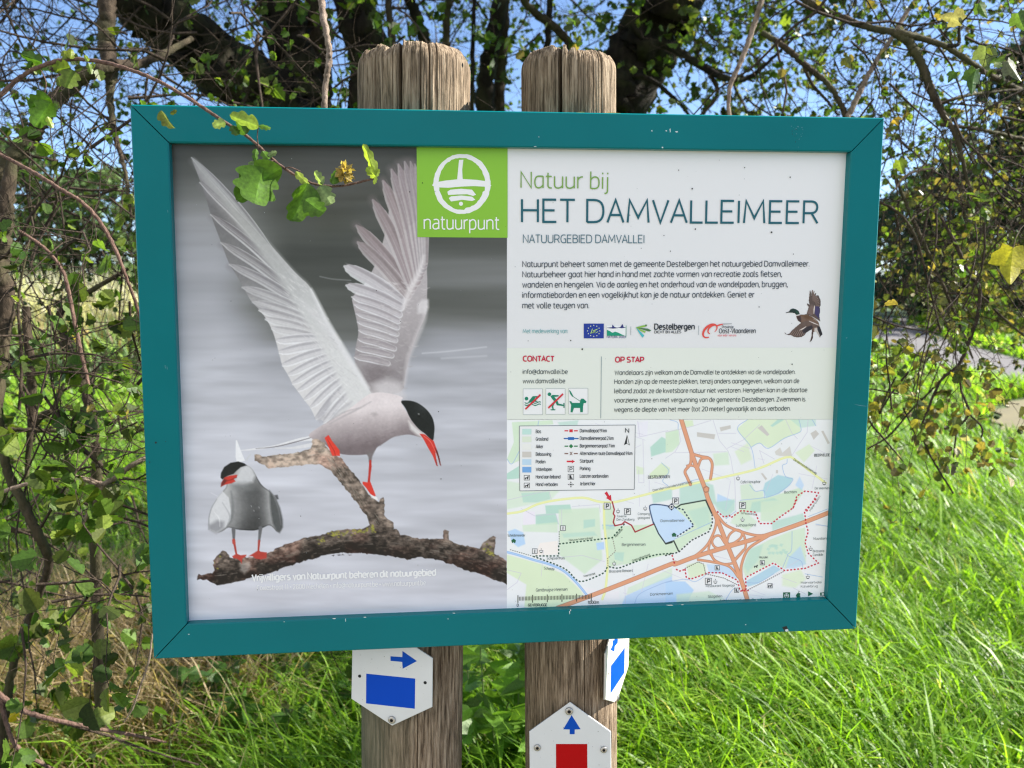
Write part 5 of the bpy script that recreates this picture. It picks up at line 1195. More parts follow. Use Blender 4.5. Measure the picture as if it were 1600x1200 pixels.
# ------------------------------------------------------------------ wooden posts
def wood_mat(name, seed, green):
    m, n, l, b = new_mat(name)
    tc = n.new('ShaderNodeTexCoord')
    def noise(scale, vec, detail=5, rough=.6):
        mp_ = n.new('ShaderNodeMapping'); mp_.inputs['Scale'].default_value = vec; mp_.inputs['Location'].default_value = (seed, seed * 2, seed * 3)
        l.new(tc.outputs['Object'], mp_.inputs['Vector'])
        t = n.new('ShaderNodeTexNoise'); t.inputs['Scale'].default_value = scale; t.inputs['Detail'].default_value = detail; t.inputs['Roughness'].default_value = rough
        l.new(mp_.outputs['Vector'], t.inputs['Vector']); return t
    g1 = noise(30, (7, 7, .55), 8, .7); g2 = noise(9, (6, 6, .5), 4); g3 = noise(3, (1, 1, .6), 4); fine = noise(160, (2.2, 2.2, .10), 4, .7)
    r = n.new('ShaderNodeValToRGB'); r.color_ramp.elements[0].position = .41; r.color_ramp.elements[1].position = .61
    r.color_ramp.elements[0].color = (.075, .05, .032, 1); r.color_ramp.elements[1].color = (.50, .39, .28, 1)
    e = r.color_ramp.elements.new(.5); e.color = (.27, .195, .13, 1)
    mx = n.new('ShaderNodeMix'); mx.data_type = 'FLOAT'; mx.inputs['Factor'].default_value = .5
    l.new(g1.outputs['Fac'], mx.inputs[2]); l.new(fine.outputs['Fac'], mx.inputs[3])
    l.new(mx.outputs[0], r.inputs['Fac'])
    c2 = n.new('ShaderNodeMix'); c2.data_type = 'RGBA'; c2.blend_type = 'MULTIPLY'; c2.inputs['Factor'].default_value = .55
    rr = n.new('ShaderNodeValToRGB'); rr.color_ramp.elements[0].position = .36; rr.color_ramp.elements[1].position = .62; rr.color_ramp.elements[0].color = (.42, .40, .38, 1)
    l.new(g2.outputs['Fac'], rr.inputs['Fac']); l.new(r.outputs['Color'], c2.inputs['A']); l.new(rr.outputs['Color'], c2.inputs['B'])
    # weathered grey / algae patches
    c3 = n.new('ShaderNodeMix'); c3.data_type = 'RGBA'; c3.inputs['B'].default_value = (.115, .125, .082, 1)
    sx = n.new('ShaderNodeSeparateXYZ'); l.new(tc.outputs['Object'], sx.inputs['Vector'])
    a1 = n.new('ShaderNodeMapRange'); a1.inputs['From Min'].default_value = .02; a1.inputs['From Max'].default_value = -.075; a1.inputs['To Max'].default_value = .75 * green
    l.new(sx.outputs['X'], a1.inputs['Value'])
    a2 = n.new('ShaderNodeMapRange'); a2.inputs['From Min'].default_value = .42; a2.inputs['From Max'].default_value = .62
    l.new(g3.outputs['Fac'], a2.inputs['Value'])
    a3 = n.new('ShaderNodeMapRange'); a3.inputs['From Min'].default_value = 1.25; a3.inputs['From Max'].default_value = .9
    l.new(sx.outputs['Z'], a3.inputs['Value'])
    m1 = n.new('ShaderNodeMath'); m1.operation = 'MULTIPLY'; l.new(a1.outputs[0], m1.inputs[0]); l.new(a3.outputs[0], m1.inputs[1])
    m2 = n.new('ShaderNodeMath'); m2.operation = 'MULTIPLY_ADD'; l.new(a2.outputs[0], m2.inputs[0]); m2.inputs[1].default_value = .22; l.new(m1.outputs[0], m2.inputs[2])
    l.new(m2.outputs[0], c3.inputs['Factor']); l.new(c2.outputs['Result'], c3.inputs['A'])
    l.new(c3.outputs['Result'], b.inputs['Base Color'])
    b.inputs['Roughness'].default_value = .88; b.inputs['Specular IOR Level'].default_value = .2
    bp = n.new('ShaderNodeBump'); bp.inputs['Strength'].default_value = 1.0; bp.inputs['Distance'].default_value = .005
    l.new(mx.outputs[0], bp.inputs['Height']); l.new(bp.outputs['Normal'], b.inputs['Normal'])
    return m

def to_world(x, y, z=0.0):
    return np.array([BC[0], BC[1], 0]) + BX * x + BN * y + np.array([0, 0, z])

def post(cx_top, r_top, cx_low, r_low, ztop, crack, seed, label, green, holes):
    """a round, split, weathered post; cx in board coordinates at z 1.85 and 0.79"""
    rg = np.random.default_rng(seed)
    nth, zs = 720, np.r_[np.linspace(0, .7, 8)[:-1], np.linspace(.7, ztop - .04, 80), np.linspace(ztop - .036, ztop, 16)]
    th = np.linspace(0, 2 * np.pi, nth, endpoint=False)
    yc = .0365 + max(r_top, r_low)
    V = []
    low = [(rg.normal() * .0012, rg.integers(2, 5), rg.random() * 6.3) for _ in range(5)]
    gro = [(rg.random() * 2 * np.pi, .007 + .009 * rg.random(), .0003 + .0022 * rg.random() ** 4, rg.random() * 5, rg.random() * 6) for _ in range(70)]
    toph = sum(rg.normal() * .0012 * np.sin(k * th + rg.random() * 6.3) for k in (2, 3, 5, 7)) + rg.normal(size=nth) * .0004
    st_ = np.sort(rg.random(40)) * 2 * np.pi; toph = toph + (rg.normal(size=41) * .0016)[np.digitize(th, st_)]      # broken fibres
    notch = sum((-.002 - .004 * rg.random()) * np.exp(-((np.mod(th - a + np.pi, 2 * np.pi) - np.pi) / (.03 + .05 * rg.random())) ** 2) for a in rg.random(7) * 2 * np.pi)
    kn = rg.normal(size=(nth,)) * .00025
    for z in zs:
        f = (z - .79) / (1.85 - .79)
        cx = cx_low + (cx_top - cx_low) * f; R_ = r_low + (r_top - r_low) * f
        r = np.full(nth, R_) + kn
        for a, k, p in low: r = r + a * np.sin(k * th + p + z * 1.5)
        for a, wd, dp, fz, ph in gro:
            dd = np.mod(th - a - .015 * math.sin(z * fz * 3 + ph) + np.pi, 2 * np.pi) - np.pi
            r = r - dp * np.exp(-(dd / wd) ** 2) * (.55 + .45 * math.sin(z * (4 + fz * 4) + ph))
        for (a, wd, dp, z0) in crack:
            dd = np.mod(th - a - .01 * math.sin(z * 9 + a) + np.pi, 2 * np.pi) - np.pi
            r = r - dp * np.clip((z - z0) / .25, 0, 1) ** .5 * np.exp(-(np.abs(dd) / wd) ** 4)
        ed = np.clip((z - (ztop - .022)) / .022, 0, 1)
        r = r - .009 * ed ** 2.5
        zz_ = z + (toph + notch) * np.clip((z - (ztop - .04)) / .04, 0, 1)
        V.append(np.c_[cx + r * np.sin(th), -r * np.cos(th), zz_])
    nz = len(zs); V = np.vstack(V)
    V[:, 0] -= cx_low
    top_c = len(V); V = np.vstack([V, [[cx_top - cx_low + .0, 0, ztop - .006]]])
    i = np.arange(nz - 1)[:, None] * nth; j = np.arange(nth)[None]; k = (j + 1) % nth
    q = np.stack([i + j, i + k, i + nth + k, i + nth + j], -1).reshape(-1, 4)
    faces = q.tolist() + [[(nz - 1) * nth + a, (nz - 1) * nth + (a + 1) % nth, top_c] for a in range(nth)]
    p = to_world(cx_low, yc)
    o = mesh_obj('wooden_post', V, faces, wood_mat('weathered_wood', seed, green), smooth=True)
    o.location = p; o.rotation_euler = (0, 0, BYAW)
    tag(o, label, 'post', 'round wooden posts carrying the information board')
    for hz, ht, hr in holes:                 # knots and nail holes
        f = (hz - .79) / 1.06; R_ = r_low + (r_top - r_low) * f; cx = (cx_top - cx_low) * f
        mb = MB(); c = np.array([math.sin(ht), -math.cos(ht)]); t_ = np.array([math.cos(ht), math.sin(ht)])
        pts = []
        for a in np.linspace(0, 2 * math.pi, 11)[:-1]:
            q_ = np.array([cx, 0]) + c * (R_ + .0006) + t_ * hr * math.cos(a); pts.append((q_[0], q_[1], hz + hr * 1.6 * math.sin(a)))
        mb.poly(pts); mb.build('knot_hole', [M_gap], o)
    return o
DEG = math.radians
post(-.141, .083, -.158, .0766, 1.8665, [(DEG(-13), .026, .034, 1.50), (DEG(14), .013, .012, 1.65), (DEG(21), .007, .007, 1.2), (DEG(-40), .008, .008, 1.5), (DEG(6), .006, .008, .4)], 3, 'thicker weathered round wooden post with split top behind the left half of the board', 1.0, [(1.846, DEG(52), .0018), (.83, DEG(44), .0013)])
post(.0788, .0697, .0914, .0700, 1.8675, [(DEG(-19), .030, .034, 1.42), (DEG(30), .013, .013, 1.6), (DEG(55), .008, .008, 1.3), (DEG(-60), .008, .009, 1.3), (DEG(8), .006, .006, .5)], 8, 'thinner weathered wooden post behind the middle of the board, carrying the red waymarker', .35, [])

# ------------------------------------------------------------------ waymarker plates
M_grime = plain('grime', (.16, .15, .12), .9, spec=.1)
M_alu = plain('white_painted_aluminium', (.62, .63, .63), .42, .0, .5, noise=.06, nscale=30, bump=.05, bscale=500)
M_cream = plain('cream_painted_aluminium', (.60, .58, .52), .42, .0, .5, noise=.05, nscale=30)
M_edge = plain('bare_aluminium_edge', (.45, .45, .45), .4, .8)
M_steel = plain('steel_screw', (.42, .41, .39), .33, 1.0, noise=.2, nscale=300)
M_dark = plain('drill_hole', (.012, .012, .012), .9)
M_blue, M_blue2, M_red = plain('blue_sticker', (.0, .058, .46), .4, spec=.12, noise=.04), plain('blue_arrow_sticker', (.0, .062, .40), .4, spec=.12), plain('red_sticker', (.40, .0, .002), .4, spec=.12, noise=.05)
def plate_frame(cx, cy, yaw_loc, R_, z):
    n_ = np.array([math.sin(yaw_loc), -math.cos(yaw_loc)])          # outward normal, board coordinates
    c = np.array([cx, cy]) + n_ * R_
    return to_world(c[0], c[1], z), BYAW + yaw_loc
def plate(name_label, origin, yaw, outline, holes, screws, prints, mat, th=.0025):
    nrm = np.array([math.sin(yaw), -math.cos(yaw), 0.0]); ax = np.array([math.cos(yaw), math.sin(yaw), 0.0])
    def pl(px, py):
        r = ray(px, py); t = ((origin - CAM) @ nrm) / (r @ nrm); P = CAM + r * t - origin
        return np.array([P @ ax, P[2]])
    root = empty('waymarker_plate', tuple(origin), yaw, name_label, 'waymarker', 'white trail waymarker plates on the posts')
    mb = MB(); q = [pl(*p) if len(p) == 2 else np.array(p[:2]) for p in outline]; n = len(q)
    area = sum(q[k][0] * q[(k + 1) % n][1] - q[(k + 1) % n][0] * q[k][1] for k in range(n))
    if area < 0: q = q[::-1]
    c_ = sum(q) / n
    qi = [p + (c_ - p) / np.hypot(*(c_ - p)) * .0009 for p in q]
    mb.poly([(p[0], -th, p[1]) for p in qi], 0)
    mb.poly([(p[0], 0, p[1]) for p in q[::-1]], 1)
    for k in range(n):
        a, b, a2, b2_ = q[k], q[(k + 1) % n], qi[k], qi[(k + 1) % n]
        mb.poly([(a[0], 0, a[1]), (b[0], 0, b[1]), (b[0], -th + .0007, b[1]), (a[0], -th + .0007, a[1])], 1)
        mb.poly([(a[0], -th + .0007, a[1]), (b[0], -th + .0007, b[1]), (b2_[0], -th, b2_[1]), (a2[0], -th, a2[1])], 0)
    gr_ = random.Random(len(outline) * 7 + int(origin[2] * 100)); x0_, x1_, z0_, z1_ = min(p[0] for p in qi), max(p[0] for p in qi), min(p[1] for p in qi), max(p[1] for p in qi)
    for _ in range(46):                                  # specks, scratches and small stains
        x_, z_ = gr_.uniform(x0_ + .012, x1_ - .012), gr_.uniform(z0_ + .035, z1_ - .03); s_ = gr_.choice([.00025, .0003, .0004, .0007]); e_ = gr_.uniform(.4, 1.6)
        mb.poly([(x_ - s_, -th - .0001, z_), (x_, -th - .0001, z_ - s_ * e_), (x_ + s_, -th - .0001, z_ + s_ * .3), (x_ - s_ * .2, -th - .0001, z_ + s_ * e_)], 2)
    mb.build('plate', [mat, M_edge, M_grime], root)
    for nm_, pts, m_ in prints:
        mb = MB(); mb.poly([(p[0], -th - .0002, p[1]) for p in (pl(*s) for s in pts)]); mb.build(nm_, [m_], root)
    for px, py, rr in holes:
        c = pl(px, py); mb = MB(); mb.poly([(c[0] + rr * math.cos(a), -th - .00025, c[1] + rr * math.sin(a)) for a in np.linspace(0, 2 * math.pi, 15)[:-1]]); mb.build('screw_hole', [M_dark], root)
    for px, py, rr in screws:
        c = pl(px, py); mb = MB(); A = np.linspace(0, 2 * math.pi, 25)[:-1]
        prof = [(1, 0), (1, .25), (.93, .42), (.75, .52), (.46, .56)]
        for (r0_, h0), (r1_, h1) in zip(prof, prof[1:]):
            for k in range(24):
                a, b = A[k], A[(k + 1) % 24]
                mb.poly([(c[0] + rr * r_ * math.cos(t), -th - rr * h_, c[1] + rr * r_ * math.sin(t)) for r_, h_, t in ((r0_, h0, a), (r0_, h0, b), (r1_, h1, b), (r1_, h1, a))])
        for k in range(24):
            a, b = A[k], A[(k + 1) % 24]; w0 = .46 * (1 if k % 4 < 2 else .86)
            mb.poly([(c[0] + rr * .46 * math.cos(t), -th - rr * h_, c[1] + rr * .46 * math.sin(t)) for h_, t in ((.56, a), (.56, b), (.18, b), (.18, a))])
        mb.poly([(c[0] + rr * .46 * math.cos(t), -th - rr * .18, c[1] + rr * .46 * math.sin(t)) for t in A], 1)
        mb.build('screw', [M_steel, M_dark], root)
    return root
Q6 = zz(530, 1000, 6.); Q7 = zz(810, 990, 40 / 7.)
q6 = lambda *p: [tuple(a) for a in Q6(*p)]; q7 = lambda *p: [tuple(a) for a in Q7(*p)]
o_, y_ = plate_frame(-.156, .0365 + .083, DEG(-14), .0835, .985)
plate('white waymarker with blue block and right-pointing arrow, on the thicker post', o_, y_,
      q6((128, 40), (118, 545), (500, 797), (876, 622), (880, 165), (735, 68), (520, -40), (300, -20)), [(562.8, 1055.2, .0024), (665, 1065.4, .0024)], [(613.3, 1123, .0055)],
      [('colour_block', q6((259, 308), (717, 354), (713, 636), (257, 586)), M_blue), ('arrow', q6((486, 145), (596, 153), (598, 96), (733, 190), (600, 262), (595, 198), (486, 188)), M_blue2)], M_alu)
o_, y_ = plate_frame(.0885, .0365 + .070, DEG(-6), .073, .87)
plate('white waymarker plate with a red block and upward blue arrow, low on the thinner post', o_, y_,
      [(827, 1142), (890.5, 1096), (954.5, 1142), (955, 1240), (957, 1330), (832, 1330), (828, 1240)], [], [(889, 1109.4, .0058), (839.5, 1166.5, .005), (943, 1169.5, .005)],
      [('colour_block', [(868.5, 1161), (917.3, 1161), (918, 1262), (869, 1262)], M_red), ('arrow', q7((399, 846), (474, 720), (554, 846), (502, 848), (501, 890), (457, 890), (457, 848)), M_blue2)], M_alu)
o_, y_ = plate_frame(.0885, .0365 + .070, DEG(60), .0735, .955)
plate('cream waymarker with blue block on the sunny side of the thinner post', o_, y_,
      q7((800, 60), (766, 175), (760, 588), (842, 612), (872, 590), (970, 290), (978, 20), (900, -80), (840, -60)), [(947.6, 1052.5, .0022), (977.4, 1011.5, .0022)], [(962.4, 1090, .005)],
      [('colour_block', q7((812, 284), (935, 122), (932, 345), (807, 535)), M_blue), ('arrow', q7((808, 140), (842, 160), (846, 110), (872, 80), (874, 48), (850, 30), (838, 60), (828, 52), (826, 100)), M_blue2)], M_cream)

# ------------------------------------------------------------------ ground, path
def leafy_mat(name, rough=.5, trans=.45, gain=1.0):
    m, n, l, b = new_mat(name)
    a = n.new('ShaderNodeAttribute'); a.attribute_name = 'Col'
    b.inputs['Roughness'].default_value = rough; b.inputs['Specular IOR Level'].default_value = .35
    l.new(a.outputs['Color'], b.inputs['Base Color'])
    t = n.new('ShaderNodeBsdfTranslucent'); h = n.new('ShaderNodeMix'); h.data_type = 'RGBA'; h.blend_type = 'MULTIPLY'; h.inputs['Factor'].default_value = 1
    h.inputs['B'].default_value = (1.25 * gain, 1.3 * gain, .55 * gain, 1)
    tc = n.new('ShaderNodeTexCoord'); nz = n.new('ShaderNodeTexNoise'); nz.inputs['Scale'].default_value = 260; nz.inputs['Detail'].default_value = 4
    l.new(tc.outputs['Object'], nz.inputs['Vector'])
    mr = n.new('ShaderNodeMapRange'); mr.inputs['From Min'].default_value = .3; mr.inputs['From Max'].default_value = .7; mr.inputs['To Min'].default_value = .72; mr.inputs['To Max'].default_value = 1.25
    l.new(nz.outputs['Fac'], mr.inputs['Value'])
    vm = n.new('ShaderNodeVectorMath'); vm.operation = 'SCALE'; l.new(a.outputs['Color'], vm.inputs[0]); l.new(mr.outputs[0], vm.inputs['Scale'])
    l.new(vm.outputs[0], b.inputs['Base Color']); l.new(vm.outputs[0], h.inputs['A'])
    bp = n.new('ShaderNodeBump'); bp.inputs['Strength'].default_value = .35; bp.inputs['Distance'].default_value = .001; l.new(nz.outputs['Fac'], bp.inputs['Height']); l.new(bp.outputs[0], b.inputs['Normal'])
    l.new(h.outputs['Result'], t.inputs['Color'])
    mx = n.new('ShaderNodeMixShader'); mx.inputs['Fac'].default_value = trans
    l.new(b.outputs[0], mx.inputs[1]); l.new(t.outputs[0], mx.inputs[2]); l.new(mx.outputs[0], n['Material Output'].inputs['Surface'])
    return m
M_leaf = leafy_mat('leaf', .42, .5)
M_grass = leafy_mat('grass_blade', .40, .55, 1.12)

def ground_mat():
    m, n, l, b = new_mat('meadow_soil')
    tc = n.new('ShaderNodeTexCoord')
    t1 = n.new('ShaderNodeTexNoise'); t1.inputs['Scale'].default_value = 1.3; t1.inputs['Detail'].default_value = 8
    t2 = n.new('ShaderNodeTexNoise'); t2.inputs['Scale'].default_value = 24; t2.inputs['Detail'].default_value = 8
    l.new(tc.outputs['Object'], t1.inputs['Vector']); l.new(tc.outputs['Object'], t2.inputs['Vector'])
    r1 = n.new('ShaderNodeValToRGB'); r1.color_ramp.elements[0].position = .3; r1.color_ramp.elements[1].position = .75
    r1.color_ramp.elements[0].color = (.035, .075, .014, 1); r1.color_ramp.elements[1].color = (.12, .20, .03, 1)
    r2 = n.new('ShaderNodeValToRGB'); r2.color_ramp.elements[0].position = .35; r2.color_ramp.elements[1].position = .7; r2.color_ramp.elements[0].color = (.35, .3, .25, 1)
    l.new(t1.outputs['Fac'], r1.inputs['Fac']); l.new(t2.outputs['Fac'], r2.inputs['Fac'])
    mx = n.new('ShaderNodeMix'); mx.data_type = 'RGBA'; mx.blend_type = 'MULTIPLY'; mx.inputs['Factor'].default_value = 1
    l.new(r1.outputs['Color'], mx.inputs['A']); l.new(r2.outputs['Color'], mx.inputs['B']); l.new(mx.outputs['Result'], b.inputs['Base Color'])
    b.inputs['Roughness'].default_value = .95
    return m
g = 400
o = mesh_obj('ground', [(-g, -g, 0), (g, -g, 0), (g, g, 0), (-g, g, 0)], [[0, 1, 2, 3]], ground_mat()); tag(o, kind='structure')
def on_ground(px, py, z=0.0):
    r = ray(px, py); t = (z - CAM[2]) / r[2]; return CAM + r * t
def ribbon_ground(name, L, Rr, z, m):
    V = []; n = len(L)
    for a, b in zip(L, Rr):
        V += [(a[0], a[1], z), (b[0], b[1], z)]
    o = mesh_obj(name, V, [[2 * k, 2 * k + 1, 2 * k + 3, 2 * k + 2] for k in range(n - 1)], m); tag(o, kind='structure'); return o
M_path = plain('gravel_path', (.125, .118, .12), .95, noise=.25, nscale=3, bump=.4, bscale=60)
M_dirt = plain('trodden_earth', (.15, .13, .07), .95, noise=.3, nscale=4)
M_bounce_gravel = plain('bounce_gravel', (.26, .23, .19), .95, noise=.2, nscale=3, bump=.4, bscale=60)
ribbon_ground('path', np.array([(-14, -.2), (-5, .35), (0, .6), (5, .5), (14, -.4)]), np.array([(-14, -6), (-5, -5.2), (0, -5), (5, -5.2), (14, -6)]), .03, M_bounce_gravel)     # unseen strip behind the camera, added to bounce warm sunlight onto the board
# a broad gravel path crossing the meadow at the right
pc = curve([(17, 6.5), (11.5, 9.0), (9.2, 11.5), (8.7, 14.5), (9.9, 20), (12, 27), (17, 38)], 40)
dn = np.gradient(pc, axis=0); dn /= np.hypot(dn[:, 0], dn[:, 1])[:, None]; nn_ = np.c_[-dn[:, 1], dn[:, 0]]
ribbon_ground('path', pc + nn_ * .9, pc - nn_ * .9, .03, M_path)
pe = curve([(5.2, 8.6), (5.9, 9.9), (7.0, 11.2), (9.5, 12.6), (13, 13)], 30)
dn = np.gradient(pe, axis=0); dn /= np.hypot(dn[:, 0], dn[:, 1])[:, None]; nn_ = np.c_[-dn[:, 1], dn[:, 0]]
wv = (.24 + .08 * np.sin(np.arange(len(pe)) * 1.7))[:, None]
ribbon_ground('trodden_path', pe + nn_ * wv, pe - nn_ * wv, .02, M_dirt)

# ------------------------------------------------------------------ grass: blades
def blades(name, px_, py_, h, wdt, lean, bend, col, mat, kind='stuff'):
    n = len(px_); rg = np.random.default_rng(n)
    az = lean; dx, dy = np.cos(az), np.sin(az)
    face = az + np.pi / 2 + rg.normal(size=n) * .5; wx, wy = np.cos(face), np.sin(face)
    T = np.array([0, .38, .72, 1.0]); WT = np.array([.75, 1, .72, .06])
    V = np.zeros((n, 4, 2, 3), np.float32)
    for k in range(4):
        t = T[k]
        out = h * bend * t ** 1.9; up = h * np.sqrt(np.clip(1 - (bend * t ** .9) ** 2 * .82, .05, 1)) * t
        cx, cy = px_ + dx * out, py_ + dy * out
        for s in (0, 1):
            sg = (s - .5) * wdt * WT[k]
            V[:, k, s, 0] = cx + wx * sg; V[:, k, s, 1] = cy + wy * sg; V[:, k, s, 2] = up
    idx = (np.arange(n) * 8)[:, None, None]
    base = np.array([[0, 1, 3, 2], [2, 3, 5, 4], [4, 5, 7, 6]])[None]
    q = (idx + base).reshape(-1, 4)
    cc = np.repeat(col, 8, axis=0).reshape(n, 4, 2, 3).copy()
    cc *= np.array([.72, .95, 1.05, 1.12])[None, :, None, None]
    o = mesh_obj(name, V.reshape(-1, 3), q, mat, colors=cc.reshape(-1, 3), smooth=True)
    return tag(o, kind=kind)
def field_noise(x, y, s, seed):
    r = np.random.default_rng(seed); v = 0
    for k in range(5):
        a = r.random() * 6.28; f = s * (1 + k * .8); v = v + np.sin(x * f * math.cos(a) + y * f * math.sin(a) + r.random() * 6.28) / (1 + .5 * k)
    return v / 2.6
def near_path(x, y):
    m = np.zeros(x.shape, bool)
    for C_, w_ in ((pc, 1.1), (pe, .33)):
        for k in range(0, len(C_)):
            m |= (x - C_[k, 0]) ** 2 + (y - C_[k, 1]) ** 2 < w_ ** 2
    return m
PAL = np.array([(.125, .25, .016), (.175, .32, .024), (.225, .37, .034), (.085, .175, .018), (.27, .38, .055), (.38, .35, .16)])
def meadow(name, x0, x1, y0, y1, dens, h0, h1, w0, w1, seed, dry=0.0, keep=None):
    rg = np.random.default_rng(seed); n = int((x1 - x0) * (y1 - y0) * dens)
    x, y = x0 + (x1 - x0) * rg.random(n), y0 + (y1 - y0) * rg.random(n)
    # tufts: pull blades together
    tx = np.round(x / .11) * .11 + .05 * np.sin(y * 31); ty = np.round(y / .11) * .11 + .05 * np.sin(x * 27)
    k = rg.random(n) * .6; x, y = x + (tx - x) * k, y + (ty - y) * k
    m = ~near_path(x, y)
    # only what the lens, or one a few steps aside, can see
    m &= np.abs(x) < y * .72 + 1.0
    if keep is not None: m &= keep(x, y)
    x, y = x[m], y[m]; n = len(x)
    f = field_noise(x, y, 1.7, 4); f2 = field_noise(x, y, 5.5, 9)
    h = (h0 + (h1 - h0) * rg.random(n) ** 1.3) * (1 + .28 * f + .15 * f2)
    lean = 2.9 + f * 2.1 + f2 * 1.1 + rg.normal(size=n) * .85
    bend = np.clip(.74 + .2 * f2 + rg.normal(size=n) * .22, .05, .985)
    wd = w0 + (w1 - w0) * rg.random(n)
    pi = rg.choice(6, n, p=[.25, .26, .18, .18, .08, .05])
    col = PAL[pi] * (1 + .16 * rg.normal(size=(n, 1))) * (1 + .18 * f2[:, None])
    if dry > 0:
        d = rg.random(n) < dry; col[d] = np.array([.30, .22, .12]) * (1 + .2 * rg.normal(size=(d.sum(), 1)))
    return blades(name, x, y, h, wd, lean, bend, np.clip(col, .01, .6), M_grass)
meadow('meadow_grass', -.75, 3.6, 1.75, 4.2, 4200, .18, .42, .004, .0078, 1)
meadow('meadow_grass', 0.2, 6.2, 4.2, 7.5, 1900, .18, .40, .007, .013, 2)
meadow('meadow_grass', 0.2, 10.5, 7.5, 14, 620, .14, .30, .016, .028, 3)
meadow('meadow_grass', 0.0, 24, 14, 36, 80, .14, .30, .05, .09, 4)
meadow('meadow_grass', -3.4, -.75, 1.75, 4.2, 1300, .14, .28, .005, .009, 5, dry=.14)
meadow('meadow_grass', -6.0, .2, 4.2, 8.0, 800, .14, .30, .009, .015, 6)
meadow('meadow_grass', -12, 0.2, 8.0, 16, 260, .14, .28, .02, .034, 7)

def broad_blades(n, x0, x1, y0, y1, seed):
    rg = np.random.default_rng(seed); x, y = x0 + (x1 - x0) * rg.random(n), y0 + (y1 - y0) * rg.random(n)
    f = field_noise(x, y, 2.6, 6)
    return blades('meadow_grass', x, y, .24 + .24 * rg.random(n), .008 + .007 * rg.random(n), 3.0 + f * 2.4 + rg.normal(size=n) * 1.0, np.clip(.84 + .12 * rg.normal(size=n), .3, .99), PAL[rg.integers(0, 3, n)] * (1 + .15 * rg.normal(size=(n, 1))), M_grass)
broad_blades(5200, -.7, 3.4, 1.9, 5.0, 61)
broad_blades(450, -2.4, -.6, 1.9, 4.0, 62)
# withered stalks under the bush at the left
def dry_stalks(name, x0, x1, y0, y1, n, h0, h1, wd, seed, col, bendc=.75):
    rg = np.random.default_rng(seed); x, y = x0 + (x1 - x0) * rg.random(n), y0 + (y1 - y0) * rg.random(n)
    h = h0 + (h1 - h0) * rg.random(n); c = np.array(col)[None] * (1 + .25 * rg.normal(size=(n, 1)))
    return blades(name, x, y, h, np.full(n, wd) * (.6 + .8 * rg.random(n)), rg.random(n) * 6.28, np.clip(bendc + .2 * rg.normal(size=n), .05, .99), np.clip(c, .02, .6), M_grass)
dry_stalks('withered_grass', -2.1, -.75, 2.5, 3.9, 4600, .20, .55, .0045, 31, (.42, .32, .20))
# far bank of pale dry reed and herbs beyond the bush at the left
dry_stalks('pale_reed', -15, -4, 14.5, 19, 8000, .9, 1.9, .035, 32, (.47, .44, .37), .35)
dry_stalks('green_reed', -15, -3, 13.5, 16, 3500, .5, 1.2, .04, 33, (.24, .34, .18), .45)
dry_stalks('reddish_herbs', -15, -4, 14, 15.5, 1800, .5, 1.1, .04, 34, (.44, .30, .24), .4)

# ------------------------------------------------------------------ branches, twigs and leaves
class Tubes:
    def __init__(self): self.V, self.Q, self.n = [], [], 0
    def add(self, P, r, sides=6, rough=0.0, rg=None):
        P = np.asarray(P, float); n = len(P); r = np.broadcast_to(np.asarray(r, float), (n,))
        T = np.gradient(P, axis=0); T /= np.linalg.norm(T, axis=1)[:, None] + 1e-9
        ref = np.array([.3, .2, .93]) if abs(T[:, 2].mean()) < .8 else np.array([.93, .3, .1])
        U = np.cross(T, ref); U /= np.linalg.norm(U, axis=1)[:, None] + 1e-9; W = np.cross(T, U)
        a = np.linspace(0, 2 * np.pi, sides, endpoint=False)
        rr = r[:, None] * np.ones((1, sides))
        if rough and rg is not None: rr = rr * (1 + rough * rg.normal(size=rr.shape))
        V = P[:, None] + (np.cos(a)[None] * rr)[..., None] * U[:, None] + (np.sin(a)[None] * rr)[..., None] * W[:, None]
        i = np.arange(n - 1)[:, None] * sides; j = np.arange(sides)[None]; k = (j + 1) % sides
        q = np.stack([i + j, i + k, i + sides + k, i + sides + j], -1).reshape(-1, 4) + self.n
        self.V.append(V.reshape(-1, 3)); self.Q.append(q); self.n += n * sides
    def build(self, name, mat, parent=None):
        if not self.V: return None
        V = np.vstack(self.V)
        if parent is not None: V = V - np.array(parent.location)
        return mesh_obj(name, V, np.vstack(self.Q), mat, parent, smooth=True)
HALF = np.array([(0, 0), (.14, .06), (.40, .24), (.42, .34), (.26, .42), (.34, .58), (.24, .72), (.13, .80), (0, .98)])
HALF_H = np.array([(0, 0), (.12, .03), (.30, .14), (.44, .28), (.47, .40), (.40, .45), (.36, .47), (.42, .58), (.44, .70), (.36, .76), (.30, .77), (.30, .86), (.22, .95), (.12, .97), (0, 1.0)])
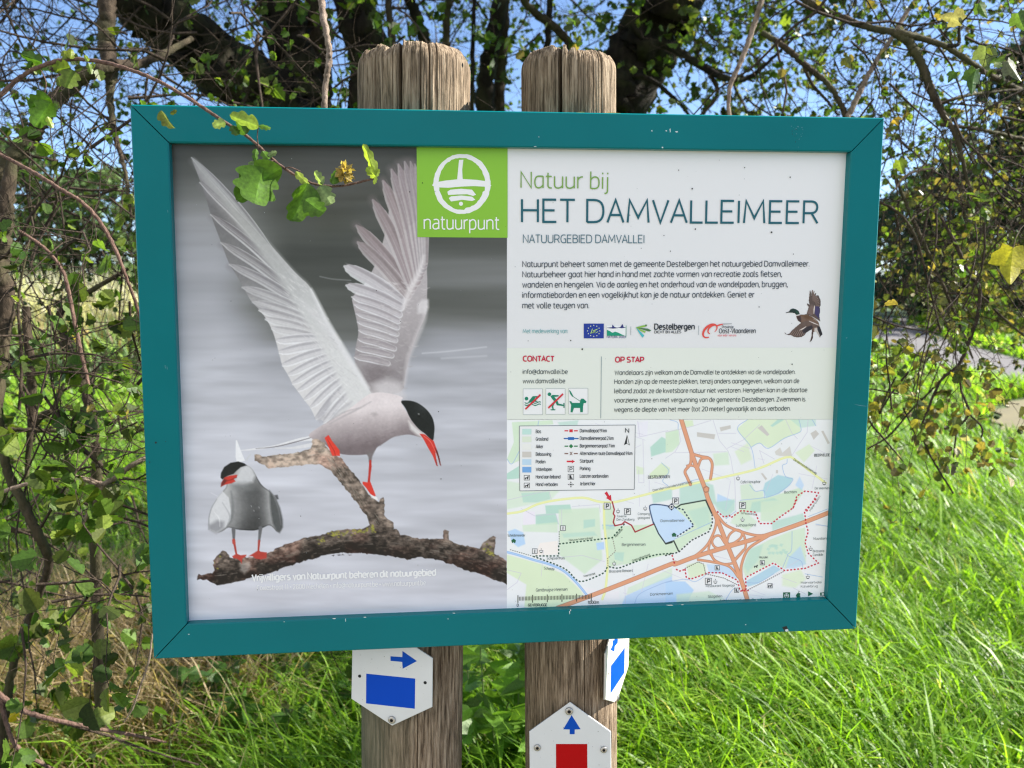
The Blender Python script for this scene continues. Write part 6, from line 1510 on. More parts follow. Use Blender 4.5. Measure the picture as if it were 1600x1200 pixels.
class Leaves:
    def __init__(self): self.p, self.d, self.s, self.c = [], [], [], []
    def add(self, p, d, s, c): self.p.append(p); self.d.append(d); self.s.append(s); self.c.append(c)
    def build(self, name, mat, parent=None, seed=1, half=HALF):
        if not self.p: return None
        rg = np.random.default_rng(seed); n = len(self.p)
        P, D, S, C_ = np.array(self.p), np.array(self.d, float), np.array(self.s), np.array(self.c)
        D /= np.linalg.norm(D, axis=1)[:, None] + 1e-9
        R_ = rg.normal(size=(n, 3)); U = np.cross(D, R_); U /= np.linalg.norm(U, axis=1)[:, None] + 1e-9; N = np.cross(U, D)
        k = len(half); bend = rg.normal(size=n) * .18 - .12; fold = .25 + .25 * rg.random(n); asp = .8 + .35 * rg.random(n)
        V = np.zeros((n, 2, k, 3))
        for s, sg in ((0, 1), (1, -1)):
            for q in range(k):
                x, y = half[q]
                V[:, s, q] = P + (U * (sg * x * asp)[:, None] + D * y + N * ((fold * x + bend * y * y))[:, None]) * S[:, None]
        if parent is not None: V = V - np.array(parent.location)
        fl = np.arange(n * 2 * k).reshape(n, 2, k); fl[:, 1] = fl[:, 1, ::-1]
        cc = np.repeat(C_, 2 * k, axis=0) * (1 + .12 * rg.normal(size=(n * 2 * k, 1)))
        return mesh_obj(name, V.reshape(-1, 3), fl.reshape(-1, k), mat, parent, colors=np.clip(cc, .005, .7))
GREENS = [(.05, .10, .016), (.075, .14, .022), (.10, .17, .026), (.14, .19, .03), (.06, .085, .02)]
YELLOWS = [(.26, .23, .04), (.17, .17, .04), (.12, .145, .035), (.26, .20, .06), (.085, .12, .03), (.13, .105, .045)]
DRYS = [(.34, .30, .20), (.28, .22, .12), (.20, .19, .08), (.14, .16, .04)]
def grow(tb, lv, p, d, L, r, lvl, rg, pal, ls, dens, droop=.0, side=5):
    """a zig-zag twig with side shoots and leaves"""
    seg = max(4, int(L / .055)); st = L / seg; P = [np.array(p)]; d = np.array(d, float); d /= np.linalg.norm(d)
    R_ = [r]
    for k in range(seg):
        d = d + rg.normal(size=3) * .17 + np.array([0, 0, -droop * .12]); d /= np.linalg.norm(d)
        P.append(P[-1] + d * st); R_.append(r * (1 - .8 * (k + 1) / seg))
        if lvl > 0 and rg.random() < .62 and k > 0:
            a = rg.normal(size=3); a -= a @ d * d; a /= np.linalg.norm(a) + 1e-9
            sd = d * (.35 + .4 * rg.random()) + a
            grow(tb, lv, P[-1], sd, L * (.22 + .34 * rg.random()), max(.0007, R_[-1] * .6), lvl - 1, rg, pal, ls, dens, droop, 4 if lvl == 1 else 5)
        elif rg.random() < .25 and lvl <= 1:       # thorn or spur
            a = rg.normal(size=3); a -= a @ d * d; a /= np.linalg.norm(a) + 1e-9
            tb.add([P[-1], P[-1] + (a + d * .3) * .016], [max(.0007, R_[-1] * .7), .0003], 3)
        if rg.random() < dens * (1.35 if lvl == 0 else .5):
            for _ in range(rg.integers(1, 4)):
                a = rg.normal(size=3) + d * .5 + np.array([0, 0, -.35]); c = pal[rg.integers(len(pal))]
                lv.add(P[-1] + rg.normal(size=3) * .004, a, ls * (.55 + .75 * rg.random()), np.array(c) * (1 + .2 * rg.normal()))
    tb.add(P, np.maximum(R_, .0006), side)
def cloud(tb, lv, box, dep, n, L, r, lvl, seed, pal, ls, dens, dirs=(0, 0, 0), droop=.3):
    """n twigs spread through the space the box of the view covers between two distances"""
    rg = np.random.default_rng(seed)
    for _ in range(n):
        x, y = box[0] + (box[2] - box[0]) * rg.random(), box[1] + (box[3] - box[1]) * rg.random(); D = dep[0] + (dep[1] - dep[0]) * rg.random()
        d = rg.normal(size=3) + np.array(dirs); d[1] *= .6
        grow(tb, lv, at_depth(x, y, D), d, L[0] + (L[1] - L[0]) * rg.random(), r * (.6 + .8 * rg.random()), lvl, rg, pal, ls, dens, droop)
def bark_mat(name, c0, c1, scale=30, green=.0):
    m, n, l, b = new_mat(name)
    tc = n.new('ShaderNodeTexCoord'); mp_ = n.new('ShaderNodeMapping'); mp_.inputs['Scale'].default_value = (1, 1, .35); l.new(tc.outputs['Object'], mp_.inputs['Vector'])
    t = n.new('ShaderNodeTexNoise'); t.inputs['Scale'].default_value = scale; t.inputs['Detail'].default_value = 8; t.inputs['Roughness'].default_value = .65; l.new(mp_.outputs[0], t.inputs['Vector'])
    r = n.new('ShaderNodeValToRGB'); r.color_ramp.elements[0].position = .35; r.color_ramp.elements[1].position = .7
    r.color_ramp.elements[0].color = (*c0, 1); r.color_ramp.elements[1].color = (*c1, 1); l.new(t.outputs['Fac'], r.inputs['Fac'])
    src = r.outputs['Color']
    if green:
        t2 = n.new('ShaderNodeTexNoise'); t2.inputs['Scale'].default_value = 6; t2.inputs['Detail'].default_value = 6; l.new(tc.outputs['Object'], t2.inputs['Vector'])
        mr = n.new('ShaderNodeMapRange'); mr.inputs['From Min'].default_value = .45; mr.inputs['From Max'].default_value = .65; mr.inputs['To Max'].default_value = green; l.new(t2.outputs['Fac'], mr.inputs['Value'])
        mx = n.new('ShaderNodeMix'); mx.data_type = 'RGBA'; mx.inputs['B'].default_value = (.09, .10, .04, 1); l.new(mr.outputs[0], mx.inputs['Factor']); l.new(src, mx.inputs['A']); src = mx.outputs['Result']
    l.new(src, b.inputs['Base Color']); b.inputs['Roughness'].default_value = .9; b.inputs['Specular IOR Level'].default_value = .2
    bp = n.new('ShaderNodeBump'); bp.inputs['Strength'].default_value = .8; bp.inputs['Distance'].default_value = .01; l.new(t.outputs['Fac'], bp.inputs['Height']); l.new(bp.outputs[0], b.inputs['Normal'])
    return m
M_bark = bark_mat('dark_bark', (.006, .005, .004), (.030, .023, .017), 34, .3)
M_limb = bark_mat('brown_bark', (.022, .016, .011), (.085, .062, .042), 60, .4)
M_twig = bark_mat('twig_bark', (.03, .022, .017), (.085, .062, .045), 140)
M_redtwig = bark_mat('reddish_twig_bark', (.085, .05, .04), (.22, .14, .11), 160)
M_pale = bark_mat('pale_lichen_bark', (.12, .085, .065), (.36, .28, .22), 120, .3)
def limb(root, name, pts, mat, sides=12, rough=.06, seed=1):
    """pts: (photograph x, y, distance, width in photograph px)"""
    rg = np.random.default_rng(seed); p = np.array(pts, float)
    c = curve(p, 10 * len(p)); W = np.array([at_depth(x, y, D) for x, y, D, _ in c]); r = c[:, 3] * c[:, 2] / F / 2
    W += rg.normal(size=W.shape) * r[:, None] * .10
    t = Tubes(); t.add(W, r, sides, rough, rg); return t.build(name, mat, root)

# --- the hawthorn behind the board
def tree_root(name, x, y, label, group=None): return empty(name, (x, y, 0), 0, label, 'tree', group)
T = tree_root('hawthorn_tree', -.75, 4.3, 'dark many-stemmed hawthorn tree standing behind the board and its posts')
gz = lambda x, D: 440 + F * CAM[2] / D
limb(T, 'trunk', [(500, gz(0, 4.3) + 10, 4.3, 95), (505, 700, 4.3, 80), (482, 300, 4.25, 78), (470, 170, 4.2, 76), (452, 60, 4.15, 66), (420, -80, 4.1, 58), (380, -420, 4.0, 40)], M_bark, 16, .09, 1)
limb(T, 'trunk', [(560, gz(0, 4.2) + 10, 4.2, 90), (572, 600, 4.2, 76), (582, 170, 4.1, 68), (575, 70, 4.05, 62), (552, -10, 4.0, 60), (520, -420, 3.9, 44)], M_bark, 16, .09, 2)
limb(T, 'limb', [(500, 420, 4.25, 70), (450, 190, 4.1, 84), (390, 130, 3.9, 92), (320, 85, 3.7, 92), (250, 30, 3.5, 84), (170, -50, 3.3, 76), (20, -230, 3.1, 60)], M_bark, 16, .09, 3)
limb(T, 'limb', [(520, 300, 4.3, 40), (500, 170, 4.3, 40), (498, 60, 4.25, 34), (480, -80, 4.2, 28)], M_limb, 10, .07, 4)
limb(T, 'trunk', [(850, gz(0, 4.6) + 10, 4.6, 120), (880, 600, 4.6, 105), (925, 250, 4.5, 96), (955, 160, 4.45, 98), (1000, 80, 4.35, 96), (1062, -20, 4.2, 92), (1200, -260, 4.0, 70)], M_bark, 16, .09, 5)
for k, pts in enumerate(([(790, gz(0, 4.9) + 6, 4.9, 32), (770, 400, 4.9, 30), (758, 170, 4.8, 30), (770, 60, 4.7, 26), (795, -60, 4.6, 24)], [(800, 400, 4.9, 22), (780, 170, 4.9, 20), (786, 60, 4.8, 18), (790, -60, 4.8, 16)],
                          [(690, 300, 4.6, 22), (675, 110, 4.5, 20), (655, 40, 4.4, 18), (630, -30, 4.3, 16)], [(700, 300, 4.8, 14), (697, 60, 4.7, 12), (705, -30, 4.6, 10)], [(735, 300, 4.8, 10), (738, 120, 4.7, 8), (742, -30, 4.6, 6)],
                          [(610, 150, 4.0, 14), (612, 60, 3.9, 12), (602, -30, 3.9, 10)], [(840, 170, 4.6, 12), (855, 70, 4.5, 11), (860, -30, 4.4, 9)], [(930, 190, 4.4, 16), (890, 70, 4.3, 14), (826, 10, 4.2, 12), (800, -40, 4.1, 10)],
                          [(1015, 55, 4.3, 16), (1060, 80, 4.1, 13), (1110, 112, 3.9, 11), (1142, 124, 3.8, 9), (1175, 118, 3.8, 7), (1240, 60, 3.7, 4)], [(1110, 112, 3.9, 8), (1120, 150, 3.9, 6), (1085, 190, 3.9, 4)], [(960, 120, 4.4, 10), (1010, 122, 4.2, 8), (1060, 160, 4.1, 6), (1090, 200, 4.0, 4)])):
    limb(T, 'branch', pts, M_limb if k % 2 else M_bark, 9, .06, 20 + k)
limb(T, 'branch', [(498, -30, 1.55, 10), (506, 30, 1.52, 11), (512, 60, 1.5, 9), (514, 95, 1.5, 10), (509, 130, 1.5, 9), (507, 190, 1.5, 9), (512, 330, 1.55, 7)], M_pale, 10, .12, 40)
limb(T, 'branch', [(1195, -20, 2.2, 8), (1178, 40, 2.2, 9), (1160, 90, 2.2, 8), (1140, 140, 2.2, 7), (1140, 200, 2.2, 6)], M_pale, 8, .1, 41)
tb, lv = Tubes(), Leaves()
cloud(tb, lv, (280, -140, 720, 190), (4.5, 7.5), 60, (.5, 1.1), .008, 2, 51, GREENS, 0.034, 0.12, (0, 0, .3))
cloud(tb, lv, (620, -140, 1000, 180), (4.8, 7.5), 55, (.4, .9), .007, 2, 52, GREENS, 0.036, 0.17, (0, 0, .2))
cloud(tb, lv, (1070, -140, 1190, 200), (4.4, 6.0), 46, (.4, .9), .005, 2, 53, GREENS[1:] + YELLOWS[1:3], 0.042, 0.24, (.3, 0, -.1))
cloud(tb, lv, (280, 0, 700, 190), (1.9, 3.2), 22, (.3, .6), .004, 1, 54, GREENS, 0.032, 0.19, (0, 0, -.3))
cloud(tb, lv, (-300, -950, 1300, -300), (2.5, 6.0), 110, (.7, 1.5), .009, 2, 55, GREENS, 0.046, 0.36, (0, 0, 0))  # unseen crown above the view, made denser to shade the left side
cloud(tb, lv, (1150, -140, 1340, 200), (3.2, 5.5), 30, (.4, .8), .004, 2, 56, GREENS[1:], .030, .12, (.3, 0, -.1))
tb.build('twigs', M_twig, T); lv.build('foliage', M_leaf, T, 5)

# --- the tangled bush at the left
B = empty('hawthorn_bush', (-1.5, 2.6, 0), 0, 'tangled hawthorn bush with bare grey twigs, filling the left edge', 'bush')
for k, (pts, m_) in enumerate((
    ([(-120, 520, 2.2, 34), (-40, 330, 2.2, 32), (10, 262, 2.2, 28), (45, 215, 2.2, 27), (85, 160, 2.2, 26), (125, 122, 2.2, 24), (165, 105, 2.2, 20), (230, 96, 2.3, 14), (300, 60, 2.4, 8)], M_limb),
    ([(172, -60, 2.3, 26), (168, 20, 2.3, 26), (166, 70, 2.3, 26), (174, 112, 2.25, 22), (172, 150, 2.25, 12), (180, 210, 2.25, 9), (196, 270, 2.2, 6), (205, 340, 2.2, 4)], M_limb),
    ([(20, 250, 1.9, 16), (8, 330, 1.9, 26), (0, 420, 1.9, 28), (10, 480, 1.9, 24), (-10, 640, 1.9, 22), (-30, 900, 1.95, 26)], M_limb),
    ([(-20, 560, 1.8, 10), (0, 660, 1.8, 13), (10, 730, 1.8, 14), (36, 785, 1.8, 15), (62, 840, 1.8, 15), (76, 880, 1.85, 13), (60, 930, 1.9, 12), (30, 1010, 2.0, 12), (10, 1100, 2.1, 14), (0, 1250, 2.3, 16)], M_limb),
    ([(200, 420, 2.4, 6), (150, 450, 2.4, 8), (105, 478, 2.4, 10), (92, 500, 2.4, 12), (110, 550, 2.4, 14), (130, 600, 2.4, 15), (150, 700, 2.4, 16), (150, 900, 2.5, 18), (160, 1120, 2.6, 20)], M_limb),
    ([(-30, 225, 1.35, 5), (50, 268, 1.32, 6), (95, 296, 1.3, 6), (128, 316, 1.3, 6), (155, 345, 1.3, 6), (178, 385, 1.3, 6), (196, 430, 1.3, 5), (214, 480, 1.32, 5), (235, 560, 1.36, 4)], M_redtwig),
    ([(30, 360, 1.7, 4), (70, 388, 1.7, 5), (96, 420, 1.7, 5), (106, 450, 1.7, 6), (116, 500, 1.7, 6), (128, 556, 1.7, 6), (140, 605, 1.7, 5)], M_redtwig),
    ([(-20, 775, 1.7, 6), (60, 752, 1.7, 7), (120, 746, 1.7, 8), (160, 757, 1.7, 10), (185, 742, 1.7, 9), (222, 718, 1.7, 8), (280, 690, 1.75, 6)], M_pale),
    ([(163, 757, 1.7, 6), (145, 790, 1.7, 6), (124, 830, 1.7, 5), (105, 862, 1.7, 4), (92, 882, 1.7, 3)], M_pale),
    ([(-20, 670, 2.0, 8), (40, 672, 2.0, 7), (100, 674, 2.0, 6), (160, 680, 2.0, 4), (215, 660, 2.0, 3)], M_limb),
    ([(-30, 815, 1.9, 9), (20, 828, 1.9, 9), (58, 832, 1.9, 6), (100, 850, 1.9, 4)], M_limb),
    ([(-20, 1070, 1.9, 9), (10, 1094, 1.9, 9), (40, 1112, 1.9, 8), (90, 1126, 1.9, 7), (150, 1138, 1.95, 6), (215, 1150, 2.0, 5), (260, 1160, 2.0, 3)], M_redtwig),
    ([(0, 1088, 1.9, 8), (10, 1130, 1.9, 7), (25, 1165, 1.9, 7), (60, 1190, 1.95, 6), (110, 1215, 2.0, 5)], M_redtwig),
    ([(100, 1130, 1.95, 4), (170, 1150, 2.0, 4), (230, 1172, 2.0, 3), (310, 1195, 2.1, 3)], M_twig),
    ([(238, 990, 1.5, 3), (233, 1030, 1.5, 3.4), (220, 1070, 1.5, 3.2), (208, 1105, 1.5, 3), (194, 1128, 1.5, 2)], M_pale),
    ([(60, 310, 2.0, 3), (30, 460, 2.0, 4), (34, 560, 2.0, 5), (30, 640, 2.0, 5)], M_limb),
    ([(40, 480, 2.1, 12), (48, 580, 2.1, 14), (50, 640, 2.1, 13), (45, 700, 2.1, 9), (40, 760, 2.1, 6)], M_limb),
    ([(100, 600, 2.2, 5), (82, 640, 2.2, 9), (60, 655, 2.2, 12), (48, 690, 2.2, 10)], M_limb))):
    limb(B, 'branch', pts, m_, 9, .07, 60 + k)
tb, lv = Tubes(), Leaves()
cloud(tb, lv, (-80, -120, 330, 160), (2.2, 5.0), 80, (.4, .9), .0042, 2, 71, GREENS, .023, .10, (.1, 0, -.4))
cloud(tb, lv, (-80, 120, 240, 420), (1.8, 3.6), 62, (.3, .75), .0034, 2, 72, GREENS, .023, .12, (.3, 0, -.5))
cloud(tb, lv, (-80, 380, 235, 700), (1.7, 3.2), 46, (.3, .7), .003, 2, 73, GREENS + YELLOWS[4:5], .022, .09, (.3, 0, -.3))
cloud(tb, lv, (-80, 640, 240, 900), (1.6, 2.9), 42, (.3, .7), .003, 2, 74, GREENS + GREENS + YELLOWS[2:5], .022, .11, (.4, 0, 0))
cloud(tb, lv, (-60, 880, 130, 1040), (1.5, 2.2), 8, (.2, .4), .0024, 1, 75, GREENS, .036, .7, (.3, 0, -.2))
cloud(tb, lv, (-20, 500, 90, 620), (1.5, 1.9), 8, (.2, .35), .0024, 1, 76, GREENS, .038, .8, (.3, 0, -.2))
cloud(tb, lv, (80, 880, 235, 960), (1.5, 2.1), 6, (.15, .3), .0024, 1, 77, GREENS + YELLOWS[2:3], .036, .8, (.3, 0, -.4))
cloud(tb, lv, (-900, -950, 100, -280), (2.5, 5.5), 60, (.7, 1.5), .009, 2, 78, GREENS, .05, .34, (0, 0, 0))
tb.build('twigs', M_twig, B); lv.build('foliage', M_leaf, B, 6, HALF_H)

# --- the tree whose branches droop at the right
Rt = tree_root('maple_tree', 4.4, 1.6, 'tree with drooping twigs and yellowing lobed leaves right of the board')
t = Tubes(); t.add([(4.4, 1.6, 0), (4.38, 1.62, 1.0), (4.2, 1.7, 2.2), (3.6, 2.0, 3.3), (2.6, 2.5, 4.2)], [.17, .14, .12, .10, .06], 16, .05, np.random.default_rng(2)); t.build('trunk', M_bark, Rt)
for k, (pts, m_) in enumerate((
    ([(1180, -60, 2.7, 8.9), (1250, -5, 2.6, 10.4), (1310, 25, 2.5, 10.4), (1355, 42, 2.4, 10.4), (1400, 50, 2.3, 11.1), (1440, 60, 2.3, 10.4), (1480, 74, 2.3, 8.9), (1520, 100, 2.3, 8.1), (1570, 130, 2.4, 9.6), (1640, 160, 2.5, 13.3)], M_limb),
    ([(1190, 50, 2.8, 8.9), (1232, 78, 2.8, 9.6), (1262, 105, 2.8, 9.6), (1292, 130, 2.8, 8.9), (1312, 160, 2.8, 8.9), (1330, 200, 2.8, 8.9)], M_limb),
    ([(1250, 90, 2.9, 5.2), (1268, 130, 2.9, 5.2), (1290, 155, 2.9, 4.4), (1310, 180, 2.9, 3.7)], M_limb),
    ([(1430, 0, 2.5, 5.9), (1410, 30, 2.5, 6.7), (1392, 62, 2.5, 7.4), (1368, 98, 2.5, 7.4), (1345, 140, 2.5, 8.9), (1322, 190, 2.5, 8.9)], M_pale),
    ([(1395, 50, 2.3, 11.8), (1420, 66, 2.3, 14.8), (1436, 92, 2.3, 13.3), (1448, 124, 2.3, 12.6), (1460, 152, 2.3, 12.6), (1474, 180, 2.3, 9.6), (1492, 208, 2.3, 8.1), (1504, 250, 2.3, 6.7), (1514, 290, 2.3, 5.2), (1540, 340, 2.3, 3.7)], M_limb),
    ([(1462, 165, 2.3, 5.9), (1500, 152, 2.3, 5.2), (1540, 145, 2.35, 4.4), (1600, 140, 2.4, 4.4)], M_limb),
    ([(1470, 195, 2.3, 5.9), (1530, 202, 2.3, 5.9), (1600, 218, 2.35, 6.7), (1660, 226, 2.4, 7.4)], M_limb),
    ([(1480, 72, 2.2, 5.9), (1498, 68, 2.2, 5.9), (1500, 40, 2.2, 4.4), (1520, 15, 2.2, 3.7), (1540, -20, 2.2, 3.0)], M_bark),
    ([(1400, 280, 2.4, 4.4), (1425, 340, 2.4, 5.9), (1450, 395, 2.4, 5.9), (1475, 450, 2.4, 5.2), (1492, 490, 2.4, 4.4), (1520, 560, 2.4, 3.0)], M_limb),
    ([(1470, 340, 2.2, 4.4), (1495, 385, 2.2, 5.9), (1512, 425, 2.2, 5.9), (1530, 450, 2.2, 5.9), (1528, 490, 2.2, 5.9), (1515, 530, 2.2, 5.9), (1498, 570, 2.2, 5.2), (1470, 595, 2.2, 4.4), (1450, 640, 2.2, 3.7), (1440, 668, 2.2, 3.0), (1448, 700, 2.2, 3.0), (1470, 740, 2.2, 3.0), (1490, 771, 2.2, 3.0)], M_twig),
    ([(1498, 570, 2.2, 3.7), (1502, 610, 2.2, 3.7), (1514, 645, 2.2, 3.7), (1496, 672, 2.2, 3.0), (1490, 715, 2.2, 2.2)], M_twig),
    ([(1512, 645, 2.2, 3.0), (1534, 668, 2.2, 3.0), (1532, 690, 2.2, 2.2)], M_twig),
    ([(1460, 605, 2.25, 3.0), (1425, 640, 2.25, 3.0), (1390, 680, 2.25, 3.0), (1355, 702, 2.25, 2.2)], M_twig),
    ([(1340, 300, 2.1, 4.4), (1400, 330, 2.1, 4.4), (1430, 370, 2.1, 4.4), (1450, 440, 2.1, 3.7), (1470, 520, 2.1, 3.0)], M_limb),
    ([(1330, 480, 2.0, 3.0), (1390, 505, 2.0, 3.0), (1430, 515, 2.0, 2.2), (1470, 520, 2.0, 1.5)], M_twig),
    ([(1340, 620, 2.0, 2.2), (1360, 660, 2.0, 3.0), (1385, 690, 2.0, 3.0), (1412, 722, 2.0, 1.5)], M_twig),
    ([(1480, 458, 2.2, 3.7), (1530, 462, 2.2, 3.7), (1560, 490, 2.2, 3.7), (1600, 525, 2.2, 3.7)], M_limb),
    ([(1395, 300, 2.3, 2.2), (1420, 272, 2.3, 3.7), (1460, 262, 2.3, 3.0)], M_pale))):
    limb(Rt, 'branch', pts, m_, 9, .07, 90 + k)
tb, lv = Tubes(), Leaves()
cloud(tb, lv, (1200, -140, 1700, 120), (2.3, 4.5), 90, (.3, .8), .0034, 2, 101, GREENS + YELLOWS[2:5], .023, .18, (.1, 0, -.3))
cloud(tb, lv, (1360, 60, 1700, 330), (2.0, 4.0), 100, (.3, .7), .0027, 2, 102, GREENS + YELLOWS[1:], .018, .18, (.1, 0, -.7))
cloud(tb, lv, (1370, 230, 1700, 440), (1.9, 3.6), 84, (.25, .6), .0022, 2, 103, YELLOWS[1:] + DRYS[2:] + GREENS, .017, .22, (.1, 0, -.9))
cloud(tb, lv, (1370, 430, 1520, 560), (1.9, 2.8), 14, (.2, .4), .002, 1, 104, YELLOWS + DRYS + GREENS[3:4], .022, .5, (0, 0, -1.1))
cloud(tb, lv, (1345, 520, 1420, 640), (1.7, 2.3), 8, (.15, .3), .002, 1, 105, YELLOWS, .022, .4, (-.2, 0, -.6))
cloud(tb, lv, (900, -1000, 1750, -300), (3.6, 6.0), 75, (.7, 1.4), .008, 2, 106, GREENS, .05, .42, (0, 0, 0))  # unseen leaves overhead, placed to shade the hawthorn trunks
for (x0, y0, n_) in ((1445, 690, 16), (1495, 670, 12), (1532, 690, 16), (1470, 720, 10), (1500, 650, 8), (1540, 700, 10)):
    rg = np.random.default_rng(x0)
    for _ in range(n_):
        lv.add(at_depth(x0 + rg.normal() * 8, y0 + rg.normal() * 14, 2.2 + rg.normal() * .03), rg.normal(size=3) + np.array([0, 0, -1.0]), .022 * (.6 + .8 * rg.random()), np.array((DRYS + YELLOWS)[rg.integers(10)]))
tb.build('twigs', M_twig, Rt); lv.build('foliage', M_leaf, Rt, 7, HALF_H)

# --- bigger lobed leaves close to the lens
HALF_B = np.array([(0, 0), (.14, .02), (.34, .10), (.50, .26), (.53, .36), (.38, .40), (.33, .45), (.47, .56), (.52, .68), (.40, .74), (.30, .76), (.33, .87), (.24, .97), (.10, .96), (0, 1.02)])
HALF_M = np.array([(0, 0), (.16, -.05), (.30, -.13), (.27, .05), (.42, .10), (.55, .22), (.46, .28), (.62, .46), (.48, .45), (.40, .52), (.26, .45), (.28, .62), (.19, .72), (.15, .80), (0, 1.02)])
def big_leaf(name, parent, base, tip, width, col, half, roll=0.0, curl=-.15, fold=.25, seed=0, lit=None, mat=None):
    """one leaf from base to tip (world points); width relative to its length"""
    rg = np.random.default_rng(seed); base, tip = np.array(base), np.array(tip); D = tip - base; S = np.linalg.norm(D); D /= S
    view = base - CAM; view /= np.linalg.norm(view); U = np.cross(D, view); U /= np.linalg.norm(U); N = np.cross(U, D)
    U, N = U * math.cos(roll) + N * math.sin(roll), N * math.cos(roll) - U * math.sin(roll)
    k = len(half); ys = np.linspace(0, 1, 9); V, F_, C_ = [], [], []
    def put(x, y):
        z = fold * abs(x) + curl * y * y + .014 * math.sin(y * 7 + x * 6 + seed)
        return base + (U * x * width + D * y + N * z) * S
    o0 = -np.array(parent.location) if parent is not None else np.zeros(3)
    for sg in (1, -1):
        i0 = len(V)
        for (x, y) in half:
            V.append(put(sg * x, y) + o0); C_.append(np.array(col) * (1 + .06 * rg.normal()) * (.9 + .3 * abs(x)))
        # inner row between midrib and edge so that the blade bends
        m0 = len(V)
        for (x, y) in half: V.append(put(sg * x * .5, y * .92 + .04 * (x > 0)) + o0); C_.append(np.array(col) * (1 + .10 * rg.normal()))
        r0 = len(V)
        for (x, y) in half: V.append(put(0, np.clip(y * .9 + .05, 0, 1)) + o0); C_.append(np.array(col) * 1.5)
        for q in range(k - 1):
            for a, b in ((i0, m0), (m0, r0)):
                f = [a + q, a + q + 1, b + q + 1, b + q]; F_.append(f if sg > 0 else f[::-1])
    o = mesh_obj(name, V, F_, mat or M_leaf, parent, colors=np.clip(np.array(C_), .005, .8), smooth=True)
    sd = o.modifiers.new('soft_edges', 'SUBSURF'); sd.levels = sd.render_levels = 1
    return o
for k, (bx, by, tx, ty, D, wd, col, roll) in enumerate((
    (1598, 352, 1581, 372, 1.30, .001, (.2, .2, .05), 0),)):
    pass
limb(Rt, 'leaf_stalk', [(1612, 345, 1.3, 1.6), (1598, 354, 1.3, 1.6), (1588, 370, 1.3, 1.7), (1583, 388, 1.3, 1.8)], M_pale, 5, 0, 1)
big_leaf('leaf', Rt, at_depth(1583, 386, 1.3), at_depth(1574, 450, 1.29), .8, (.42, .36, .025), HALF_M, .25, -.2, .2, 3)
for k, (bx, by, tx, ty, D, wd, ci, roll) in enumerate(((1503, 33, 1468, 22, 1.6, .9, (.20, .18, .10), .5), (1540, 72, 1540, 112, 1.6, .9, (.13, .16, .06), .3), (1525, 108, 1512, 150, 1.62, .8, (.07, .13, .03), .7), (1492, 112, 1480, 130, 1.7, .8, (.06, .12, .02), .2), (1575, 95, 1590, 130, 1.55, .8, (.15, .15, .09), .9), (1530, 5, 1540, 30, 1.6, .8, (.10, .17, .03), .6), (1590, 20, 1600, 50, 1.5, .9, (.09, .15, .03), .4), (1552, 100, 1570, 88, 1.6, .7, (.14, .20, .03), .3), (1320, 90, 1328, 108, 1.9, .9, (.13, .13, .03), .4), (1405, 250, 1410, 272, 1.9, .9, (.15, .20, .03), .2), (1400, 184, 1403, 196, 2.0, 1.0, (.34, .22, .05), .2))):
    big_leaf('leaf', Rt, at_depth(bx, by, D), at_depth(tx, ty, D + .01), wd, ci, HALF_M, roll, -.2, .25, 10 + k)

# --- the shoot that hangs down in front of the board
H = empty('hanging_shoot', tuple(at_depth(0, 150, 1.12)), 0, 'thin shoot with fresh green leaves hanging before the top left corner of the board', 'branch')
limb(H, 'stem', [(-60, 200, 1.10, 8), (0, 150, 1.10, 7.5), (30, 122, 1.10, 7), (65, 103, 1.09, 6.6), (105, 93, 1.08, 6.4), (150, 95, 1.07, 6.2), (200, 108, 1.06, 6), (250, 128, 1.05, 5.6), (300, 157, 1.04, 5.4), (345, 187, 1.03, 5), (390, 216, 1.03, 4.8), (425, 248, 1.03, 4.6), (455, 270, 1.03, 4.2), (490, 287, 1.03, 3.8), (525, 291, 1.03, 3.6), (552, 287, 1.03, 3.6), (583, 279, 1.03, 3.2)], M_redtwig, 9, .06, 3)
for pts in ([(66, 160, 1.09, 1.4), (72, 130, 1.09, 1.4), (62, 105, 1.09, 1.5)], [(405, 235, 1.03, 2), (402, 215, 1.02, 1.6), (404, 196, 1.01, 1.4)], [(468, 275, 1.03, 1.6), (478, 285, 1.02, 1.6), (480, 296, 1.02, 1.6)], [(446, 262, 1.03, 1.8), (455, 262, 1.02, 1.8), (470, 268, 1.02, 1.4)], [(583, 279, 1.03, 2.6), (588, 272, 1.03, 2.4), (586, 262, 1.03, 2)], [(430, 250, 1.03, 1.6), (414, 256, 1.02, 1.6), (412, 264, 1.02, 1.6)]):
    limb(H, 'leaf_stalk', pts, M_redtwig, 5, 0, 2)
LG, LY, LL, LD = (.075, .16, .014), (.26, .34, .05), (.20, .27, .11), (.05, .11, .012)
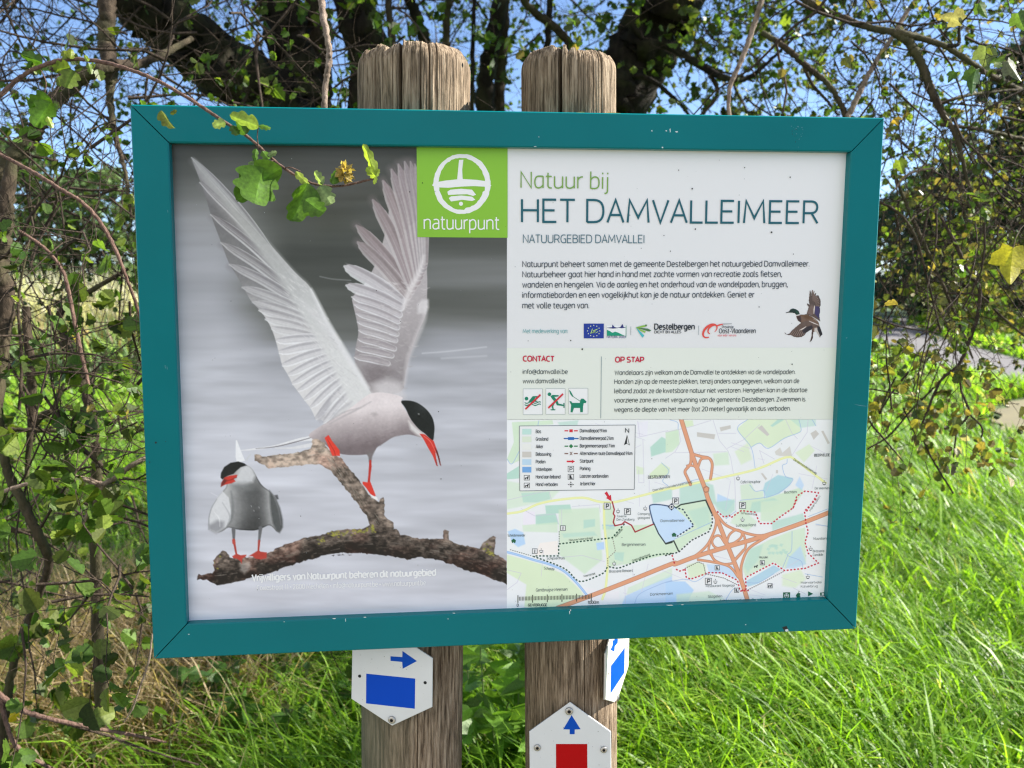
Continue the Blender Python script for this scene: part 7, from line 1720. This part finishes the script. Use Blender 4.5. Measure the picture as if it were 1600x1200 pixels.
for k, (bx, by, tx, ty, D, wd, ci, hf, roll, cu, fo) in enumerate((
    (412, 262, 392, 318, 1.005, 1.25, LG, HALF_B, .35, -.25, .35), (440, 262, 366, 306, 1.01, .62, LG, HALF_B, .55, -.2, .3), (404, 254, 376, 276, 1.02, .5, LL, HALF_B, .2, -.1, .1),
    (480, 286, 462, 350, 1.01, .75, LG, HALF_B, -.5, -.25, .3), (476, 312, 507, 336, 1.0, .85, LG, HALF_B, .3, -.2, .2), (500, 290, 518, 322, 1.015, .8, LL, HALF_B, .1, -.2, .2), (462, 268, 482, 292, 1.02, .42, LY, HALF_B, .3, -.2, .1), (505, 288, 488, 268, 1.02, .6, LL, HALF_B, .5, .2, .3), (520, 288, 525, 265, 1.02, .7, LG, HALF_B, .4, .1, .3),
    (586, 270, 570, 226, 1.02, .34, LY, HALF_B, .3, -.15, .2), (588, 276, 573, 262, 1.02, .8, LY, HALF_B, .2, -.1, .2), (588, 276, 592, 264, 1.015, .6, LY, HALF_B, -.3, -.1, .2), (588, 276, 584, 288, 1.02, .5, LY, HALF_B, -.2, 0, .2),
    (404, 198, 362, 178, 1.0, .55, (.15, .21, .05), HALF_B, .5, -.15, .2), (404, 196, 422, 196, .995, .7, LG, HALF_B, .9, .3, .3), (384, 210, 372, 186, 1.02, .8, LD, HALF_B, .4, -.1, .3), (352, 190, 332, 198, 1.02, .75, LL, HALF_B, .2, .1, .2), (362, 196, 372, 212, 1.02, .8, LD, HALF_B, .3, -.1, .2), (410, 236, 420, 250, 1.02, .8, LG, HALF_B, .3, -.1, .2), (418, 244, 432, 236, 1.02, .6, LL, HALF_B, .3, .1, .2), (400, 232, 398, 252, 1.02, .5, LG, HALF_B, .1, 0, .3),
    (252, 172, 268, 206, 1.03, .5, (.12, .14, .02), HALF_B, .6, -.3, .4), (266, 178, 276, 172, 1.03, .6, (.12, .14, .02), HALF_B, .3, 0, .3),
    (78, 152, 46, 166, 1.08, .9, LG, HALF_B, .4, -.2, .3), (80, 160, 52, 196, 1.08, .8, LG, HALF_B, .2, -.2, .3), (74, 182, 82, 200, 1.08, .5, LY, HALF_B, .2, 0, .2), (110, 105, 84, 108, 1.07, .9, (.11, .16, .02), HALF_B, .3, -.1, .3), (112, 108, 102, 138, 1.07, 1.0, (.12, .17, .02), HALF_B, -.2, -.2, .3), (104, 92, 98, 78, 1.07, .9, (.16, .20, .02), HALF_B, .2, .1, .3), (110, 92, 112, 76, 1.07, .8, (.16, .20, .02), HALF_B, -.2, .1, .3), (138, 96, 132, 86, 1.06, .6, LY, HALF_B, .1, 0, .2), (138, 98, 143, 116, 1.06, .5, (.12, .18, .02), HALF_B, .1, 0, .2), (66, 98, 36, 84, 1.09, .6, LD, HALF_B, .3, -.2, .3), (50, 96, 44, 106, 1.09, .8, LD, HALF_B, .3, 0, .3), (40, 150, 62, 175, 1.09, .2, LG, HALF_B, .2, 0, .1))):
    big_leaf('leaf', H, at_depth(bx, by, D), at_depth(tx, ty, D), wd, ci, hf, roll, cu, fo, 100 + k)
t = Tubes(); rg = np.random.default_rng(5); c0 = at_depth(539, 270, 1.02)
lvb = Leaves()
for k in range(46):
    d = rg.normal(size=3); d /= np.linalg.norm(d); lvb.add(c0 + d * .006 * np.array([.8, .8, 1.15]), d + rg.normal(size=3) * .8, .009, np.array([(.42, .30, .09), (.30, .22, .06), (.45, .36, .14)][k % 3]))
lvb.build('withered_bud', M_leaf, H, 9)

# --- leaves fallen on the top rail
for k, (px, py, ang, s, c) in enumerate(((655, 165.5, .2, .034, (.17, .15, .05)), (905, 172.5, .4, .016, (.20, .18, .04)), (936, 172.5, 2.9, .024, (.26, .20, .04)), (958, 172.5, .3, .024, (.24, .20, .04)))):
    p = to_board([px], [py + 2], .012)[0]; zt = oc[0][1] + (oc[1][1] - oc[0][1]) * (p[0] - oc[0][0]) / (oc[1][0] - oc[0][0])
    b = to_world(p[0], .012, zt + .0012); lo = big_leaf('fallen_leaf', None, b - BX * s * .5 * math.cos(ang), b + BX * s * .5 + np.array([0, 0, .003]), .55, c, HALF_H, .9, .12, .35, 40 + k)
    lab = ['long curled brown leaf lying on the top rail before the thicker post', 'smallest withered leaf on the top rail before the thinner post', 'curled yellow leaf on the top rail, middle of three before the thinner post', 'rightmost of three withered leaves on the top rail before the thinner post'][k]
    tag(lo, lab, 'fallen leaf', 'leaves fallen on the top rail of the board')

# --- broad-leaved herbs in the grass: nettles between the posts, bindweed at the left
def herb(name, px, py, z, h, n, ls, col, label, cat, group, seed, spread=.07):
    rg = np.random.default_rng(seed); g0 = on_ground(px, py, z); g0 = np.array([g0[0], g0[1], 0])
    root = empty(name, tuple(g0), 0, label, cat, group); t = Tubes(); lv = Leaves()
    for s in range(n):
        b = g0 + np.array([rg.normal() * spread, rg.normal() * spread, 0]); tip = b + np.array([rg.normal() * .05, rg.normal() * .05, h * (.7 + .5 * rg.random())])
        t.add([b, (b + tip) / 2 + rg.normal(size=3) * .01, tip], [.0035, .003, .002], 6)
        for f in np.linspace(.3, 1, 7):
            p = b + (tip - b) * f; a0 = rg.random() * 6.28
            for q in range(2 if f < .95 else 4):
                a = a0 + q * (math.pi if f < .95 else math.pi / 2); lv.add(p, (math.cos(a), math.sin(a), .1 - .5 * (1 - f)), ls * (.7 + .5 * rg.random()), np.array(col) * (1 + .2 * rg.normal()))
    t.build('stem', M_twig if False else M_herb, root)
    lv.build('leaves', M_leaf, root, seed, np.array([(0, 0), (.16, .06), (.30, .24), (.31, .42), (.22, .66), (.10, .86), (0, 1.0)]))
M_herb = plain('herb_stem', (.12, .17, .05), .6)
for k, (px, py, z, h, lab) in enumerate(((752, 1075, .35, .52, 'bright nettle plant between the two posts, close to the thicker one'), (800, 1110, .3, .45, 'bright nettle plant between the two posts, close to the thinner one'), (768, 1180, .2, .34, 'lowest bright nettle plant between the two posts'))):
    herb('nettle_plant', px, py, z, h, 5, .085, (.13, .25, .035), lab, 'nettle', 'nettles between the posts', 200 + k)
for k, (px, py, lab) in enumerate(((345, 1090, 'dark broad-leaved herb in the grass below the lower left corner of the board'), (390, 1150, 'broad-leaved herb in the grass left of the thicker post'), (500, 1060, 'dark broad-leaved herb close to the blue waymarker'))):
    herb('bindweed_plant', px, py, .16, .26, 5, .075, (.07, .145, .03), lab, 'herb', 'broad-leaved herbs at the left of the posts', 220 + k, .09)
for k, (px, py, z, s, c, lab) in enumerate(((384, 1036, .22, .05, (.40, .30, .08), 'yellow brown leaf hanging in the grass under the lower left corner of the board'), (599, 1134, .2, .05, (.45, .40, .05), 'small yellow leaf in the grass beside the thicker post'), (1582, 1074, .2, .05, (.40, .27, .08), 'yellow brown leaf in the grass at the right edge'), (1272, 1178, .2, .05, (.40, .30, .10), 'pale brown leaf in the grass below the right part of the board'), (1262, 1006, .22, .045, (.42, .28, .06), 'orange leaf in the grass just under the lower right corner of the board'), (8, 1130, .22, .07, (.45, .38, .03), 'yellow leaf at the bottom of the left edge'))):
    p = on_ground(px, py, z); lo = big_leaf('fallen_leaf', None, p, p + np.array([s * .5, .01, s * (.8 if k in (0, 1, 5) else .3)]) * (1 if k % 2 else -1), .7, c, HALF_H, .4, -.1, .3, 60 + k)
    tag(lo, lab, 'fallen leaf', 'yellowed leaves in the grass')

# ------------------------------------------------------------------ far trees, each with trunk and crown
M_far = leafy_mat('far_foliage', .6, .3)
def far_tree(x, y, h, wdt, col, seed, label, low=.12):
    rg = np.random.default_rng(seed); root = empty('far_tree', (x, y, 0), 0, label, 'tree', 'trees along the far side of the meadow')
    t = Tubes(); t.add([(x, y, 0), (x + rg.normal() * .1, y, h * .3), (x + rg.normal() * .3, y, h * .75)], [h * .03, h * .022, h * .008], 10)
    lv = Leaves(); n = 60
    for k in range(n):
        f = rg.random(); z = h * (low + (1 - low) * f); R_ = wdt * .5 * math.sin(math.pi * min(1, .12 + .86 * f)) ** .7
        a = rg.random() * 6.28; rr = R_ * math.sqrt(rg.random()); c = np.array([x + rr * math.cos(a), y + rr * math.sin(a), z])
        t.add([(x, y, z * .75), c], [h * .006, h * .002], 5)
        cs = h * .085 * (.6 + .8 * rg.random()); tint = .75 + .5 * rg.random()
        for _ in range(50):
            d = rg.normal(size=3); d /= np.linalg.norm(d); lv.add(c + d * cs * rg.random() ** .4 * np.array([1.2, 1.2, .8]), rg.normal(size=3), h * .045 * (.7 + .6 * rg.random()), np.array(col) * tint * (1 + .15 * rg.normal()))
    t.build('trunk', M_bark, root); lv.build('crown', M_far, root, seed)
FT = [(15.5, 31, 5.2, 7, (.022, .05, .026), 'dark bluish rounded tree beyond the meadow, just right of the board'), (19.5, 32, 11, 8, (.02, .045, .024), 'tallest, darkest tree beyond the meadow, at the right edge'),
      (21.5, 45, 7, 9, (.05, .10, .03), 'squat mid green tree far beyond the path, nearest the board'), (24.5, 41, 9.5, 10, (.03, .065, .03), 'distant dark green tree behind the path, towards the right edge'), (17.5, 38, 5.6, 8, (.035, .075, .03), 'green tree far beyond the path, close to the right rail of the board'),
      (14.2, 26, 2.6, 4.6, (.20, .21, .035), 'low yellowish bushy tree beside the far end of the path'), (16.4, 27, 3.2, 5, (.13, .16, .03), 'low olive bushy tree behind the path at the right edge'),
      (-18, 40, 6.5, 9, (.09, .14, .045), 'pale green tree beyond the reeds, nearest the left rail of the board'), (-21.5, 42, 7, 9, (.06, .11, .03), 'mid green tree beyond the reeds, between two paler ones at the left'), (-25, 43, 8, 10, (.07, .12, .04), 'grey green tree beyond the reeds, at the left edge')]
for k, (x, y, h, wd, c, lab) in enumerate(FT):
    far_tree(x, y, h, wd, c, 300 + k, lab, .05)
